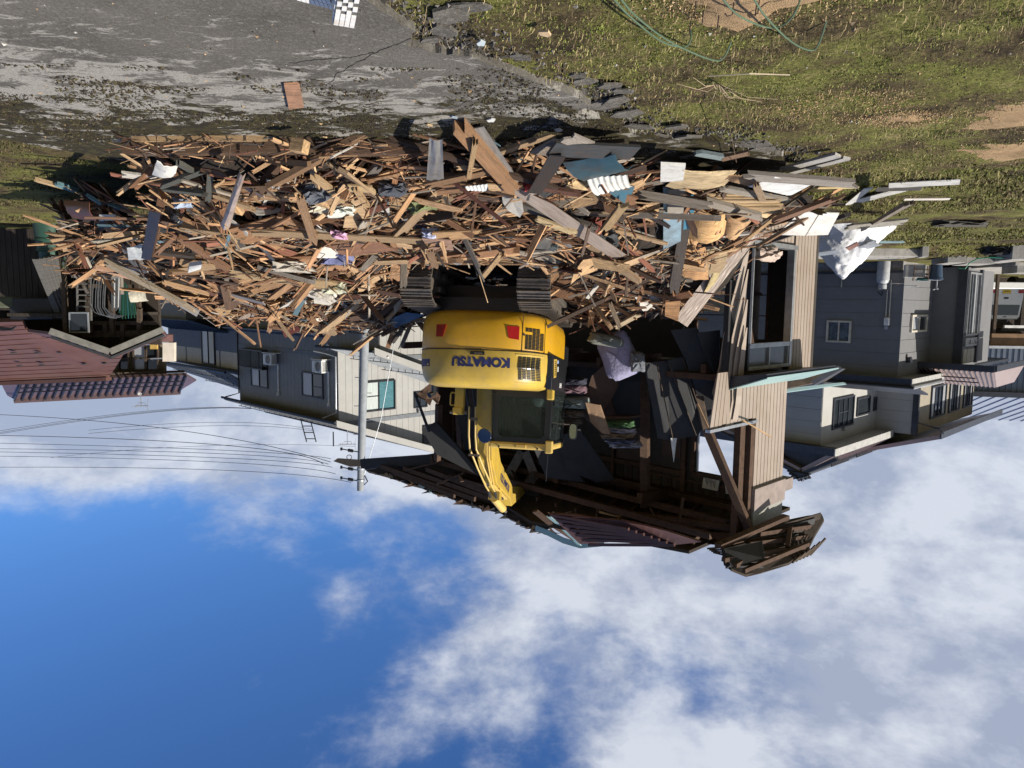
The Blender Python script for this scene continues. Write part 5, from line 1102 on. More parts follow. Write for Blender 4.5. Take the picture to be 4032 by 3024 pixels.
# --- fallen charcoal wall panels and inner lining, seen in front of the back wall
def panel(name, pts, m_, th=.04): return MB().prism([wD(*q) for q in pts], (0, th, 0)).build(name, m_, wh)
panel('charcoal_panel', [(2535, 1430, 13.0), (2625, 1420, 13.0), (2740, 1715, 13.3), (2640, 1735, 13.4), (2590, 1725, 13.4)], M_dpan)
panel('charcoal_panel', [(2628, 1418, 12.9), (2690, 1405, 12.9), (2770, 1670, 13.2), (2745, 1715, 13.2)], M_dpan)
panel('charcoal_panel', [(2640, 1300, 12.6), (2740, 1290, 12.6), (2830, 1480, 12.8), (2840, 1600, 12.9), (2775, 1650, 13.1), (2700, 1420, 12.8)], M_dpan)
panel('charcoal_panel', [(2745, 1310, 12.4), (2830, 1300, 12.5), (2850, 1560, 12.7), (2835, 1580, 12.8)], M_dpan)
for x0, y0, x1, y1 in ((2630, 1425, 2742, 1715), (2690, 1410, 2772, 1672), (2745, 1300, 2850, 1560), (2585, 1430, 2650, 1730)): MB().beam(wD(x0, y0, 12.85), wD(x1, y1, 13.1), .012, .015).build('panel_seam', M_owood, wh)
panel('torn_panel', [(2740, 1560, 12.7), (2765, 1560, 12.7), (2790, 1690, 12.8), (2770, 1700, 12.8), (2755, 1660, 12.8)], M_owood)
panel('mid_post', [(2520, 1440, 14.1), (2548, 1440, 14.1), (2548, 2000, 14.5), (2520, 2000, 14.5)], M_rafter, .1)
panel('inner_wall_panel', [(2275, 1620, 14.3), (2320, 1520, 14.2), (2400, 1560, 14.2), (2440, 1700, 14.4), (2400, 1740, 14.5)], M_brown)
panel('inner_wall_panel', [(2330, 1480, 13.9), (2420, 1400, 13.8), (2430, 1520, 14.0), (2370, 1640, 14.1), (2290, 1610, 14.1)], M_brown)
panel('fallen_ceiling', [(2190, 1720, 14.4), (2280, 1690, 14.4), (2420, 1890, 14.9), (2350, 1900, 15.0), (2230, 1850, 14.9)], M_dpan)
panel('fallen_ceiling', [(2090, 1740, 14.6), (2180, 1730, 14.6), (2300, 1900, 15.1), (2150, 1880, 15.2)], M_dpan)
panel('carton_flap', [(2305, 1585, 13.4), (2360, 1595, 13.4), (2400, 1710, 13.5), (2370, 1705, 13.5), (2325, 1660, 13.4)], mat('cardboard', (.22, .14, .085), .85))
panel('closet_shelf', [(2375, 1640, 13.7), (2480, 1640, 13.7), (2480, 1650, 13.7), (2375, 1650, 13.7)], M_rafter, .4)
panel('hanging_cloth_strip', [(2640, 1725, 13.3), (2664, 1725, 13.3), (2655, 1800, 13.35), (2652, 1820, 13.35)], M_white, .01)
panel('closet_back', [(2380, 1500, 14.6), (2525, 1500, 14.2), (2525, 1650, 14.3), (2380, 1650, 14.7)], M_dpan)
# --- belongings left inside
def soft(name, c, d, Y, colr, lab, cat, seed=0, amp=.12, rz=0.0, tilt=0.0):
    """a soft pillow-like body, wrinkled"""
    n, K = 22, 12; vs = []; fs = []; r_ = random.Random(seed)
    for i in range(K+1):
        ph = -math.pi/2+math.pi*i/K
        for k in range(n):
            a = 2*math.pi*k/n; e = .45
            cx = math.copysign(abs(math.cos(a))**e, math.cos(a)); sy = math.copysign(abs(math.sin(a))**e, math.sin(a))
            rr = max(math.cos(ph), 0)**.6; w = 1+amp*(float(vnoise(k*.9+seed*7, i*.9, 1, seed))-.5)
            vs.append((cx*rr*w*d[0]/2, math.sin(ph)*d[1]/2*w, sy*rr*w*d[2]/2))
    for i in range(K):
        for k in range(n): fs.append((i*n+k, (i+1)*n+k, (i+1)*n+(k+1) % n, i*n+(k+1) % n))
    o = MB().add(vs, fs).build(name, M_cloth, loc=c if isinstance(c, Vector) else at(*c, Y), rot=(0, tilt, rz), smooth=60, label=lab, cat=cat)
    o.color = (*colr, 1); return o
soft('futon', (2435, 1400), (.62, .28, .85), 13.3, (.26, .25, .37), 'pale lilac futon slumping out of the torn closet', 'futon', 2, .25, R(20), R(-22))
soft('blanket', (2385, 1340), (.6, .3, .2), 12.9, (.15, .16, .14), 'pale grey blanket wedged above the lilac futon', 'blanket', 4, .3, 0, R(10))
for k, (x, y, c_, lab) in enumerate([(2435, 1668, (.10, .22, .09), 'green patterned folded blanket at the top of the closet stack'), (2440, 1690, (.40, .36, .42), 'white striped folded blanket below the green one'), (2430, 1712, (.28, .20, .13), 'tan folded blanket in the middle of the closet stack'), (2440, 1730, (.10, .11, .18), 'navy folded bedding near the bottom of the closet stack'), (2460, 1748, (.33, .33, .40), 'pale rolled bedding at the bottom of the closet stack')]):
    soft('folded_blanket', (x, y), (.62, .4, .13), 13.7, [q*.6 for q in c_], lab, 'blanket', 10+k, .4, R(15), R(6*(k % 2)-3))
for k, (x, y, d_, c_, lab) in enumerate([(2255, 1530, (.5, .4, .2), (.22, .13, .16), 'dark purple patterned bedding bundled beside the excavator cab'), (2262, 1585, (.55, .4, .25), (.33, .38, .36), 'pale grey futon roll beside the cab'), (2250, 1625, (.5, .4, .16), (.14, .10, .08), 'brown rolled bedding just above the pale futon roll'), (2245, 1655, (.5, .4, .16), (.10, .075, .06), 'dark brown rolled mat on top of the bedding by the cab'), (2258, 1500, (.5, .4, .16), (.05, .05, .08), 'navy bedding bundle low beside the cab')]):
    soft('bedding_roll', (x, y), d_, 13.7, [q*.6 for q in c_], lab, 'bedding', 30+k, .3, R(12))
soft('cloth_bundle', (2510, 1425), (.25, .2, .35), 13.0, (.14, .15, .17), 'grey cloth bundle hanging beside the lilac futon', 'cloth', 51, .5)
soft('laundry_bundle', (3020, 1000), (.62, .25, .22), 12.9, (.42, .33, .28), 'cream and red clothes crumpled in the window opening', 'clothes', 52, .9, R(-40))
# framed certificates hanging upside up on the back wall
def certificate(pts, lab):
    P = [wA(x, y, by-.02) for x, y in pts]; c = sum(P, Vector())/4; wp = W.w(c)
    t = empty('framed_certificate', wp, R(45), lab, 'certificate', 'framed certificates on the back wall')
    Q = [p-c for p in P]; off = Vector((0, -.025, 0))
    MB().prism(Q, off).build('frame', M_dpan, t)
    MB().prism([q*.86+Vector((0, -.027, 0)) for q in Q], (0, -.003, 0)).build('paper', mat('certificate_paper', (.5, .49, .44), .8), t)
    pp = t.children[-1]; b = MB()
    for i in range(9):
        f = .16+.075*i; a0 = Q[0].lerp(Q[1], f); a1 = Q[3].lerp(Q[2], f); u0, u1 = .22, .5+.28*(i % 3)/2
        b.beam(a0.lerp(a1, u0)*.86+Vector((0, -.031, 0)), a0.lerp(a1, u1)*.86+Vector((0, -.031, 0)), .012, .002, (0, 1, 0))
    b.build('lettering', M_dpan, pp)
certificate([(2770, 1862), (2843, 1884), (2833, 1938), (2762, 1922)], 'framed certificate to the window side of the leaning stud')
certificate([(2852, 1898), (2912, 1890), (2918, 1942), (2858, 1948)], 'framed certificate beyond the leaning stud, nearest the corner post')
# ================================================================ excavator on the rubble
M_yel = mat('hood_yellow', (.48, .325, .05), .42, 0, .10, 5, .04, 60, spec=.45, coat=.08, dirt=(.27, .20, .10), dirt_scale=4.5, dirt_amt=.42)
M_org = mat('counterweight_yellow', (.51, .275, .008), .36, 0, .08, 5, .04, 60, spec=.5, coat=.15, dirt=(.30, .17, .05), dirt_scale=4.5, dirt_amt=.35)
M_pale = mat('sun_bleached_yellow', (.52, .36, .10), .45, 0, .08, 3)
M_blk = mat('black_cab_paint', (.012, .013, .015), .3, 0, .2, spec=.5)
M_steel = mat('track_steel', (.13, .115, .10), .55, .45, .4, 8, .3, 30, dirt=(.17, .125, .085), dirt_scale=4, dirt_amt=.7)
M_navy = mat('navy_lettering', (.018, .022, .085), .5); M_decal_w = mat('white_lettering', (.65, .65, .65), .5)
M_redl = mat('red_reflector', (.28, .008, .010), .25)
M_cabg = bpy.data.materials.new('cab_glass'); M_cabg.use_nodes = True
_b = M_cabg.node_tree.nodes['Principled BSDF']; _b.inputs['Base Color'].default_value = (.30, .38, .36, 1); _b.inputs['Transmission Weight'].default_value = .95; _b.inputs['Roughness'].default_value = .03; _b.inputs['IOR'].default_value = 1.33
def text_mesh(txt, size, bold=.0, shear=0):
    cu = bpy.data.curves.new('lettering', 'FONT'); cu.body = txt; cu.size = size; cu.align_x = 'CENTER'; cu.align_y = 'CENTER'; cu.offset = bold; cu.shear = shear; cu.resolution_u = 3; cu.space_character = 1.0
    o = bpy.data.objects.new('lettering', cu); col.objects.link(o); dg = bpy.context.evaluated_depsgraph_get(); me = bpy.data.meshes.new_from_object(o.evaluated_get(dg)); bpy.data.objects.remove(o); bpy.data.curves.remove(cu)
    return me
def excavator():
    t = empty('excavator', (.28, 12.62, 1.16), 0, 'yellow short tail excavator standing on the rubble, seen from behind', 'excavator', rot=(R(8.0), R(.6), R(12)))
    Wd, T = 1.09, 1.2; PW = 3.0
    def tail(x, ins=0): return -(T-ins)*(max(0, 1-(abs(x)/(Wd-ins))**PW))**(1/PW)
    def ring(z, ins, fr, n=36):
        p = []
        for i in range(n+1):
            a = math.pi+math.pi*i/n; c, s = math.cos(a), math.sin(a); e = 2/PW
            p.append(((Wd-ins)*math.copysign(abs(c)**e, c), (T-ins)*math.copysign(abs(s)**e, s), z))
        return p+[(Wd-ins, fr, z), (-(Wd-ins), fr, z)]
    def loft(prof, fr):
        m = MB(); rs = [ring(z, i_, fr) for z, i_ in prof]; n = len(rs[0]); vs = [v for r_ in rs for v in r_]; fs = []
        for i in range(len(rs)-1):
            for k in range(n): fs.append((i*n+k, i*n+(k+1) % n, (i+1)*n+(k+1) % n, (i+1)*n+k))
        fs += [tuple(range(n-1, -1, -1)), tuple(range((len(rs)-1)*n, len(rs)*n))]; return m.add(vs, fs)
    loft([(.72, .16), (.745, .09), (.80, .035), (.90, .005), (1.0, 0), (1.30, 0), (1.335, .012)], .9).build('counterweight', M_org, t, smooth=35)
    cw = t.children[-1]
    loft([(1.335, .02), (1.35, .004), (1.42, 0), (1.62, .01), (1.76, .04), (1.84, .085), (1.89, .15), (1.915, .25)], .05).build('engine_hood', M_yel, t, smooth=35)
    hd = t.children[-1]
    MB().b2((.15, .06, 1.2), (1.09, 1.15, 1.62)).build('tank_cover', M_yel, t, bevel=.03); MB().b2((-1.0, -.3, .74), (1.0, 1.35, 1.05)).build('slew_frame', M_blk, t)
    MB().b2((-.75, -.9, .5), (.75, .75, .75)).build('swing_bearing', M_blk, t)
    # curved patches on the tail
    def patch(u0, u1, z0, z1, o, n=8, slant=0, fz=None):
        m = MB(); vs = []; fs = []
        for i in range(n+1):
            x = u0+(u1-u0)*i/n; 
            def nr(x):
                e = .002; d = Vector((1, (tail(x+e)-tail(x-e))/(2*e), 0)).normalized(); return Vector((d.y, -d.x, 0))
            N_ = nr(x)
            for z, xx in ((z0, x), (z1, x+slant)):
                ins = 0 if z < 1.6 else .01+.03*(z-1.62)/.14 if z < 1.76 else .04+.045*(z-1.76)/.08
                b = Vector((xx, tail(xx, max(ins, 0)), z)); vs += [b-N_*.01, b+N_*o]
        for i in range(n):
            k = i*4; fs += [(k+1, k+5, k+7, k+3), (k+3, k+7, k+6, k+2), (k, k+4, k+5, k+1), (k, k+2, k+6, k+4)]
        fs += [(0, 1, 3, 2), (n*4, n*4+2, n*4+3, n*4+1)]
        return m.add(vs, fs)
    for s_, u in ((1, .56), (-1, -.58)):
        m = MB(); P = [(u-.10, 1.20), (u+.10, 1.20), (u+.05 if s_ < 0 else u+.09, 1.02), (u-.09 if s_ < 0 else u-.05, 1.0)]
        P = [(u-.09, .98), (u+.09, .98), (u+.055, 1.155), (u-.02, 1.165)] if s_ > 0 else [(u-.09, .98), (u+.09, .98), (u+.09, 1.17), (u-.045, 1.14)]
        if s_ > 0: P = [(u-.085, .965), (u+.09, .965), (u+.09, 1.155), (u-.03, 1.155)]
        else: P = [(u-.085, .965), (u+.10, .965), (u+.06, 1.15), (u-.085, 1.165)]
        q = [Vector((x, tail(x)-.016, z)) for x, z in P]; m.prism(q, (0, .03, 0)); m.build('reflector', M_redl, cw)
    # seams
    for x in (-.71, -1.0):
        pts = [(x, tail(x)-.002, z) for z in np.linspace(.8, 1.33, 8)]; MB().tube(pts, .006, 5).build('panel_seam', M_blk, cw)
    pts = [(x, tail(x)-.003, 1.338) for x in np.linspace(-1.05, 1.08, 40)]; MB().tube(pts, .008, 5).build('panel_seam', M_blk, hd)
    patch(-.16, .06, 1.365, 1.42, .01).build('hood_latch', M_blk, hd); patch(-.13, .0, 1.385, 1.405, .015).build('latch_handle', M_steel, hd.children[-1])
    # vent grilles (slots) on both covers
    def grille(name, u0, u1, z0, z1, rows, cols, par, skip=None, frame=True):
        if frame: patch(u0-.035, u1+.035, z0-.035, z1+.035, .006).build('vent_surround', par.data.materials[0], par)
        g = MB()
        for r_ in range(rows):
            for c in range(cols):
                if skip and skip(r_, c): continue
                a = u0+(u1-u0)*c/cols; b = a+(u1-u0)/cols*.82; z = z0+(z1-z0)*r_/rows; p = patch(a, b, z, z+(z1-z0)/rows*.62, .009, 1); g.add(p.v, p.f)
        g.build(name, M_blk, par)
    grille('vent_slots', -.985, -.745, .975, 1.31, 16, 5, cw, lambda r_, c: (r_ < 3 and c == 0) or (3 <= r_ < 5 and c > 2), False)
    grille('vent_slots', -.96, -.66, 1.42, 1.78, 15, 5, hd)
    MB().tube([(-.735, tail(-.735), 1.08), (-.735, tail(-.735)-.02, 1.08)], .018, 10).build('lock_cap', M_steel, cw)
    # lettering
    def bent_text(txt, size, uc, zc, m, par, bold=.006, o=.004, sx=1.0):
        me = text_mesh(txt, size, bold)
        for v in me.vertices:
            x = uc+v.co.x*sx; z = zc+v.co.y; ins = .01*max(0, z-1.42)/.2 if z < 1.62 else .01+.03*(z-1.62)/.14
            v.co = (x, tail(x, max(ins, 0))-o, z)
        me.materials.append(m); return link('lettering', me, par)
    bent_text('KOMATSU', .19, -.10, 1.52, M_navy, hd, .011, sx=1.02)
    patch(.76, .98, 1.50, 1.615, .004).build('rental_decal', M_navy, hd); dc = hd.children[-1]
    bent_text('R', .10, .80, 1.558, mat('decal_gold', (.6, .42, .06), .5), dc, .005, .008, .7); bent_text('RENTAL', .045, .90, 1.575, M_decal_w, dc, .002, .008, .6); bent_text('KOMATSU', .028, .90, 1.535, M_decal_w, dc, .001, .008, .6)
    patch(.90, .97, 1.425, 1.465, .003).build('caution_decal', mat('caution_yellow', (.6, .42, .01), .5), hd)
    # left side: black door with vent and number
    sd = MB().prism([(-1.124, -.62, 1.34), (-1.124, .9, 1.34), (-1.124, .9, 1.9), (-1.10, .9, 1.93), (-1.10, -.45, 1.88), (-1.124, -.58, 1.7)], (.1, 0, 0)).build('side_door', M_blk, t, bevel=.01)
    MB().prism([(-1.13, -.50, 1.40), (-1.13, -.20, 1.38), (-1.13, -.20, 1.68), (-1.13, -.44, 1.70)], (.01, 0, 0)).build('side_vent', M_yel, sd, bevel=.005); sv = sd.children[-1]
    for i in range(8): MB().b2((-1.134, -.42, 1.43+i*.03), (-1.129, -.26, 1.442+i*.03)).build('vent_slot', M_blk, sv)
    me = text_mesh('34547', .105, .004); 
    for v in me.vertices: v.co = (-1.131, .33-v.co.x*1.0, 1.79+v.co.y)
    me.materials.append(M_decal_w); link('lettering', me, sd)
    for y_, c_ in ((-.12, M_decal_w), (-.04, mat('blue_sticker', (.05, .2, .5), .5))): MB().tube([(-1.129, y_, 1.42), (-1.133, y_, 1.42)], .03, 12).build('sticker', c_, sd)
    MB().b2((-1.133, -.12, 1.50), (-1.129, -.02, 1.58)).build('sticker', M_decal_w, sd)
    MB().b2((-1.09, -.18, 1.86), (-.98, -.02, 2.05)).build('hood_hinge_post', M_yel, t, bevel=.02)
    # cab
    x0, x1, y0, y1, z0, z1 = -1.08, -.02, -.02, 1.55, 1.05, 2.84
    cb = MB(); pw = .07
    for x in (x0+pw/2, x1-pw/2):
        for y in (y0+pw/2, y1-pw/2): cb.beam((x, y, z0), (x+(.03 if x < -.5 else -.03), y, z1-.05), pw, pw, (0, 1, 0))
        cb.beam((x, y0, 1.9), (x, y1, 1.9), pw, .10); cb.beam((x+(.03 if x < -.5 else -.03), y0, z1-.05), (x+(.03 if x < -.5 else -.03), y1, z1-.05), pw, pw); cb.b2((x-.02, y0, z0), (x+.02, y1, 1.88))
        cb.beam((x+(.015 if x < -.5 else -.015), .75, 1.9), (x+(.03 if x < -.5 else -.03), .75, z1-.05), .06, .06, (0, 1, 0))
    cb.beam((x0, y0+.03, 1.93), (x1, y0+.03, 1.93), .06, .12); cb.beam((x0, y0+.03, z1-.07), (x1, y0+.03, z1-.07), .06, .12); cb.beam((x0, y1-.03, z1-.07), (x1, y1-.03, z1-.07), .06, .1); cb.b2((x0, y1-.05, z0), (x1, y1, 1.3)); cb.b2((x0, y0, z0), (x1, y1, z0+.05))
    cb.build('cab_frame', M_blk, t, bevel=.015)
    cf = t.children[-1]
    # rear window: black border with rounded glass
    rw = MB(); N_ = 6; hw, hh, rr = .40, .335, .10; cx, cz = (x0+x1)/2-.0, 2.36; outer = [(x0+.07, 1.98), (x1-.07, 1.98), (x1-.10, z1-.12), (x0+.10, z1-.12)]
    inner = []
    for (sx, sz, a0) in ((1, -1, -90), (1, 1, 0), (-1, 1, 90), (-1, -1, 180)):
        for k in range(N_+1):
            a = R(a0+90*k/N_); inner.append((cx+sx*(hw-rr)+rr*math.cos(a), cz+sz*(hh-rr)+rr*math.sin(a)))
    n = len(inner)
    def out_pt(p):
        dx, dz = p[0]-cx, p[1]-cz; s_ = min((.46)/max(abs(dx), 1e-4), (.40)/max(abs(dz), 1e-4)); return (cx+dx*s_, cz+dz*s_)
    o2 = [out_pt(p) for p in inner]
    vs = [(x, y0-.005, z) for x, z in inner]+[(x, y0-.005, z) for x, z in o2]+[(x, y0+.02, z) for x, z in inner]+[(x, y0+.02, z) for x, z in o2]
    fs = [(i, (i+1) % n, n+(i+1) % n, n+i) for i in range(n)]+[(2*n+i, 3*n+i, 3*n+(i+1) % n, 2*n+(i+1) % n) for i in range(n)]+[(i, 2*n+i, 2*n+(i+1) % n, (i+1) % n) for i in range(n)]
    rw.add(vs, fs).build('rear_window_border', M_blk, cf)
    MB().prism([(x, y0+.008, z) for x, z in inner], (0, .004, 0)).build('rear_window', M_cabg, cf)
    for nm, p in (('side_window', [(x0+.01, .05, 1.96), (x0+.01, .72, 1.96), (x0+.045, .72, z1-.1), (x0+.045, .05, z1-.1)]), ('door_window', [(x0+.01, .79, 1.5), (x0+.01, 1.5, 1.5), (x0+.045, 1.5, z1-.1), (x0+.045, .79, z1-.1)])):
        MB().prism(p, (.005, 0, 0)).build(nm, M_cabg, cf)
    MB().prism([(x1-.01, .05, 1.96), (x1-.01, 1.5, 1.96), (x1-.045, 1.5, z1-.1), (x1-.045, .05, z1-.1)], (-.005, 0, 0)).build('right_window', M_cabg, cf)
    MB().prism([(x0+.07, y1-.02, 1.3), (x1-.07, y1-.02, 1.3), (x1-.09, y1-.02, z1-.1), (x0+.09, y1-.02, z1-.1)], (0, .005, 0)).build('windscreen', M_cabg, cf)
    rf = MB().prism([(x0+.02, y0-.03, z1-.06), (x1-.0, y0-.03, z1-.06), (x1-.0, y1, z1-.04), (x0+.02, y1, z1-.04)], (0, 0, .11)).build('cab_roof', M_pale, t, bevel=.035)
    MB().b2((-.66, y0-.05, z1-.03), (-.48, y0-.025, z1+.03)).build('roof_grip', M_pale, rf, bevel=.01)
    MB().b2((x0-.02, y0-.07, z1-.12), (x0+.1, y0+.06, z1+.09)).build('roof_bracket', M_pale, rf, bevel=.02)
    for x_ in (-.2, -.85): MB().tube([(x_, y0-.03, z1+.02), (x_, y0-.06, z1+.03)], .015, 8).build('roof_bolt', M_blk, rf)
    MB().tube([(x0+.05, y0-.03, z1+.02), (x0+.06, y0-.04, z1+.55)], .006, 5).build('radio_aerial', M_blk, rf)
    for z_ in (2.08, 2.45): MB().b2((x0-.02, .02, z_), (x0+.01, .14, z_+.07)).build('door_hinge', M_blk, cf, bevel=.01)
    # seat and helmet inside
    MB().b2((-.82, .55, 1.35), (-.32, 1.05, 1.55)).b2((-.80, .45, 1.5), (-.34, .6, 2.15)).b2((-.69, .44, 2.14), (-.45, .56, 2.38)).build('operator_seat', M_black, cf, bevel=.05)
    MB().b2((-.25, .6, 1.3), (-.1, 1.3, 1.75)).build('console', M_blk, cf, bevel=.02)
    MB().lathe([(.12, 0), (.125, .03), (.11, .09), (.07, .14), (.02, .155)], (-.80, .18, 2.02), 16).build('helmet_on_shelf', M_decal_w, cf, smooth=True)
    MB().prism([(-1.0, .12, 2.0), (-.78, .1, 2.0), (-.82, .16, 2.16), (-.97, .14, 2.20)], (0, .05, 0)).build('paper_bag', mat('pale_green_cloth', (.36, .46, .40), .9), cf)
    MB().b2((-1.03, .06, 1.96), (-.1, .42, 1.99)).build('rear_shelf', M_black, cf)
    # mirrors
    m_ = MB().lathe([(.005, -.012), (.12, -.01), (.128, 0), (.12, .012), (.005, .016)], n=20).build('round_mirror', mat('dark_blue_mirror', (.012, .02, .05), .15, 0, .1, spec=.7), t, loc=(.06, y0-.02, 2.70), rot=(R(78), 0, R(10)), smooth=40)
    MB().tube([(.04, y0, 2.70), (-.07, y0+.02, 2.74), (-.12, y0+.05, 2.8)], .013, 6).build('mirror_arm', M_blk, t)
    lm = MB(); lm.add([], []); pts = [(-1.30+.075*math.copysign(abs(math.cos(a))**.6, math.cos(a)), .95, 2.58+.15*math.copysign(abs(math.sin(a))**.7, math.sin(a))) for a in np.linspace(0, 2*math.pi, 20, endpoint=False)]
    MB().prism(pts, (0, .05, 0)).build('side_mirror', M_blk, t, bevel=.012); mm = t.children[-1]
    MB().prism([((p[0]+1.30)*.8-1.30, .944, (p[2]-2.58)*.85+2.58) for p in pts], (0, .01, 0)).build('mirror_glass', mat('mirror_glass', (.55, .6, .6), .05, .9), mm)
    MB().tube([(-1.28, .98, 2.48), (-1.22, 1.05, 2.34), (-1.09, 1.1, 2.3)], .013, 6).build('mirror_arm', M_blk, t)
    # handrail post on the right
    MB().b2((.54, .25, 1.55), (.70, .38, 2.27)).build('lamp_post', M_yel, t, bevel=.02); lp = t.children[-1]
    MB().b2((.55, .22, 2.25), (.72, .40, 2.38)).build('lamp_head', M_yel, lp, bevel=.02)
    for s_ in (-1, 1): MB().tube([(.63+s_*.1, .3, 2.34), (.63+s_*.15, .3, 2.34)], .028, 8).build('bolt', M_steel, lp)
    MB().tube([(.70, .32, 2.0), (.78, .32, 2.0), (.79, .32, 2.03), (.79, .32, 2.2), (.78, .32, 2.22), (.70, .32, 2.22)], .014, 6).build('grab_handle', M_yel, lp)
    MB().tube([(.92, -.25, 1.86), (.93, -.22, 2.02), (.98, -.3, 2.07)], .05, 10).build('exhaust_pipe', M_blk, t)
    # boom, arm, rams
    bx, bw = .30, .28
    prof = [(.66, 1.15), (.98, 1.2), (1.2, 2.2), (1.36, 2.78), (1.78, 3.26), (2.95, 3.82), (3.05, 3.98), (2.86, 4.1), (1.55, 3.66), (1.06, 3.2), (.84, 2.5)]
    MB().prism([(bx-bw/2, y, z) for y, z in prof], (bw, 0, 0)).build('boom', M_yel, t, bevel=.012); bm = t.children[-1]
    me = text_mesh('KOMATSU', .20, .007)
    d = Vector((0, 1.25, .50)).normalized(); n_ = Vector((0, -d.z, d.y)); c0 = Vector((bx-bw/2-.004, 2.25, 3.71))
    for v in me.vertices: v.co = c0-d*(v.co.x*1.0)+n_*(v.co.y)
    me.materials.append(M_navy); link('lettering', me, bm)
    MB().b2((bx-.17, .70, 1.0), (bx+.17, 1.0, 1.5)).build('boom_foot', M_blk, t)
    for dx in (-.05, .07):                     # steel pipes up the back of the boom
        pts = [(bx+dx+.16, .62, 2.2), (bx+dx+.16, .70, 2.75), (bx+dx+.16, .82, 3.0), (bx+dx+.05, 1.02, 3.35), (bx+dx-.02, 1.45, 3.72), (bx+dx-.02, 1.7, 3.83)]
        MB().tube(pts, .017, 7).build('hydraulic_pipe', M_pale, bm, smooth=True)
        pts = [(bx+dx+.17, .45, 1.75), (bx+dx+.18, .50, 2.0), (bx+dx+.16, .62, 2.22)]; MB().tube(pts, .024, 7).build('hose', M_black, bm, smooth=True)
        pts = [(bx+dx-.02, 1.7, 3.83), (bx+dx-.0, 1.95, 3.98), (bx+dx-.02, 2.25, 4.0), (bx+dx-.02, 2.45, 4.06)]; MB().tube(pts, .024, 7).build('hose', M_black, bm, smooth=True)
    for dx in (-.10, -.06):
        pts = [(bx+dx, .88, 2.75), (bx+dx, .98, 3.16), (bx+dx, 1.45, 3.68), (bx+dx, 2.7, 4.1)]; MB().tube(pts, .014, 6).build('hydraulic_pipe', M_pale, bm, smooth=True)
    MB().box((bx+.14, .66, 2.45), (.12, .05, .05)).build('pipe_clamp', M_steel, bm); MB().box((bx+.14, .80, 3.1), (.2, .04, .04)).build('pipe_clamp', M_steel, bm)
    MB().tube([(bx+.02, 2.05, 4.0), (bx+.02, 2.9, 4.32)], .085, 14).build('arm_cylinder', M_pale, t, smooth=True); MB().tube([(bx+.02, 2.9, 4.32), (bx+.02, 3.2, 4.42)], .04, 10).build('arm_cylinder_rod', M_steel, t, smooth=True)
    MB().b2((bx-.11, 1.95, 3.78), (bx+.11, 2.15, 4.03)).build('cylinder_bracket', M_yel, bm)
    MB().prism([(bx-.11, 2.88, 3.85), (bx-.11, 3.02, 4.12), (bx-.11, 3.2, 4.3), (bx-.11, 4.7, 4.2), (bx-.11, 4.7, 4.05)], (.22, 0, 0)).build('arm', M_yel, t, bevel=.01)
    for s_ in (-1, 1): MB().prism([(bx+s_*.05+dx_*0, 4.35, 2.2) if i == 0 else p for i, p in enumerate([(0, 0, 0), (bx+s_*.05, 4.7, 2.1), (bx+s_*.3, 4.75, 1.6), (bx+s_*.05, 4.7, 1.1), (bx+s_*.12, 4.55, 1.6)])], (0, .2, 0)).build('grapple_jaw', M_steel, t) if False else None
    for s_ in (-1, 1): MB().beam((bx+s_*.08, 4.68, 4.1), (bx+s_*.30, 4.8, 3.75), .12, .2).beam((bx+s_*.30, 4.8, 3.77), (bx+s_*.05, 4.85, 3.25), .1, .2).build('grapple_jaw', M_steel, t)
    for s_ in (-1, 1): MB().tube([(bx+s_*.09, 1.2, 1.35), (bx+s_*.09, 1.45, 2.7)], .04, 10).build('boom_cylinder', M_yel, t)
    # tracks
    L, Hh, sw = 2.9, .66, .50; r_ = Hh/2; st = L-2*r_
    per = 2*st+2*math.pi*r_; ns = 42
    me0 = MB().box((0, 0, 0), (sw, per/ns*.93, .028)).b2((-sw/2, -per/ns*.44, .013), (sw/2, -per/ns*.30, .05)).b2((-sw/2, .0, .013), (sw/2, .018, .032)).b2((-sw/2, per/ns*.30, .013), (sw/2, per/ns*.40, .032))
    me = bpy.data.meshes.new('track_shoe'); me.from_pydata(me0.v, [], me0.f); me.update(); me.materials.append(M_steel)
    for s_ in (-1, 1):
        cx = s_*.915; tr = MB().b2((cx-.12, -st/2-.05, .12), (cx+.12, st/2+.05, .52)).b2((cx-.2, -st/2+.3, .32), (cx+.2, st/2-.3, .42)).build('track_frame', M_steel, t, bevel=.02)
        for yy in (-st/2, st/2): MB().tube([(cx-.1, yy, r_), (cx+.1, yy, r_)], .27, 20).tube([(cx-.16, yy, r_), (cx+.16, yy, r_)], .10, 12).build('sprocket', M_steel, tr)
        for i in range(5): MB().tube([(cx-.17, -.85+i*.42, .13), (cx+.17, -.85+i*.42, .13)], .085, 10).build('roller', M_steel, tr)
        for i in range(ns):
            d = (i+.5)/ns*per
            if d < st: y, z, a = -st/2+d, 0, math.pi
            elif d < st+math.pi*r_: q = (d-st)/r_; y, z, a = st/2+r_*math.sin(q), r_-r_*math.cos(q), math.pi+q
            elif d < 2*st+math.pi*r_: y, z, a = st/2-(d-st-math.pi*r_), Hh, 0
            else: q = (d-2*st-math.pi*r_)/r_; y, z, a = -st/2-r_*math.sin(q), r_+r_*math.cos(q), q
            o = link('track_shoe', me, tr, (cx, y, z), (a, 0, 0))
    MB().b2((-.7, -.5, .25), (.7, .5, .5)).build('car_body', M_blk, t)
    return t
excavator()
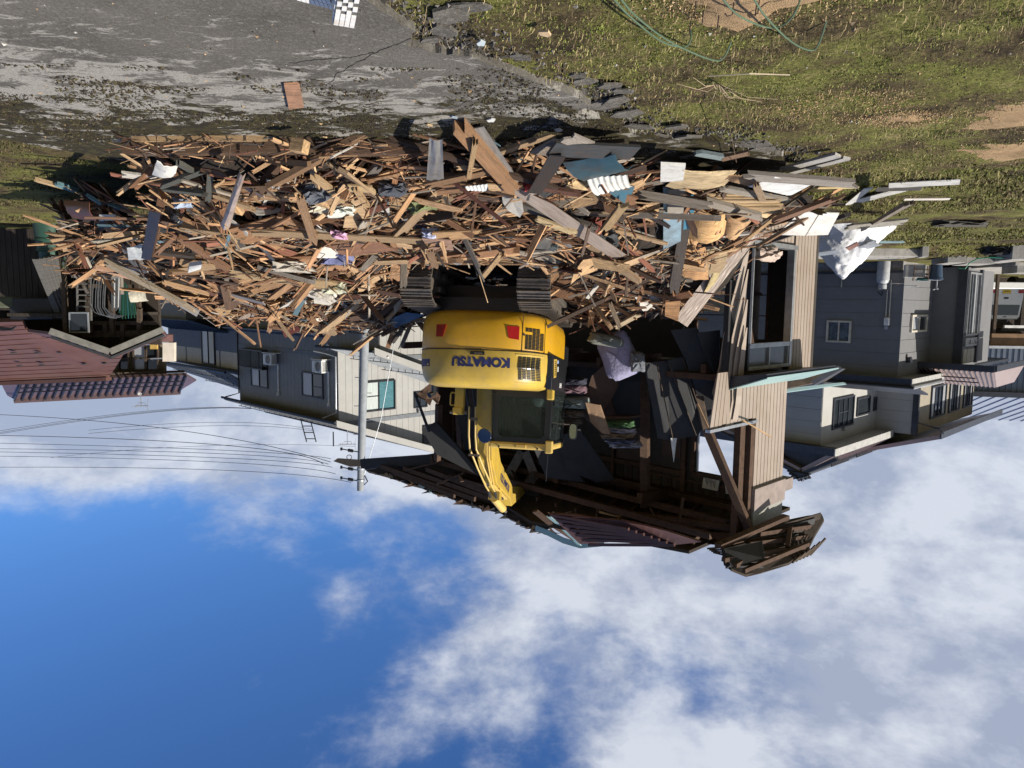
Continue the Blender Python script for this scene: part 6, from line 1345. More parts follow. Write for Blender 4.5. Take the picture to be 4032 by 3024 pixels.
# ================================================================ rubble heap
CP = []
for x, y in [(100, 790), (150, 760), (260, 700), (500, 560), (1000, 548), (1400, 548), (1700, 535), (1850, 525), (2100, 545), (2300, 565), (2600, 645), (3000, 655), (3300, 645), (3600, 720), (3750, 820)]:
    p = gnd(x, y); CP.append((p.x, p.y, 0.0))
for x, y, d in [(300, 800, 10.8), (300, 950, 11.8), (350, 1050, 12.8), (500, 700, 9.0), (600, 900, 10.2), (700, 1050, 11.5), (800, 1150, 12.5), (900, 1225, 13.2), (1000, 700, 8.4), (1000, 900, 9.6), (1100, 1050, 10.8), (1200, 1150, 12), (1200, 1255, 13.3), (1500, 1262, 13.5), (1450, 1150, 12), (1400, 900, 9.5), (1400, 700, 8.4), (1800, 700, 8.4), (1800, 900, 9.6), (1800, 985, 10.6), (1900, 990, 11),
                (2200, 700, 8.4), (2200, 900, 9.6), (2200, 1010, 10.6), (2300, 1120, 11.6), (2400, 1190, 12.6), (2350, 1240, 13.6), (2550, 1200, 13.2), (2500, 1000, 10), (2500, 800, 9), (2750, 800, 9.4), (2750, 1000, 10.6), (2750, 1180, 11.8), (2850, 950, 11), (3000, 800, 9.6), (3000, 880, 11), (3300, 715, 9.2), (3300, 810, 10.4)]:
    p = at(x, y, d); CP.append(tuple(p))
CP += [(.3, 12.6, .98), (1.2, 12.2, .98), (-.7, 12.2, 1.0), (0, 14, 1.2), (1, 15, 1.1), (3, 15.5, 1.2), (5, 15, .9), (8, 15, 0), (9.5, 12, -.2), (9, 14, -.2), (9.5, 10, -.2), (8, 17, -.2), (-6.5, 12, 0), (-7, 9, 0), (-5.2, 13.5, .05), (-2, 15, 1.6), (4, 18, .3), (0, 18, .6), (7.6, 9.6, -.15), (5.6, 8.6, -.1), (-4.6, 11.8, .15)]
CPa = np.array(CP)
def Hp(X, Y):
    X = np.asarray(X, float); Y = np.asarray(Y, float)
    d = (X[..., None]-CPa[:, 0])**2+(Y[..., None]-CPa[:, 1])**2+.01; w = d**-1.9
    return (w*CPa[:, 2]).sum(-1)/w.sum(-1)
def hit(x, y, lift=.05, far=13.2):
    r = ray(x, y); ts = np.linspace(4, 20, 400)/r.y; X = CAM.x+r.x*ts; Y = CAM.y+r.y*ts; Z = CAM.z+r.z*ts
    k = np.nonzero(Z < np.where(in_poly(X, Y, FOOT), Hp(X, Y), np.where(in_poly(X, Y, SLAB), 0.0, gz(X, Y)))+lift)[0]
    if len(k) == 0 or Y[k[0]] > far: return at(x, y, far)
    i = k[0]; return Vector((X[i], Y[i], Z[i]))
FOOT = [tuple(gnd(x, y)[:2]) for x, y in ((290, 860), (250, 760), (340, 715), (560, 700), (640, 655), (560, 600), (1000, 556), (1700, 545), (1850, 540), (2300, 568), (2600, 648), (2960, 655), (3130, 690), (3230, 720), (3200, 800), (3150, 860))]+[(-4.2, 11.3), (-3.5, 12.3), (-3.2, 15.2), (7.0, 15.5), (7.3, 13.6)]
# body of the heap, coloured dark to stand in for shade between pieces
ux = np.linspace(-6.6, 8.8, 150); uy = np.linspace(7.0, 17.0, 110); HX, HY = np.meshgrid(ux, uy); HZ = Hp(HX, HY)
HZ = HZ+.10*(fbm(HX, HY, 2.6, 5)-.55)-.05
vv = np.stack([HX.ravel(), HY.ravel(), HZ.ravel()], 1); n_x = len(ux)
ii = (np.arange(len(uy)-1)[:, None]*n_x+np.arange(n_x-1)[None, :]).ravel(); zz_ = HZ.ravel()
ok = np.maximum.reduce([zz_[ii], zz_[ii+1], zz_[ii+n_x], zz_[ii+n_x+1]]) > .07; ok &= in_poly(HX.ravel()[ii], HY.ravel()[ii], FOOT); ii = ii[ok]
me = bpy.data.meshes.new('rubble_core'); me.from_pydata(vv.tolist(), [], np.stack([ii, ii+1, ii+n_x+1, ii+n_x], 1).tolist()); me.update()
me.materials.append(mat('rubble_gap_shade', (.02, .015, .011), .95, 0, .6, 6, .8, 30, dirt=(.05, .033, .022), dirt_scale=7)); tag(link('rubble_core', me), 'body of the demolition heap, coloured dark as the shade between loose pieces', 'rubble', kind='stuff')
# ---- piece templates (unit length along x, unit width, unit thickness), jagged ends
def plank_template(r_, jag=3, flat=False):
    n = r_.randint(2, jag+1); L_ = [(-.5, -.5)]; R_ = []
    ys = [-.5+i/n for i in range(n+1)]
    right = []
    for i, y in enumerate(ys): right.append((.5-r_.uniform(0, .16)*(0 if flat else 1)*(i % 2 if r_.random() < .8 else 1), y))
    left = [(-.5+r_.uniform(0, .14)*(0 if flat else 1)*((i+1) % 2), y) for i, y in enumerate(ys)]
    poly = left[::-1][::-1]
    poly = [(x, y) for x, y in left[::-1]]+[(x, y) for x, y in right]
    # order: left from top to bottom, then right bottom to top
    m = len(poly); v = [(x, y, -.5) for x, y in poly]+[(x, y, .5) for x, y in poly]
    f = [tuple(range(m))[::-1], tuple(range(m, 2*m))]+[(i, (i+1) % m, m+(i+1) % m, m+i) for i in range(m)]
    return v, f
rr = random.Random(11)
TPL = [plank_template(rr, 3) for _ in range(10)]+[plank_template(rr, 1, True) for _ in range(3)]
PAL = np.array([(.50, .31, .165), (.46, .265, .135), (.58, .39, .22), (.40, .22, .12), (.33, .165, .085), (.22, .11, .055), (.23, .095, .06), (.12, .065, .04), (.09, .055, .04), (.26, .22, .18), (.36, .31, .25), (.045, .035, .03), (.50, .47, .42), (.10, .17, .21), (.03, .03, .032)])
PW_ = np.array([.12, .11, .10, .09, .08, .09, .07, .09, .07, .06, .05, .04, .02, .012, .025]); PW_ = PW_/PW_.sum()
def mach(X, Y, mx=1.25, my=1.65):                     # inside the excavator's tracks
    dx, dy = X-.28, Y-12.62; c, s = math.cos(R(12)), math.sin(R(12)); lx, ly = dx*c+dy*s, -dx*s+dy*c
    return (np.abs(lx) < mx) & (np.abs(ly) < my)
def sample_heap(n):
    X = rng.uniform(-6.3, 8.4, n*6); Y = rng.uniform(7.1, 14.6, n*6); Z = Hp(X, Y)
    keep = in_poly(X, Y, FOOT) & ~mach(X, Y) & ~((X+Y < 8.9) & (Y > 11.3) & (X < -2.6)); keep &= rng.random(n*6) < sstep(.30, .52, fbm(X, Y, 2.4, 13))* np.clip(.45+1.6*Z, .1, 1)*np.where(X < -2.6, .35, 1.0)
    X, Y, Z = X[keep][:n], Y[keep][:n], Z[keep][:n]; return X, Y, Z
def slopes(X, Y):
    e = .15; return (Hp(X+e, Y)-Hp(X-e, Y))/(2*e), (Hp(X, Y+e)-Hp(X, Y-e))/(2*e)
def rubble(name, n, lmed, lsig, lmin, lmax, wr, tr, steep, lab, zr=(-.05, .12)):
    X, Y, Z = sample_heap(n); n = len(X)
    L = np.clip(lmed*np.exp(rng.normal(0, lsig, n)), lmin, lmax); Wd = rng.uniform(*wr, n)*np.clip(L*2, .5, 1.5); T = rng.uniform(*tr, n)
    yaw = 2.2*(fbm(X, Y, .9, 41)-.5)+rng.normal(.05, .38, n)+np.where(rng.random(n) < .16, 1.57, 0); pitch = np.where(rng.random(n) < steep, rng.normal(0, .6, n), rng.normal(0, .16, n)); roll = rng.normal(0, .35, n)
    sx, sy = slopes(X, Y)
    ax = np.stack([np.cos(yaw)*np.cos(pitch), np.sin(yaw)*np.cos(pitch), np.sin(pitch)+(sx*np.cos(yaw)+sy*np.sin(yaw))], 1); ax /= np.linalg.norm(ax, axis=1)[:, None]
    up = np.stack([-sx+rng.normal(0, .25, n), -sy+rng.normal(0, .25, n), np.ones(n)], 1); by_ = np.cross(up, ax); by_ /= np.linalg.norm(by_, axis=1)[:, None]; bz = np.cross(ax, by_)
    c, s = np.cos(roll)[:, None], np.sin(roll)[:, None]; by_, bz = by_*c+bz*s, bz*c-by_*s
    C = np.stack([X, Y, Z+rng.uniform(*zr, n)], 1)
    ci = rng.choice(len(PAL), n, p=PW_); ci = np.where((fbm(X, Y, 1.6, 77) > .56) & (rng.random(n) < .55), rng.integers(5, 12, n), ci); colr = PAL[ci]*rng.uniform(.5, 1.05, (n, 1))
    VV = []; FF = []; CC = []; UV = []; base = 0; ti = rng.integers(0, len(TPL), n)
    for t_ in range(len(TPL)):
        k = np.nonzero(ti == t_)[0]
        if not len(k): continue
        v = np.array(TPL[t_][0]); m = len(v)
        P = C[k][:, None]+v[None, :, 0:1]*(L[k][:, None, None]*ax[k][:, None])+v[None, :, 1:2]*(Wd[k][:, None, None]*by_[k][:, None])+v[None, :, 2:3]*(T[k][:, None, None]*bz[k][:, None])
        VV.append(P.reshape(-1, 3)); CC.append(np.repeat(colr[k], m, 0))
        u = v[None, :, 0]*L[k][:, None]+rng.random(len(k))[:, None]*9; w = v[None, :, 1]*Wd[k][:, None]+rng.random(len(k))[:, None]*9; UV.append(np.stack([u, w], -1).reshape(-1, 2))
        for j in range(len(k)): FF += [tuple(q+base+j*m for q in f) for f in TPL[t_][1]]
        base += len(k)*m
    V = np.concatenate(VV); me = bpy.data.meshes.new(name); me.from_pydata(V.tolist(), [], FF); me.update()
    Cc = np.concatenate(CC); Cc = np.concatenate([Cc, np.ones((len(Cc), 1))], 1); ca = me.color_attributes.new('col', 'FLOAT_COLOR', 'POINT'); ca.data.foreach_set('color', Cc.ravel())
    uv = me.uv_layers.new(name='UVMap'); li = np.zeros(len(me.loops), np.int32); me.loops.foreach_get('vertex_index', li); uv.data.foreach_set('uv', np.concatenate(UV)[li].ravel())
    me.materials.append(M_rubble); return tag(link(name, me), lab, 'rubble', kind='stuff')
rubble('splinters', 6000, .34, .65, .06, 1.5, (.006, .026), (.004, .016), .25, 'countless wood splinters and chips strewn over the demolition heap', (-.06, .16))
rubble('broken_lath', 1900, .7, .5, .2, 2.2, (.02, .075), (.008, .03), .16, 'broken laths and small boards jumbled through the demolition heap', (-.10, .14))
def foot_sampler(n):
    X = rng.uniform(.9, 4.0, n); Y = rng.normal(7.62, .16, n); return X, Y, np.full(n, .12)+.05*rng.random(n)
_sh = sample_heap; sample_heap = foot_sampler
rubble('foot_splinters', 150, .26, .5, .08, .8, (.005, .018), (.004, .012), .12, 'fresh splinters strewn over the squared timbers at the foot of the heap', (-.1, .05))
sample_heap = _sh
# ---- loose boards that can be told apart: individual objects
PM = []
for i in range(8):
    v, f = plank_template(rr, 4); me = bpy.data.meshes.new('broken_board'); me.from_pydata(v, [], f); me.update(); me.materials.append(M_wood); PM.append(me)
def orient(ax, up, roll=0.0):
    ax = Vector(ax).normalized(); y = Vector(up).cross(ax)
    if y.length < 1e-3: y = Vector((1, 0, 0)).cross(ax)
    y.normalize(); z = ax.cross(y); M = Matrix((ax, y, z)).transposed(); return M @ Matrix.Rotation(roll, 3, 'X')
def place(name, me, c, L, w, t, M, colr, lab, cat, group=None):
    o = link(name, me); o.matrix_world = Matrix.Translation(c) @ M.to_4x4() @ Matrix.Diagonal((L, w, t, 1)); o.color = (*[q*.85 for q in colr], 1); return tag(o, lab, cat, group)
KIND = {'pale': [(.54, .345, .19), (.60, .41, .24), (.50, .29, .155)], 'brown': [(.30, .16, .08), (.24, .12, .06), (.36, .21, .11)], 'dark': [(.11, .065, .042), (.08, .05, .035), (.20, .085, .055)], 'grey': [(.25, .215, .18), (.33, .29, .24), (.19, .17, .15)]}
LABK = {'pale': 'pale freshly split board lying loose in the demolition heap', 'brown': 'mid brown broken board lying loose in the demolition heap', 'dark': 'dark stained broken board lying loose in the demolition heap', 'grey': 'weathered grey broken board lying loose in the demolition heap'}
X, Y, Z = sample_heap(270); SX, SY = slopes(X, Y)
for i in range(len(X)):
    k = random.choices(list(KIND), [.40, .30, .16, .14])[0]; yaw = 2.2*(float(fbm(X[i], Y[i], .9, 41))-.5)+random.gauss(.05, .45)+(1.57 if random.random() < .18 else 0); pt = random.gauss(0, .14) if random.random() < .82 else random.gauss(0, .6)
    ax = Vector((math.cos(yaw), math.sin(yaw), math.tan(pt)+SX[i]*math.cos(yaw)+SY[i]*math.sin(yaw))); L = min(2.4, .95*math.exp(random.gauss(0, .45)))
    wide = random.random(); w = random.uniform(.05, .13) if wide < .8 else random.uniform(.2, .42); t_ = random.uniform(.012, .03) if wide > .55 else random.uniform(.03, .07)
    if w > .2: L = min(L, .9)
    s_ = random.uniform(.5, .95); c_ = [q*s_ for q in random.choice(KIND[k])]
    place('broken_board', PM[i % 8], Vector((X[i], Y[i], Z[i]+random.uniform(.0, .2))), L, w, t_, orient(ax, (-SX[i], -SY[i], 1), random.gauss(0, .3)), c_, LABK[k], 'board', f'{k} boards loose in the demolition heap')
# ---- torn panel scraps: plaster board, plywood, felt, sheet metal
SC = {'plaster': ((.50, .48, .44), M_sheet, 'torn off white plaster board scrap lying loose in the demolition heap'), 'plywood': ((.42, .27, .14), M_wood, 'torn plywood scrap lying loose in the demolition heap'), 'felt': ((.05, .05, .052), M_sheet, 'torn black roofing felt scrap lying loose in the demolition heap'), 'metal': ((.20, .20, .21), M_metal, 'bent grey metal scrap lying loose in the demolition heap'), 'tan': ((.36, .29, .24), M_metal, 'bent tan siding scrap lying loose in the demolition heap')}
X, Y, Z = sample_heap(110); SX, SY = slopes(X, Y)
for i in range(len(X)):
    k = random.choices(list(SC), [.22, .32, .16, .15, .15])[0]; c_, m_, lb = SC[k]; s_ = random.uniform(.14, .42); n = random.randint(5, 9); asp = random.uniform(.35, .8) if k not in ('metal', 'tan') else random.uniform(.12, .3)
    P = [(math.cos(6.283*j/n)*s_*random.uniform(.55, 1), math.sin(6.283*j/n)*s_*asp*random.uniform(.5, 1)) for j in range(n)]; cv = random.uniform(-1.2, 1.2)
    vs = [(0, 0, 0)]+[(x, y, cv*x*x) for x, y in P]; m1 = len(vs); vs += [(x, y, z-.012) for x, y, z in vs]
    fs = [(0, 1+j, 1+(j+1) % n) for j in range(n)]+[(m1, m1+1+(j+1) % n, m1+1+j) for j in range(n)]+[(1+j, m1+1+j, m1+1+(j+1) % n, 1+(j+1) % n) for j in range(n)]
    me = bpy.data.meshes.new('torn_scrap'); me.from_pydata(vs, [], fs); me.update(); me.materials.append(m_); o = link('torn_scrap', me)
    yaw = random.uniform(-1.2, 1.2); ax = Vector((math.cos(yaw), math.sin(yaw), SX[i]*math.cos(yaw)+SY[i]*math.sin(yaw)+random.gauss(0, .3)))
    o.matrix_world = Matrix.Translation((X[i], Y[i], Z[i]+random.uniform(.03, .2))) @ orient(ax, (-SX[i], -SY[i]-.2, 1), random.gauss(0, .5)).to_4x4(); q = random.uniform(.6, 1.05); o.color = (c_[0]*q, c_[1]*q, c_[2]*q, 1); tag(o, lb, 'scrap', f'torn {k} scraps in the demolition heap')
# ---- pieces one can single out
def board(p, q, w, t_, colr, lab, cat='board', name='plank', m=None, lift=.08, roll=0.0, up=(0, -.5, 1), me=None, l2=None):
    up_ = .05 if lift > .1 else 0.0; a = hit(*p, lift+up_) if len(p) == 2 else at(*p); b = hit(*q, (l2 if l2 is not None else lift)+up_) if len(q) == 2 else at(*q)
    if m is None: me = me or PM[hash(lab) % 8 if False else (len(lab)*7) % 8]
    else:
        v, f = plank_template(rr, 2, True); me = bpy.data.meshes.new(name); me.from_pydata(v, [], f); me.update(); me.materials.append(m)
    return place(name, me, (a+b)/2, (b-a).length, w, t_, orient(b-a, up, roll), colr, lab, cat)
def sheet(pix, colr, lab, cat='sheet', name='sheet', m=None, th=.012, lift=.1, Ys=None, bend=0.0, group=None, ribs=None, n=6):
    """four corner pixels (or more) on the heap, as a thick curved panel; order a b c d around"""
    P = [at(x, y, Yv) for (x, y), Yv in zip(pix, Ys)] if Ys else [hit(x, y, lift+.05) for x, y in pix]
    if len(P) != 4:
        c = sum(P, Vector())/len(P); N_ = (P[1]-P[0]).cross(P[2]-P[0]).normalized(); N_ = N_ if N_.y < 0 or N_.z > .3 else -N_
        o = MB().prism([p-c for p in P], -N_*th).build(name, m or M_sheet, loc=c)
    else:
        c = sum(P, Vector())/4; N_ = (P[1]-P[0]).cross(P[3]-P[0]).normalized(); N_ = N_ if N_.dot(CAM-c) > 0 else -N_; vs = []
        for i in range(n+1):
            for j in range(n+1):
                u, v = i/n, j/n; p = P[0].lerp(P[1], u).lerp(P[3].lerp(P[2], u), v)-c; k = bend*(4*v*(1-v))+(.07/n*random.uniform(-1, 1)*(n < 12) if bend else 0)
                if ribs: k += ribs[1]*math.sin((u if ribs[2] == 'u' else v)*ribs[0]*2*math.pi)
                vs.append(p+N_*k)
        m1 = (n+1)**2; vs += [v-N_*th for v in vs]; fs = []
        for i in range(n):
            for j in range(n):
                a = i*(n+1)+j; fs += [(a, a+1, a+n+2, a+n+1), (m1+a, m1+a+n+1, m1+a+n+2, m1+a+1)]
        ed = [i*(n+1) for i in range(n+1)]+[n*(n+1)+j for j in range(1, n+1)]+[i*(n+1)+n for i in range(n-1, -1, -1)]+[j for j in range(n-1, 0, -1)]
        for i in range(len(ed)): a, b = ed[i], ed[(i+1) % len(ed)]; fs.append((a, b, m1+b, m1+a))
        o = MB().add(vs, fs).build(name, m or M_sheet, loc=c, smooth=bool(bend or ribs))
    o.color = (*colr, 1); return tag(o, lab, cat, group)
TAN = (.50, .33, .17); BRN = (.27, .14, .07); GRY = (.27, .245, .22); SID = (.40, .33, .28); DRK = (.055, .055, .06)
# timbers along the foot of the heap
def timber(p, q, s_, colr, lab, sink=0.0):
    a, b = gnd(*p, s_*.5), gnd(*q, s_*.5); v, f = plank_template(rr, 4); me = bpy.data.meshes.new('timber'); me.from_pydata(v, [], f); me.update(); me.materials.append(M_wood)
    return place('timber', me, (a+b)/2, (b-a).length, s_*1.05, s_, orient(b-a, (0, 0, 1)), colr, lab, 'timber')
timber((497, 582), (1240, 575), .145, (.13, .078, .045), 'long squared dark timber lying along the foot of the heap')
timber((1200, 585), (1690, 582), .14, (.13, .075, .045), 'squared dark timber with a mortise, end to end with the long one')
timber((930, 640), (1690, 640), .14, (.22, .085, .06), 'reddish splintered timber behind the squared ones')
timber((720, 625), (1200, 610), .10, TAN, 'pale sawn batten resting behind the long squared timber')
timber((520, 548), (1050, 545), .05, TAN, 'pale split strip in front of the long squared timber')
MB().box((0, 0, 0), (.14, .11, .12)).build('timber_offcut', M_wood, loc=gnd(1180, 575, .19), rot=(.1, .2, .3), label='small pale block standing on the squared timber', cat='timber', bevel=.004).color = (.46, .30, .15, 1)
# board on the slab
P = [gnd(1118, 335, .025), gnd(1178, 332, .02), gnd(1196, 424, .03), gnd(1138, 432, .025)]; c = sum(P, Vector())/4
MB().prism([p-c for p in P], (0, 0, -.018)).build('loose_board', M_wood, loc=c, label='reddish brown board piece lying alone on the concrete slab', cat='board').color = (.34, .185, .11, 1)
sheet([(1678, 716), (1748, 712), (1742, 552), (1690, 548)], (.22, .22, .22), 'grey metal strip folded down over the foot of the heap', 'metal strip', 'metal_strip', M_metal, .004, .16, bend=.03)
board((1800, 488), (2040, 762), .14, .10, (.36, .20, .10), 'rough split rafter slanting out of the heap towards the slab', 'rafter', 'rafter', lift=.06, l2=.26)
board((1862, 505), (2010, 720), .20, .012, (.27, .265, .26), 'grey siding strip lying beside the split rafter', 'siding strip', 'siding_strip', M_metal, .05, l2=.24)
board((2005, 720), (2440, 1012), .19, .012, SID, 'long tan siding strip stretching up the heap towards the tracks', 'siding strip', 'siding_strip', M_metal, .16)
board((1845, 700), (1872, 555), .05, .05, TAN, 'short pale stick propped upright against the split rafter', 'stick', 'stick', lift=.12)
board((2060, 745), (2085, 760), .14, .012, DRK, 'short charcoal strip end folded under the V of strips', 'metal strip', 'metal_strip', M_metal, .2)
board((2105, 760), (2195, 615), .15, .012, DRK, 'charcoal strip standing up in a V from the heap', 'metal strip', 'metal_strip', M_metal, .26)
board((2170, 585), (2500, 600), .20, .03, (.06, .065, .07), 'dark bent gutter board lying across the front of the heap', 'gutter board', 'gutter_board', M_metal, .2)
board((2130, 610), (2230, 560), .24, .02, (.38, .31, .24), 'pale tan board end under the dark gutter board', 'board', lift=.14)
board((2230, 540), (2400, 610), .16, .02, (.34, .30, .26), 'grey tan plank nosing out over the slab edge', 'plank', lift=.14)
board((2290, 570), (2460, 560), .05, .05, (.06, .045, .035), 'dark stick lying flat on the slab before the gutter board', 'stick', lift=.06)
sheet([(2215, 640), (2420, 610), (2500, 650), (2340, 700)], (.05, .11, .14), 'crumpled dark teal metal sheet at the front of the heap', 'metal sheet', 'metal_sheet', M_metal, .006, .2, bend=.08)
sheet([(2308, 700), (2470, 690), (2490, 735), (2350, 770)], (.60, .60, .55), 'white corrugated plastic sheet bent on the heap front', 'corrugated sheet', 'corrugated_sheet', M_sheet, .006, .26, bend=.04, ribs=(7, .005, 'u'), n=56)
sheet([(2410, 720), (2500, 735), (2470, 810), (2400, 760)], (.04, .12, .17), 'dark blue metal offcut under the white corrugated sheet', 'metal sheet', 'metal_sheet', M_metal, .006, .22)
soft('insulation_wad', (2270, 705), (.28, .2, .2), 8.2, (.52, .37, .20), 'tan fibrous insulation wad beside the white corrugated sheet', 'insulation', 71, .9)
sheet([(2602, 645), (2700, 650), (2690, 712), (2600, 718)], (.58, .57, .54), 'white rough plaster slab on the heap front', 'plaster slab', 'plaster_slab', M_sheet, .02, .24)
sheet([(2620, 735), (2690, 668), (2900, 672), (2850, 735)], (.50, .38, .22), 'pale plywood sheet with torn paper beside the white plaster slab', 'plywood', 'plywood_sheet', M_wood, .012, .2, bend=.03)
sheet([(2612, 985), (2612, 740), (2690, 740), (2680, 950)], (.24, .34, .40), 'pale blue metal door panel standing in the heap', 'door panel', 'door_panel', M_metal, .03, Ys=[9.8, 8.9, 8.9, 9.7])
sheet([(2628, 845), (2630, 748), (2702, 745), (2690, 840)], (.30, .27, .23), 'torn grey paper stuck on the blue door panel', 'paper', 'paper_sheet', M_sheet, .006, Ys=[9.2, 8.85, 8.82, 9.15])
sheet([(2690, 905), (2705, 735), (2760, 735), (2715, 900)], (.05, .20, .30), 'bright blue narrow sheet next to the blue door panel', 'metal sheet', 'metal_sheet', M_metal, .01, Ys=[9.5, 8.95, 8.95, 9.5])
sheet([(2705, 930), (2730, 800), (2870, 830), (2850, 925)], (.56, .34, .15), 'orange plywood sheet split along its upper edge', 'plywood', 'plywood_sheet', M_wood, .012, Ys=[9.9, 9.2, 9.3, 9.9], bend=.12)
sheet([(2850, 920), (2870, 850), (2960, 870), (2900, 940)], (.55, .34, .17), 'smaller orange plywood sheet overlapping the split one', 'plywood', 'plywood_sheet', M_wood, .012, Ys=[10.0, 9.5, 9.6, 10.1], bend=.05)
sheet([(2680, 1085), (2690, 930), (2775, 935), (2790, 1100)], (.40, .22, .10), 'tall orange brown plywood panel shaded behind the blue door panel', 'plywood', 'plywood_sheet', M_wood, .012, Ys=[10.9, 10.1, 10.2, 11.0], bend=.04)
board((2650, 1150, 10.4), (2705, 830, 9.6), .14, .09, (.07, .06, .055), 'charred looking dark post standing in front of the plywood', 'post', 'post', lift=.2)
sheet([(2780, 930), (2865, 940), (2830, 1080), (2760, 1080)], (.26, .19, .11), 'crumpled brown wrapping sheet along the bent siding', 'wrapping', 'wrapping_sheet', M_cloth, .02, Ys=[10.4, 10.6, 11.2, 11.1], bend=.1)
sheet([(2850, 960), (2880, 955), (2790, 1150), (2745, 1190)], (.34, .27, .14), 'crinkled golden insulation strip hanging along the bent siding', 'insulation', 'insulation_strip', M_cloth, .02, Ys=[10.8, 10.8, 11.6, 11.7], bend=.08)
board((2970, 900, 11.2), (2680, 1270, 11.6), .26, .012, SID, 'wide tan siding strip bowed down from the wall to the heap', 'siding strip', 'siding_strip', M_metal, roll=.5)
sheet([(2820, 700), (2860, 690), (3040, 705), (2980, 742)], (.34, .21, .11), 'brown finely ribbed board between grey planks', 'ribbed board', 'ribbed_board', M_wood, .012, .18, ribs=(14, .008, 'v'), n=30)
for k in range(6): board((2775+k*12, 770+k*12), (3060+k*6, 770+k*13), .07, .018, [(.48, .34, .18), (.42, .29, .16), (.50, .36, .21)][k % 3], ['topmost', 'second', 'third', 'fourth', 'fifth', 'lowest'][k]+' tan slat of the broken wall panel by the tan siding', 'slat', 'wall_slat', lift=.15)
sheet([(2945, 735), (3050, 700), (3225, 712), (3110, 772)], (.66, .67, .67), 'bright white board lying flat among the tan slats', 'white board', 'white_board', M_sheet, .012, .2)
sheet([(3060, 925), (3150, 835), (3225, 838), (3170, 928)], (.62, .60, .56), 'off white wall board leaning at the foot of the tan siding wall', 'white board', 'white_board', M_sheet, .015, Ys=[10.9, 10.2, 10.3, 11.0])
sheet([(3174, 928), (3230, 838), (3305, 840), (3260, 925)], (.62, .60, .56), 'second off white wall board beside the leaning one', 'white board', 'white_board', M_sheet, .015, Ys=[11.0, 10.3, 10.4, 11.1])
board((2930, 690), (3395, 725), .12, .05, GRY, 'long weathered grey rail lying over the white board', 'rail', 'rail', lift=.2)
board((2770, 790), (3012, 858), .11, .05, (.32, .28, .23), 'weathered rail slanting across the tan slats', 'rail', 'rail', lift=.2)
board((2840, 740), (3100, 790), .09, .04, (.30, .27, .23), 'thin grey rail above the tan slats', 'rail', 'rail', lift=.22)
board((2975, 725), (3005, 790), .07, .04, (.34, .24, .15), 'short brown block across the grey rail', 'block', 'block', lift=.28)
board((3080, 668), (3300, 610), .09, .03, (.46, .44, .41), 'pale grey strip, nearer of the pair pointing into the grass', 'strip', 'trim_strip', M_sheet, .07)
board((3120, 678), (3335, 622), .09, .03, (.46, .44, .41), 'pale grey strip, farther of the pair pointing into the grass', 'strip', 'trim_strip', M_sheet, .07)
board((2740, 600), (2850, 620), .07, .04, (.20, .26, .28), 'blue and brown edged strip on the bare concrete', 'strip', 'trim_strip', lift=.06)
board((2840, 625), (2950, 600), .07, .03, (.24, .15, .10), 'brown strip crossing the blue edged one', 'strip', 'trim_strip', lift=.08)
board((3040, 872), (3300, 775), .09, .05, (.20, .11, .07), 'dark brown batten reaching over the white boards', 'batten', 'batten', lift=.3)
board((2930, 950), (3080, 830), .05, .03, TAN, 'thin pale batten crossing in front of the window opening', 'batten', 'batten', lift=.4)
board((3330, 895), (3570, 870), .16, .04, (.34, .32, .28), 'broad pale grey plank on the verge beyond the white boards', 'plank', lift=.03)
board((3440, 880), (3580, 798), .10, .05, (.27, .23, .19), 'grey brown timber propped on the broad pale plank', 'timber', 'timber', lift=.12, l2=.35)
sheet([(3390, 885), (3440, 880), (3410, 905), (3390, 912)], DRK, 'small black felt scrap under the broad pale plank', 'felt', 'felt_scrap', M_sheet, .01, .05)
for k, (a, b, w, c_, lab) in enumerate([((3340, 805), (3420, 740), .12, (.6, .6, .57), 'white triangular board end on the verge'), ((3370, 795), (3560, 745), .22, (.6, .6, .57), 'broad white strip lying on the verge'), ((3450, 745), (3630, 740), .10, (.07, .065, .06), 'dark strip between the white strips on the verge'), ((3500, 730), (3780, 715), .12, (.6, .59, .56), 'longest white strip pointing away from the heap'), ((3560, 785), (3740, 783), .05, (.62, .57, .52), 'thin pink white strip lowest on the verge'), ((3220, 740), (3380, 738), .04, (.50, .38, .18), 'thin yellow stick beside the white board')]):
    board(a, b, w, .012, c_, lab, 'strip', 'trim_strip', M_sheet, .06)
# photo-left half
sheet([(250, 790), (350, 795), (378, 868), (300, 862)], (.20, .075, .045), 'rust brown metal sheet at the far end of the heap', 'metal sheet', 'metal_sheet', M_metal, .006, .35, bend=.04)
board((335, 722), (585, 872), .16, .012, (.21, .09, .06), 'long rust brown sheet strip curving out of the dark gap', 'metal strip', 'metal_strip', M_metal, .1)
board((575, 1020), (610, 835), .12, .012, (.04, .042, .048), 'black bent metal strip standing upright on the heap', 'metal strip', 'metal_strip', M_metal, .45)
sheet([(868, 885), (945, 672), (968, 680), (905, 895)], (.46, .37, .32), 'pinkish tan siding strip standing on the heap', 'siding strip', 'siding_strip', M_metal, .006, .32, bend=.05)
board((700, 888), (955, 922), .13, .10, (.48, .32, .17), 'thick pale timber with rough sawn faces', 'timber', 'timber', lift=.22)
board((925, 935), (1125, 878), .36, .02, (.30, .16, .08), 'broad brown plywood strip beside the thick pale timber', 'plywood', 'plywood_strip', lift=.2)
board((1090, 850), (1250, 930), .12, .06, (.46, .27, .15), 'splintered reddish pale timber end', 'timber', 'timber', lift=.25)
board((1178, 770), (1240, 962), .085, .04, (.33, .20, .11), 'brown board standing upright in the middle of the heap', 'board', lift=.35)
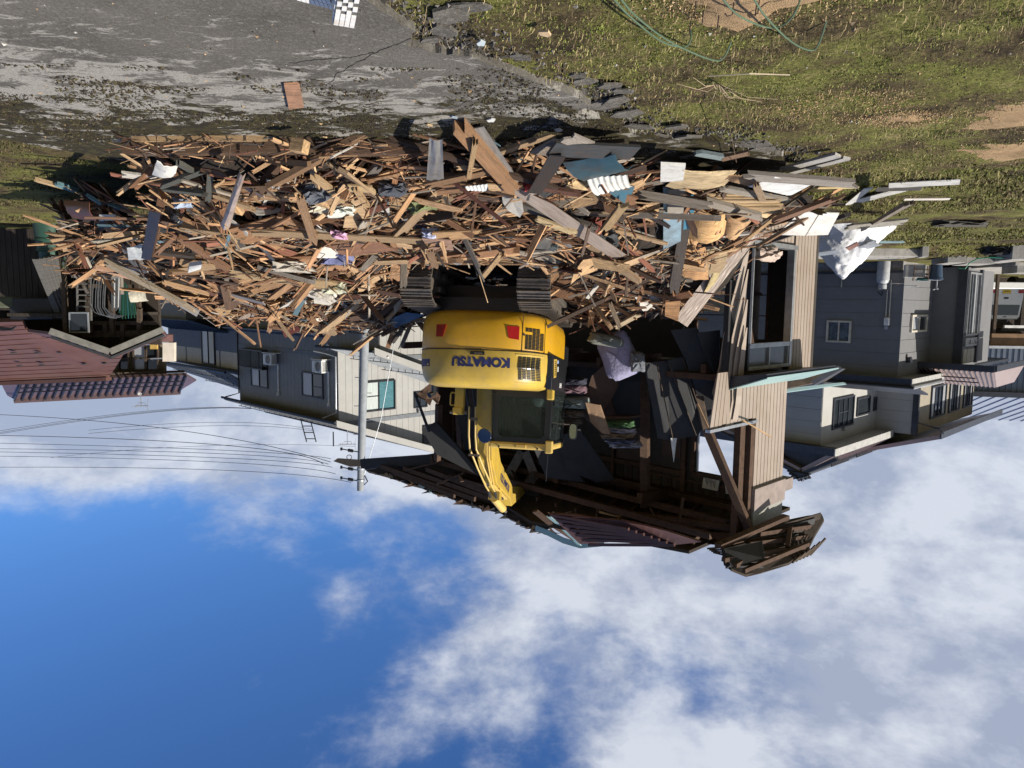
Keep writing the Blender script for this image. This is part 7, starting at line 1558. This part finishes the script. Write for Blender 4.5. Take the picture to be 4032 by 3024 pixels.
board((1230, 690), (1370, 800), .10, .03, (.50, .34, .18), 'pale board slanting down the heap middle', 'board', lift=.2)
board((1400, 740), (1450, 820), .07, .04, TAN, 'short pale stick pointing down the slope', 'stick', 'stick', lift=.25)
board((1370, 740), (1480, 745), .12, .02, (.52, .37, .20), 'pale flat board lying across the heap middle', 'board', lift=.2)
board((1320, 990), (1530, 960), .34, .02, (.33, .17, .10), 'broad reddish brown plywood near the tracks', 'plywood', 'plywood_sheet', lift=.2)
board((1700, 930), (1900, 920), .18, .02, (.46, .28, .14), 'orange board lying flat in the heap before the tracks', 'board', lift=.2)
sheet([(1660, 940), (1775, 945), (1785, 985), (1690, 985)], (.32, .20, .15), 'pinkish brown panel offcut before the tracks', 'panel', 'panel_offcut', M_wood, .012, .22)
board((1730, 1010), (2040, 970), .16, .12, (.36, .19, .10), 'long orange brown timber lying just before the tracks', 'timber', 'timber', lift=.12)
board((1690, 985), (1715, 1055), .09, .03, (.26, .16, .09), 'short board standing between the tracks and the timber', 'board', lift=.3)
board((1900, 1090), (1975, 1000), .07, .04, TAN, 'pale splinter board sticking up between the tracks', 'board', lift=.4)
board((2110, 860), (2270, 920), .09, .03, (.58, .44, .24), 'bright pale board lying over the long tan siding strip', 'board', lift=.26)
board((2290, 1010), (2325, 880), .035, .035, (.17, .11, .08), 'thin dark rod standing beside the long siding strip', 'rod', 'rod', lift=.35)
board((2380, 905), (2460, 800), .10, .05, (.42, .29, .15), 'pale timber propped upright beyond the siding strip', 'timber', 'timber', lift=.3)
sheet([(2330, 1015), (2480, 1045), (2470, 1075), (2340, 1055)], (.40, .26, .13), 'torn plywood sheet with a white edge above the tracks', 'plywood', 'plywood_sheet', M_wood, .012, .3)
board((2420, 1290, 12.0), (2520, 1235, 11.9), .13, .03, (.40, .31, .20), 'pale plank lying in the shade beside the cab', 'plank', lift=.2)
board((2400, 1190, 11.6), (2445, 1300, 11.8), .06, .03, (.24, .18, .12), 'thin board crossing the shaded plank beside the cab', 'board', lift=.2)
sheet([(2620, 1190), (2680, 1185), (2670, 1265), (2618, 1245)], (.32, .17, .075), 'small orange brown panel standing in the shade', 'panel', 'panel_offcut', M_wood, .012, Ys=[11.2, 11.2, 11.4, 11.4])
board((410, 1030), (770, 1222), .17, .05, (.40, .32, .22), 'long pale plank with nail holes rising over the far shoulder', 'plank', lift=.32)
board((430, 1025), (780, 1235), .03, .12, (.45, .45, .44), 'metal edging fixed along the long pale plank', 'edging', 'metal_edging', M_metal, .26)
board((370, 1050), (530, 1095), .09, .06, (.50, .30, .19), 'split pink wood beam end on the far shoulder', 'beam', 'beam_end', lift=.35)
board((640, 1110), (830, 1160), .06, .05, (.48, .30, .16), 'narrow pale batten high on the heap shoulder', 'batten', 'batten', lift=.3)
board((500, 1050), (1040, 1195), .12, .02, (.34, .31, .28), 'long grey metal edged board along the heap shoulder', 'board', 'metal_board', M_metal, .2)
board((900, 1075), (1330, 1125), .24, .02, (.42, .29, .15), 'big tan plywood strip high on the heap', 'plywood', 'plywood_strip', lift=.2)
board((560, 985), (770, 1010), .08, .05, (.05, .038, .03), 'black brown beam lying across the far shoulder', 'beam', 'beam', lift=.3)
board((700, 930), (900, 1060), .10, .06, (.25, .13, .07), 'brown beam slanting over the far shoulder', 'beam', 'beam', lift=.3)
sheet([(1315, 1200), (1470, 1195), (1502, 1262), (1340, 1240)], (.07, .10, .14), 'blue black metal sheet on the heap crest near the pole', 'metal sheet', 'metal_sheet', M_metal, .008, Ys=[13.2, 13.0, 13.3, 13.6], bend=.06)
sheet([(1515, 1265), (1600, 1230), (1672, 1240), (1560, 1292)], (.06, .12, .20), 'dark blue metal sheet on the crest beside the excavator', 'metal sheet', 'metal_sheet', M_metal, .008, Ys=[13.0, 12.8, 12.8, 13.2])
sheet([(1090, 1240), (1175, 1250), (1180, 1300), (1125, 1330)], (.10, .03, .022), 'dark red metal scrap folded on the crest', 'metal sheet', 'metal_sheet', M_metal, .008, Ys=[13.1, 13.1, 13.3, 13.4], bend=.05)
sheet([(1000, 1170), (1200, 1195), (1180, 1240), (1010, 1215)], (.16, .05, .035), 'maroon metal sheet lying under the crest', 'metal sheet', 'metal_sheet', M_metal, .008, Ys=[12.6, 12.6, 13.0, 13.0], bend=.05)
board((1290, 1190, 13.0), (1500, 1290, 13.3), .05, .02, (.5, .5, .49), 'white trim strip curving over the crest', 'strip', 'trim_strip', M_sheet)
board((1330, 1215, 13.1), (1520, 1300, 13.4), .12, .03, (.28, .15, .10), 'ribbed brown board under the white trim strip', 'board', 'ribbed_board', lift=.2)
board((1520, 1270, 13.0), (1690, 1262, 13.2), .04, .03, (.35, .38, .42), 'thin pale blue strip beside the excavator tail', 'strip', 'trim_strip', M_sheet)
board((1545, 1350, 13.2), (1590, 1285, 13.0), .06, .05, (.05, .045, .04), 'charcoal batten sticking up beside the excavator tail', 'batten', 'batten')
sheet([(598, 690), (618, 632), (700, 655), (690, 688)], (.60, .59, .55), 'white folded board at the near foot of the heap', 'board', 'folded_board', M_sheet, .01, .16, bend=.04)
for a, b, lab in [((630, 735), (800, 670), 'dark green grey frame bar slanting at the near foot of the heap'), ((640, 742), (810, 762), 'dark frame bar lying level at the near foot of the heap'), ((820, 790), (830, 668), 'dark frame bar standing at the near foot of the heap'), ((700, 640), (755, 672), 'pale grey frame bar beside the white folded board')]: board(a, b, .06, .05, (.10, .105, .09), lab, 'frame bar', 'frame_bar', lift=.2)
board((135, 705), (300, 750), .06, .05, (.50, .36, .2), 'pale stick end at the far left tip of the heap', 'stick', 'stick', lift=.12)
board((220, 722), (300, 752), .09, .05, (.13, .27, .31), 'teal painted stick end at the far tip of the heap', 'stick', 'painted_stick', lift=.16); board((345, 770), (395, 800), .09, .04, (.14, .30, .36), 'short teal painted stick in the dark gap', 'stick', 'painted_stick', lift=.3); board((425, 805), (520, 835), .08, .04, (.05, .13, .16), 'dark teal painted stick in the dark gap', 'stick', 'painted_stick', lift=.3)
board((360, 952), (545, 940), .07, .02, (.55, .50, .38), 'cream curved slat near the far tip', 'slat', 'slat', lift=.3); board((420, 905), (560, 925), .08, .03, (.42, .28, .22), 'pinkish board near the far tip', 'board', lift=.3); board((500, 890), (560, 862), .10, .03, (.52, .36, .19), 'short bright board near the far tip', 'board', lift=.3)
sheet([(390, 845), (455, 845), (450, 868), (392, 870)], (.5, .48, .44), 'small white shard near the far tip', 'shard', 'shard', M_sheet, .01, .3)
sheet([(500, 975), (560, 965), (575, 1020), (505, 1015)], (.40, .42, .42), 'crumpled clear plastic sheet near the far tip', 'plastic', 'plastic_sheet', M_cloth, .01, .3, bend=.08)
sheet([(1048, 705), (1110, 715), (1100, 745), (1052, 738)], (.36, .37, .37), 'small grey corrugated scrap in the heap middle', 'corrugated sheet', 'corrugated_scrap', M_metal, .004, .25, ribs=(6, .004, 'u'), n=36)
sheet([(1830, 735), (1920, 725), (1925, 755), (1840, 750)], (.55, .57, .56), 'white corrugated shard in the heap middle', 'corrugated sheet', 'corrugated_scrap', M_sheet, .004, .22, ribs=(6, .004, 'u'), n=36)
sheet([(790, 1060), (740, 1075), (745, 1050), (795, 1042)], (.62, .62, .60), 'white foam block high on the heap shoulder', 'foam', 'foam_block', M_sheet, .06, .35)
sheet([(505, 1150), (570, 1135), (585, 1185), (520, 1190)], (.44, .41, .32), 'crumpled cream sheet hanging off the far shoulder', 'paper', 'cream_sheet', M_cloth, .01, Ys=[13.2, 13.2, 13.4, 13.4], bend=.08)
# cloth
def rag(x, y, w, h, colr, lab, seed, Y=None, dep=.22):
    p = hit(x, y, .18) if Y is None else at(x, y, Y); s = p.y/2912; return soft('rag', p, (w*s, dep, h*s), 0, colr, lab, 'cloth', seed, .9, random.uniform(-.4, .4), random.uniform(-.3, .3))
rag(1325, 1010, 120, 60, (.16, .17, .30), 'slate blue cloth crumpled below the left track', 81); rag(1340, 925, 60, 32, (.55, .32, .46), 'pink cloth scrap in the middle of the heap', 82); rag(1670, 805, 110, 55, (.14, .16, .07), 'olive green cloth in the middle of the heap', 83); rag(1545, 745, 110, 50, (.06, .065, .08), 'black plastic bag crumpled in the heap', 84)
rag(1245, 760, 110, 60, (.10, .11, .13), 'dark grey crumpled cloth beside the upright board', 85); rag(1270, 815, 90, 40, (.46, .42, .33), 'cream crumpled paper in the heap middle', 86); rag(1340, 830, 90, 40, (.50, .52, .47), 'white crumpled paper in the heap middle', 87); rag(1700, 920, 60, 40, (.36, .38, .50), 'pale blue cloth scrap before the tracks', 88); rag(2380, 935, 100, 60, (.05, .055, .06), 'black woolly cloth near the long siding strip', 89)
rag(2150, 960, 90, 40, (.05, .06, .065), 'charcoal plaid cloth before the right track', 90); rag(1320, 1130, 90, 50, (.40, .40, .30), 'pale yellow insulation tuft beside the tracks', 91); rag(1250, 1150, 130, 50, (.48, .44, .38), 'whitish fibre tuft below the crest', 92); rag(730, 860, 70, 40, (.36, .35, .32), 'grey plastic wad near the far tip', 93); rag(2085, 725, 50, 50, (.42, .06, .05), 'red and white wrapper in the V of charcoal strips', 94); rag(2340, 880, 60, 70, (.20, .06, .04), 'dark red cloth hanging on the thin rod', 95)
rag(1150, 1050, 140, 40, (.40, .36, .30), 'pale net fabric tangled high on the heap', 96); rag(720, 800, 60, 35, (.30, .36, .46), 'pale blue and white packaging in the dark gap', 97)
# checked cloth
def check_mat():
    m = bpy.data.materials.new('checked_cloth'); m.use_nodes = True; N = m.node_tree.nodes; L = m.node_tree.links; b = N['Principled BSDF']; b.inputs['Roughness'].default_value = .9
    tc = N.new('ShaderNodeTexCoord'); c1 = N.new('ShaderNodeTexWave'); c1.inputs['Scale'].default_value = 3.2; c2 = N.new('ShaderNodeTexWave'); c2.inputs['Scale'].default_value = 3.2; c2.bands_direction = 'Z'; L.new(tc.outputs['Object'], c1.inputs[0]); L.new(tc.outputs['Object'], c2.inputs[0])
    a = N.new('ShaderNodeMath'); a.operation = 'ADD'; L.new(c1.outputs['Fac'], a.inputs[0]); L.new(c2.outputs['Fac'], a.inputs[1]); r = N.new('ShaderNodeValToRGB'); r.color_ramp.interpolation = 'CONSTANT'; e = r.color_ramp.elements; e[0].color = (.22, .36, .08, 1); e[1].position = .3; e[1].color = (.46, .52, .2, 1); k = e.new(.62); k.color = (.62, .62, .42, 1)
    h = N.new('ShaderNodeMath'); h.operation = 'MULTIPLY'; h.inputs[1].default_value = .5; L.new(a.outputs[0], h.inputs[0]); L.new(h.outputs[0], r.inputs[0]); L.new(r.outputs[0], b.inputs[0]); return m
sheet([(242, 1045), (262, 985), (330, 1008), (292, 1066)], (1, 1, 1), 'green and cream checked cloth hanging at the far tip', 'cloth', 'checked_cloth', check_mat(), .01, Ys=[13.0, 12.8, 12.8, 13.0], bend=.08)
# heap-side vertical rods and loose wires
for k, pix in enumerate([[(1700, 1070), (1690, 1120), (1760, 1160), (1900, 1130)], [(2290, 1060), (2300, 1110), (2320, 1160), (2330, 1150)], [(1080, 1250), (1110, 1200), (1180, 1160)], [(700, 1010), (740, 960), (800, 990), (820, 1040)], [(1040, 1240), (1200, 1180), (1380, 1170)], [(2560, 840), (2590, 900), (2560, 960), (2500, 990)]]):
    MB().tube([hit(x, y, .25) for x, y in pix], .006, 5).build('loose_wire', M_wire, label=['dark cable looping between the tracks', 'curled wire beside the right track', 'wire arching over the crest', 'thin wire loop on the far shoulder', 'long thin cable drooping along the crest', 'bent cable near the blue door panel'][k], cat='wire', smooth=True)
# ================================================================ remaining single things
# green plastic composter / pot stack
def green_pot():
    p = gnd(190, 882, -.22); t = empty('green_composter', p, 0, 'dark green plastic tub on the ground beside the far tip of the heap', 'plastic tub')
    M = mat('dark_green_plastic', (.022, .065, .045), .45, 0, .2, 5, dirt=(.05, .06, .045))
    MB().lathe([(.35, 0), (.34, .05), (.31, .36), (.33, .38), (.33, .42), (.30, .43), (.28, .62), (.30, .63), (.30, .67), (.25, .69), (.235, .88), (.20, .92)], n=28).build('tub', M, t, smooth=True)
    MB().lathe([(.14, .915), (.14, .95), (.05, .96)], n=16).build('lid_knob', M, t)
green_pot()
# white snow heap beside the tan wall
def snow_heap():
    pk = at(3340, 1100, 16.4); base = [gnd(x, y, -.05) for x, y in ((3185, 960), (3250, 935), (3330, 945), (3420, 980), (3485, 975), (3440, 1010), (3300, 1000), (3190, 990))]
    n = 80; vs = []; fs = []; cx, cy = pk.x, pk.y; hh = pk.z+.05
    for i in range(n+1):
        for k in range(n+1):
            u, v = 2*i/n-1, 2*k/n-1; X = cx+u*1.12+.1; Y = cy+v*1.25
            d = math.hypot(u*(1.0 if u > 0 else 1.12), v); a = math.atan2(v, u); d *= 1+.08*math.sin(2*a+1)
            lump = .26*(float(fbm(X+50, Y+50, 2.6, 3))-.5)+.15*(float(fbm(X+50, Y+50, 5.5, 4))-.5)
            z = hh*(.72*max(0, 1-d)+.28*max(0, 1-d*d)**2)+lump*min(1, max(0, 1.05-d)*3)
            vs.append((X, Y, -.08+z if d < 1.02 else -.25))
    for i in range(n):
        for k in range(n): q = i*(n+1)+k; fs.append((q, q+n+1, q+n+2, q+1))
    MB().add(vs, fs).build('snow_heap', mat('old_snow', (.56, .57, .585), .75, 0, .08, 5, .5, 18, dirt=(.42, .41, .39), dirt_scale=5, dirt_amt=.4), smooth=True, label='heap of bright white snow beside the tan siding wall', cat='snow heap')
    sheet([(3190, 1000), (3290, 985), (3310, 998), (3200, 1012)], (.27, .31, .36), 'grey blue plank lying against the snow heap', 'plank', 'grey_plank', M_metal, .02, Ys=[14.9, 14.8, 15.2, 15.3])
    sheet([(3380, 972), (3440, 948), (3475, 965), (3400, 985)], (.34, .37, .40), 'bent grey metal offcut on the snow heap foot', 'metal sheet', 'metal_offcut', M_metal, .02, Ys=[15.6, 15.4, 15.6, 15.9], bend=.04)
    sheet([(3330, 978), (3375, 955), (3385, 965), (3345, 988)], (.24, .12, .09), 'rusty metal offcut beside the snow heap', 'metal sheet', 'metal_offcut', M_metal, .02, Ys=[15.4, 15.2, 15.3, 15.6])
    sheet([(3465, 952), (3560, 952), (3562, 957), (3466, 958)], (.30, .44, .46), 'thin teal strip lying on the grass beyond the snow', 'strip', 'teal_strip', M_metal, .02, Ys=[16.4, 16.4, 16.6, 16.6])
snow_heap()
p = gnd(3935, 975, 0); soft('black_bag', p+Vector((0, 0, .06)), (.75, .5, .28), 0, (.015, .015, .016), 'crumpled black sheet lying on the verge by the steps', 'plastic sheet', 101, .9)
p = gnd(3790, 880, 0); soft('mud_clump', p, (.9, .4, .12), 0, (.07, .065, .055), 'grey flattened sack on the verge', 'sack', 102, .8)
# tiled plinth in the foreground: dark body with white mosaic tiles
def tiled_block(name, quad, h, nu, nv, lab, skipf=None, tile=M_white):
    A_, B_, C_, D_ = [gnd(x, y, h) for x, y in quad]; o = (A_+B_+C_+D_)/4; o.z = 0; t = empty(name, o, 0, lab, 'tiled plinth')
    P = [q-o for q in (A_, B_, C_, D_)]; MB().prism([p+Vector((0, 0, -.006)) for p in P], (0, 0, -h+.0)).build('body', mat('grout', (.10, .10, .095), .9, bump=.3), t)
    base = None; n_ = 0
    mt = mat('white_glazed_tile', (.70, .69, .66), .25, 0, .06, 5, spec=.6, dirt=(.42, .30, .16), dirt_scale=7, dirt_amt=.45)
    def tl(a, b, c, d, nrm):
        cc = (a+b+c+d)/4; s_ = .88
        MB().prism([cc+(q-cc)*s_ for q in (a, b, c, d)], nrm*.007).build('tile', mt, t)
    for i in range(nu):
        for j in range(nv):
            u0, u1, v0, v1 = i/nu, (i+1)/nu, j/nv, (j+1)/nv
            if skipf and skipf(i, j): continue
            f = lambda u, v: P[0].lerp(P[1], u).lerp(P[3].lerp(P[2], u), v)+Vector((0, 0, -.006))
            tl(f(u0, v0), f(u1, v0), f(u1, v1), f(u0, v1), Vector((0, 0, 1)))
    nz = max(1, int(h/.035))
    for (a, b) in ((P[3], P[2]), (P[0], P[3])):
        m_ = nu if a is P[3] else nv; d = (b-a).normalized(); nr = Vector((-d.y, d.x, 0)); nr = nr if nr.dot((a+b)/2) > 0 else -nr
        for i in range(m_):
            for j in range(nz):
                g = lambda u, v: a.lerp(b, u)+Vector((0, 0, -.008-(h-.01)*v))+nr*.0
                tl(g(i/m_, j/nz), g((i+1)/m_, j/nz), g((i+1)/m_, (j+1)/nz), g(i/m_, (j+1)/nz), nr)
    return t
tiled_block('tiled_post', [(1335, -40), (1425, -40), (1395, 112), (1312, 98)], .20, 4, 9, 'white mosaic tiled post standing on the slab corner', lambda i, j: j < 6 and (i+j) % 2 == 0)
tiled_block('tiled_kerb', [(1140, -60), (1290, -20), (1315, 40), (1170, 2)], .08, 8, 3, 'low white tiled kerb joining the tiled post')
# clutter on the slab
for k, (x, y, s_, c_, lab) in enumerate([(1935, 470, .06, (.6, .6, .58), 'small white shard on the slab before the heap'), (1690, 490, .05, (.5, .36, .2), 'small pale chip near the split rafter'), (1280, 538, .05, (.52, .37, .2), 'pale chip on the slab before the timbers'), (2150, 128, .07, (.55, .40, .24), 'pale stick lying in the green grass'), (1895, 165, .05, (.45, .52, .54), 'pale blue shard in the grass near the slab'), (2200, 510, .06, (.6, .58, .56), 'white shell like shard on the slab near the edge'), (1790, 460, .05, (.38, .45, .5), 'blue white shard at the tip of the split rafter')]):
    p = gnd(x, y, .012); pts = [(math.cos(a)*s_*random.uniform(.5, 1), math.sin(a)*s_*random.uniform(.4, .8), 0) for a in np.linspace(0, 5.2, 5)]
    MB().prism(pts, (0, 0, .012)).build('shard', M_sheet, loc=p, rot=(.15, -.1, random.random()*3), label=lab, cat='shard').color = (*c_, 1)
# dead twig bush in the grass
def twigs(x, y, lab):
    p = gnd(x, y, -.03); t = empty('dry_bush', p, 0, lab, 'dry bush'); M = mat('dry_stem', (.13, .085, .05), .9); M2 = mat('straw_stem', (.38, .30, .20), .9)
    for i in range(26):
        a = random.uniform(0, 6.28); l = random.uniform(.15, .5); e = random.uniform(.0, .2); q = Vector((math.cos(a)*l, math.sin(a)*l*.7, e*l+.02)); MB().tube([(0, 0, 0), q*.5+Vector((0, 0, .04)), q], [.003, .0022, .0012], 4).build('stem', M if i % 2 else M2, t)
twigs(2830, 330, 'dry dead bush sprawling flat in the grass')
MB().tube([gnd(2790, 300, .05), gnd(2950, 290, .06), gnd(3110, 295, .02)], .004, 4).build('dry_stalk', mat('pale_stalk', (.46, .38, .28), .9), label='long pale dry stalk lying across the dead bush', cat='stalk')
MB().tube([gnd(2840, 350, .02), gnd(2870, 480, .1), gnd(2900, 640, .12)], .003, 4).build('dry_stalk', MATS['dry_stem'], label='long thin dark stalk reaching from the bush to the heap', cat='stalk')
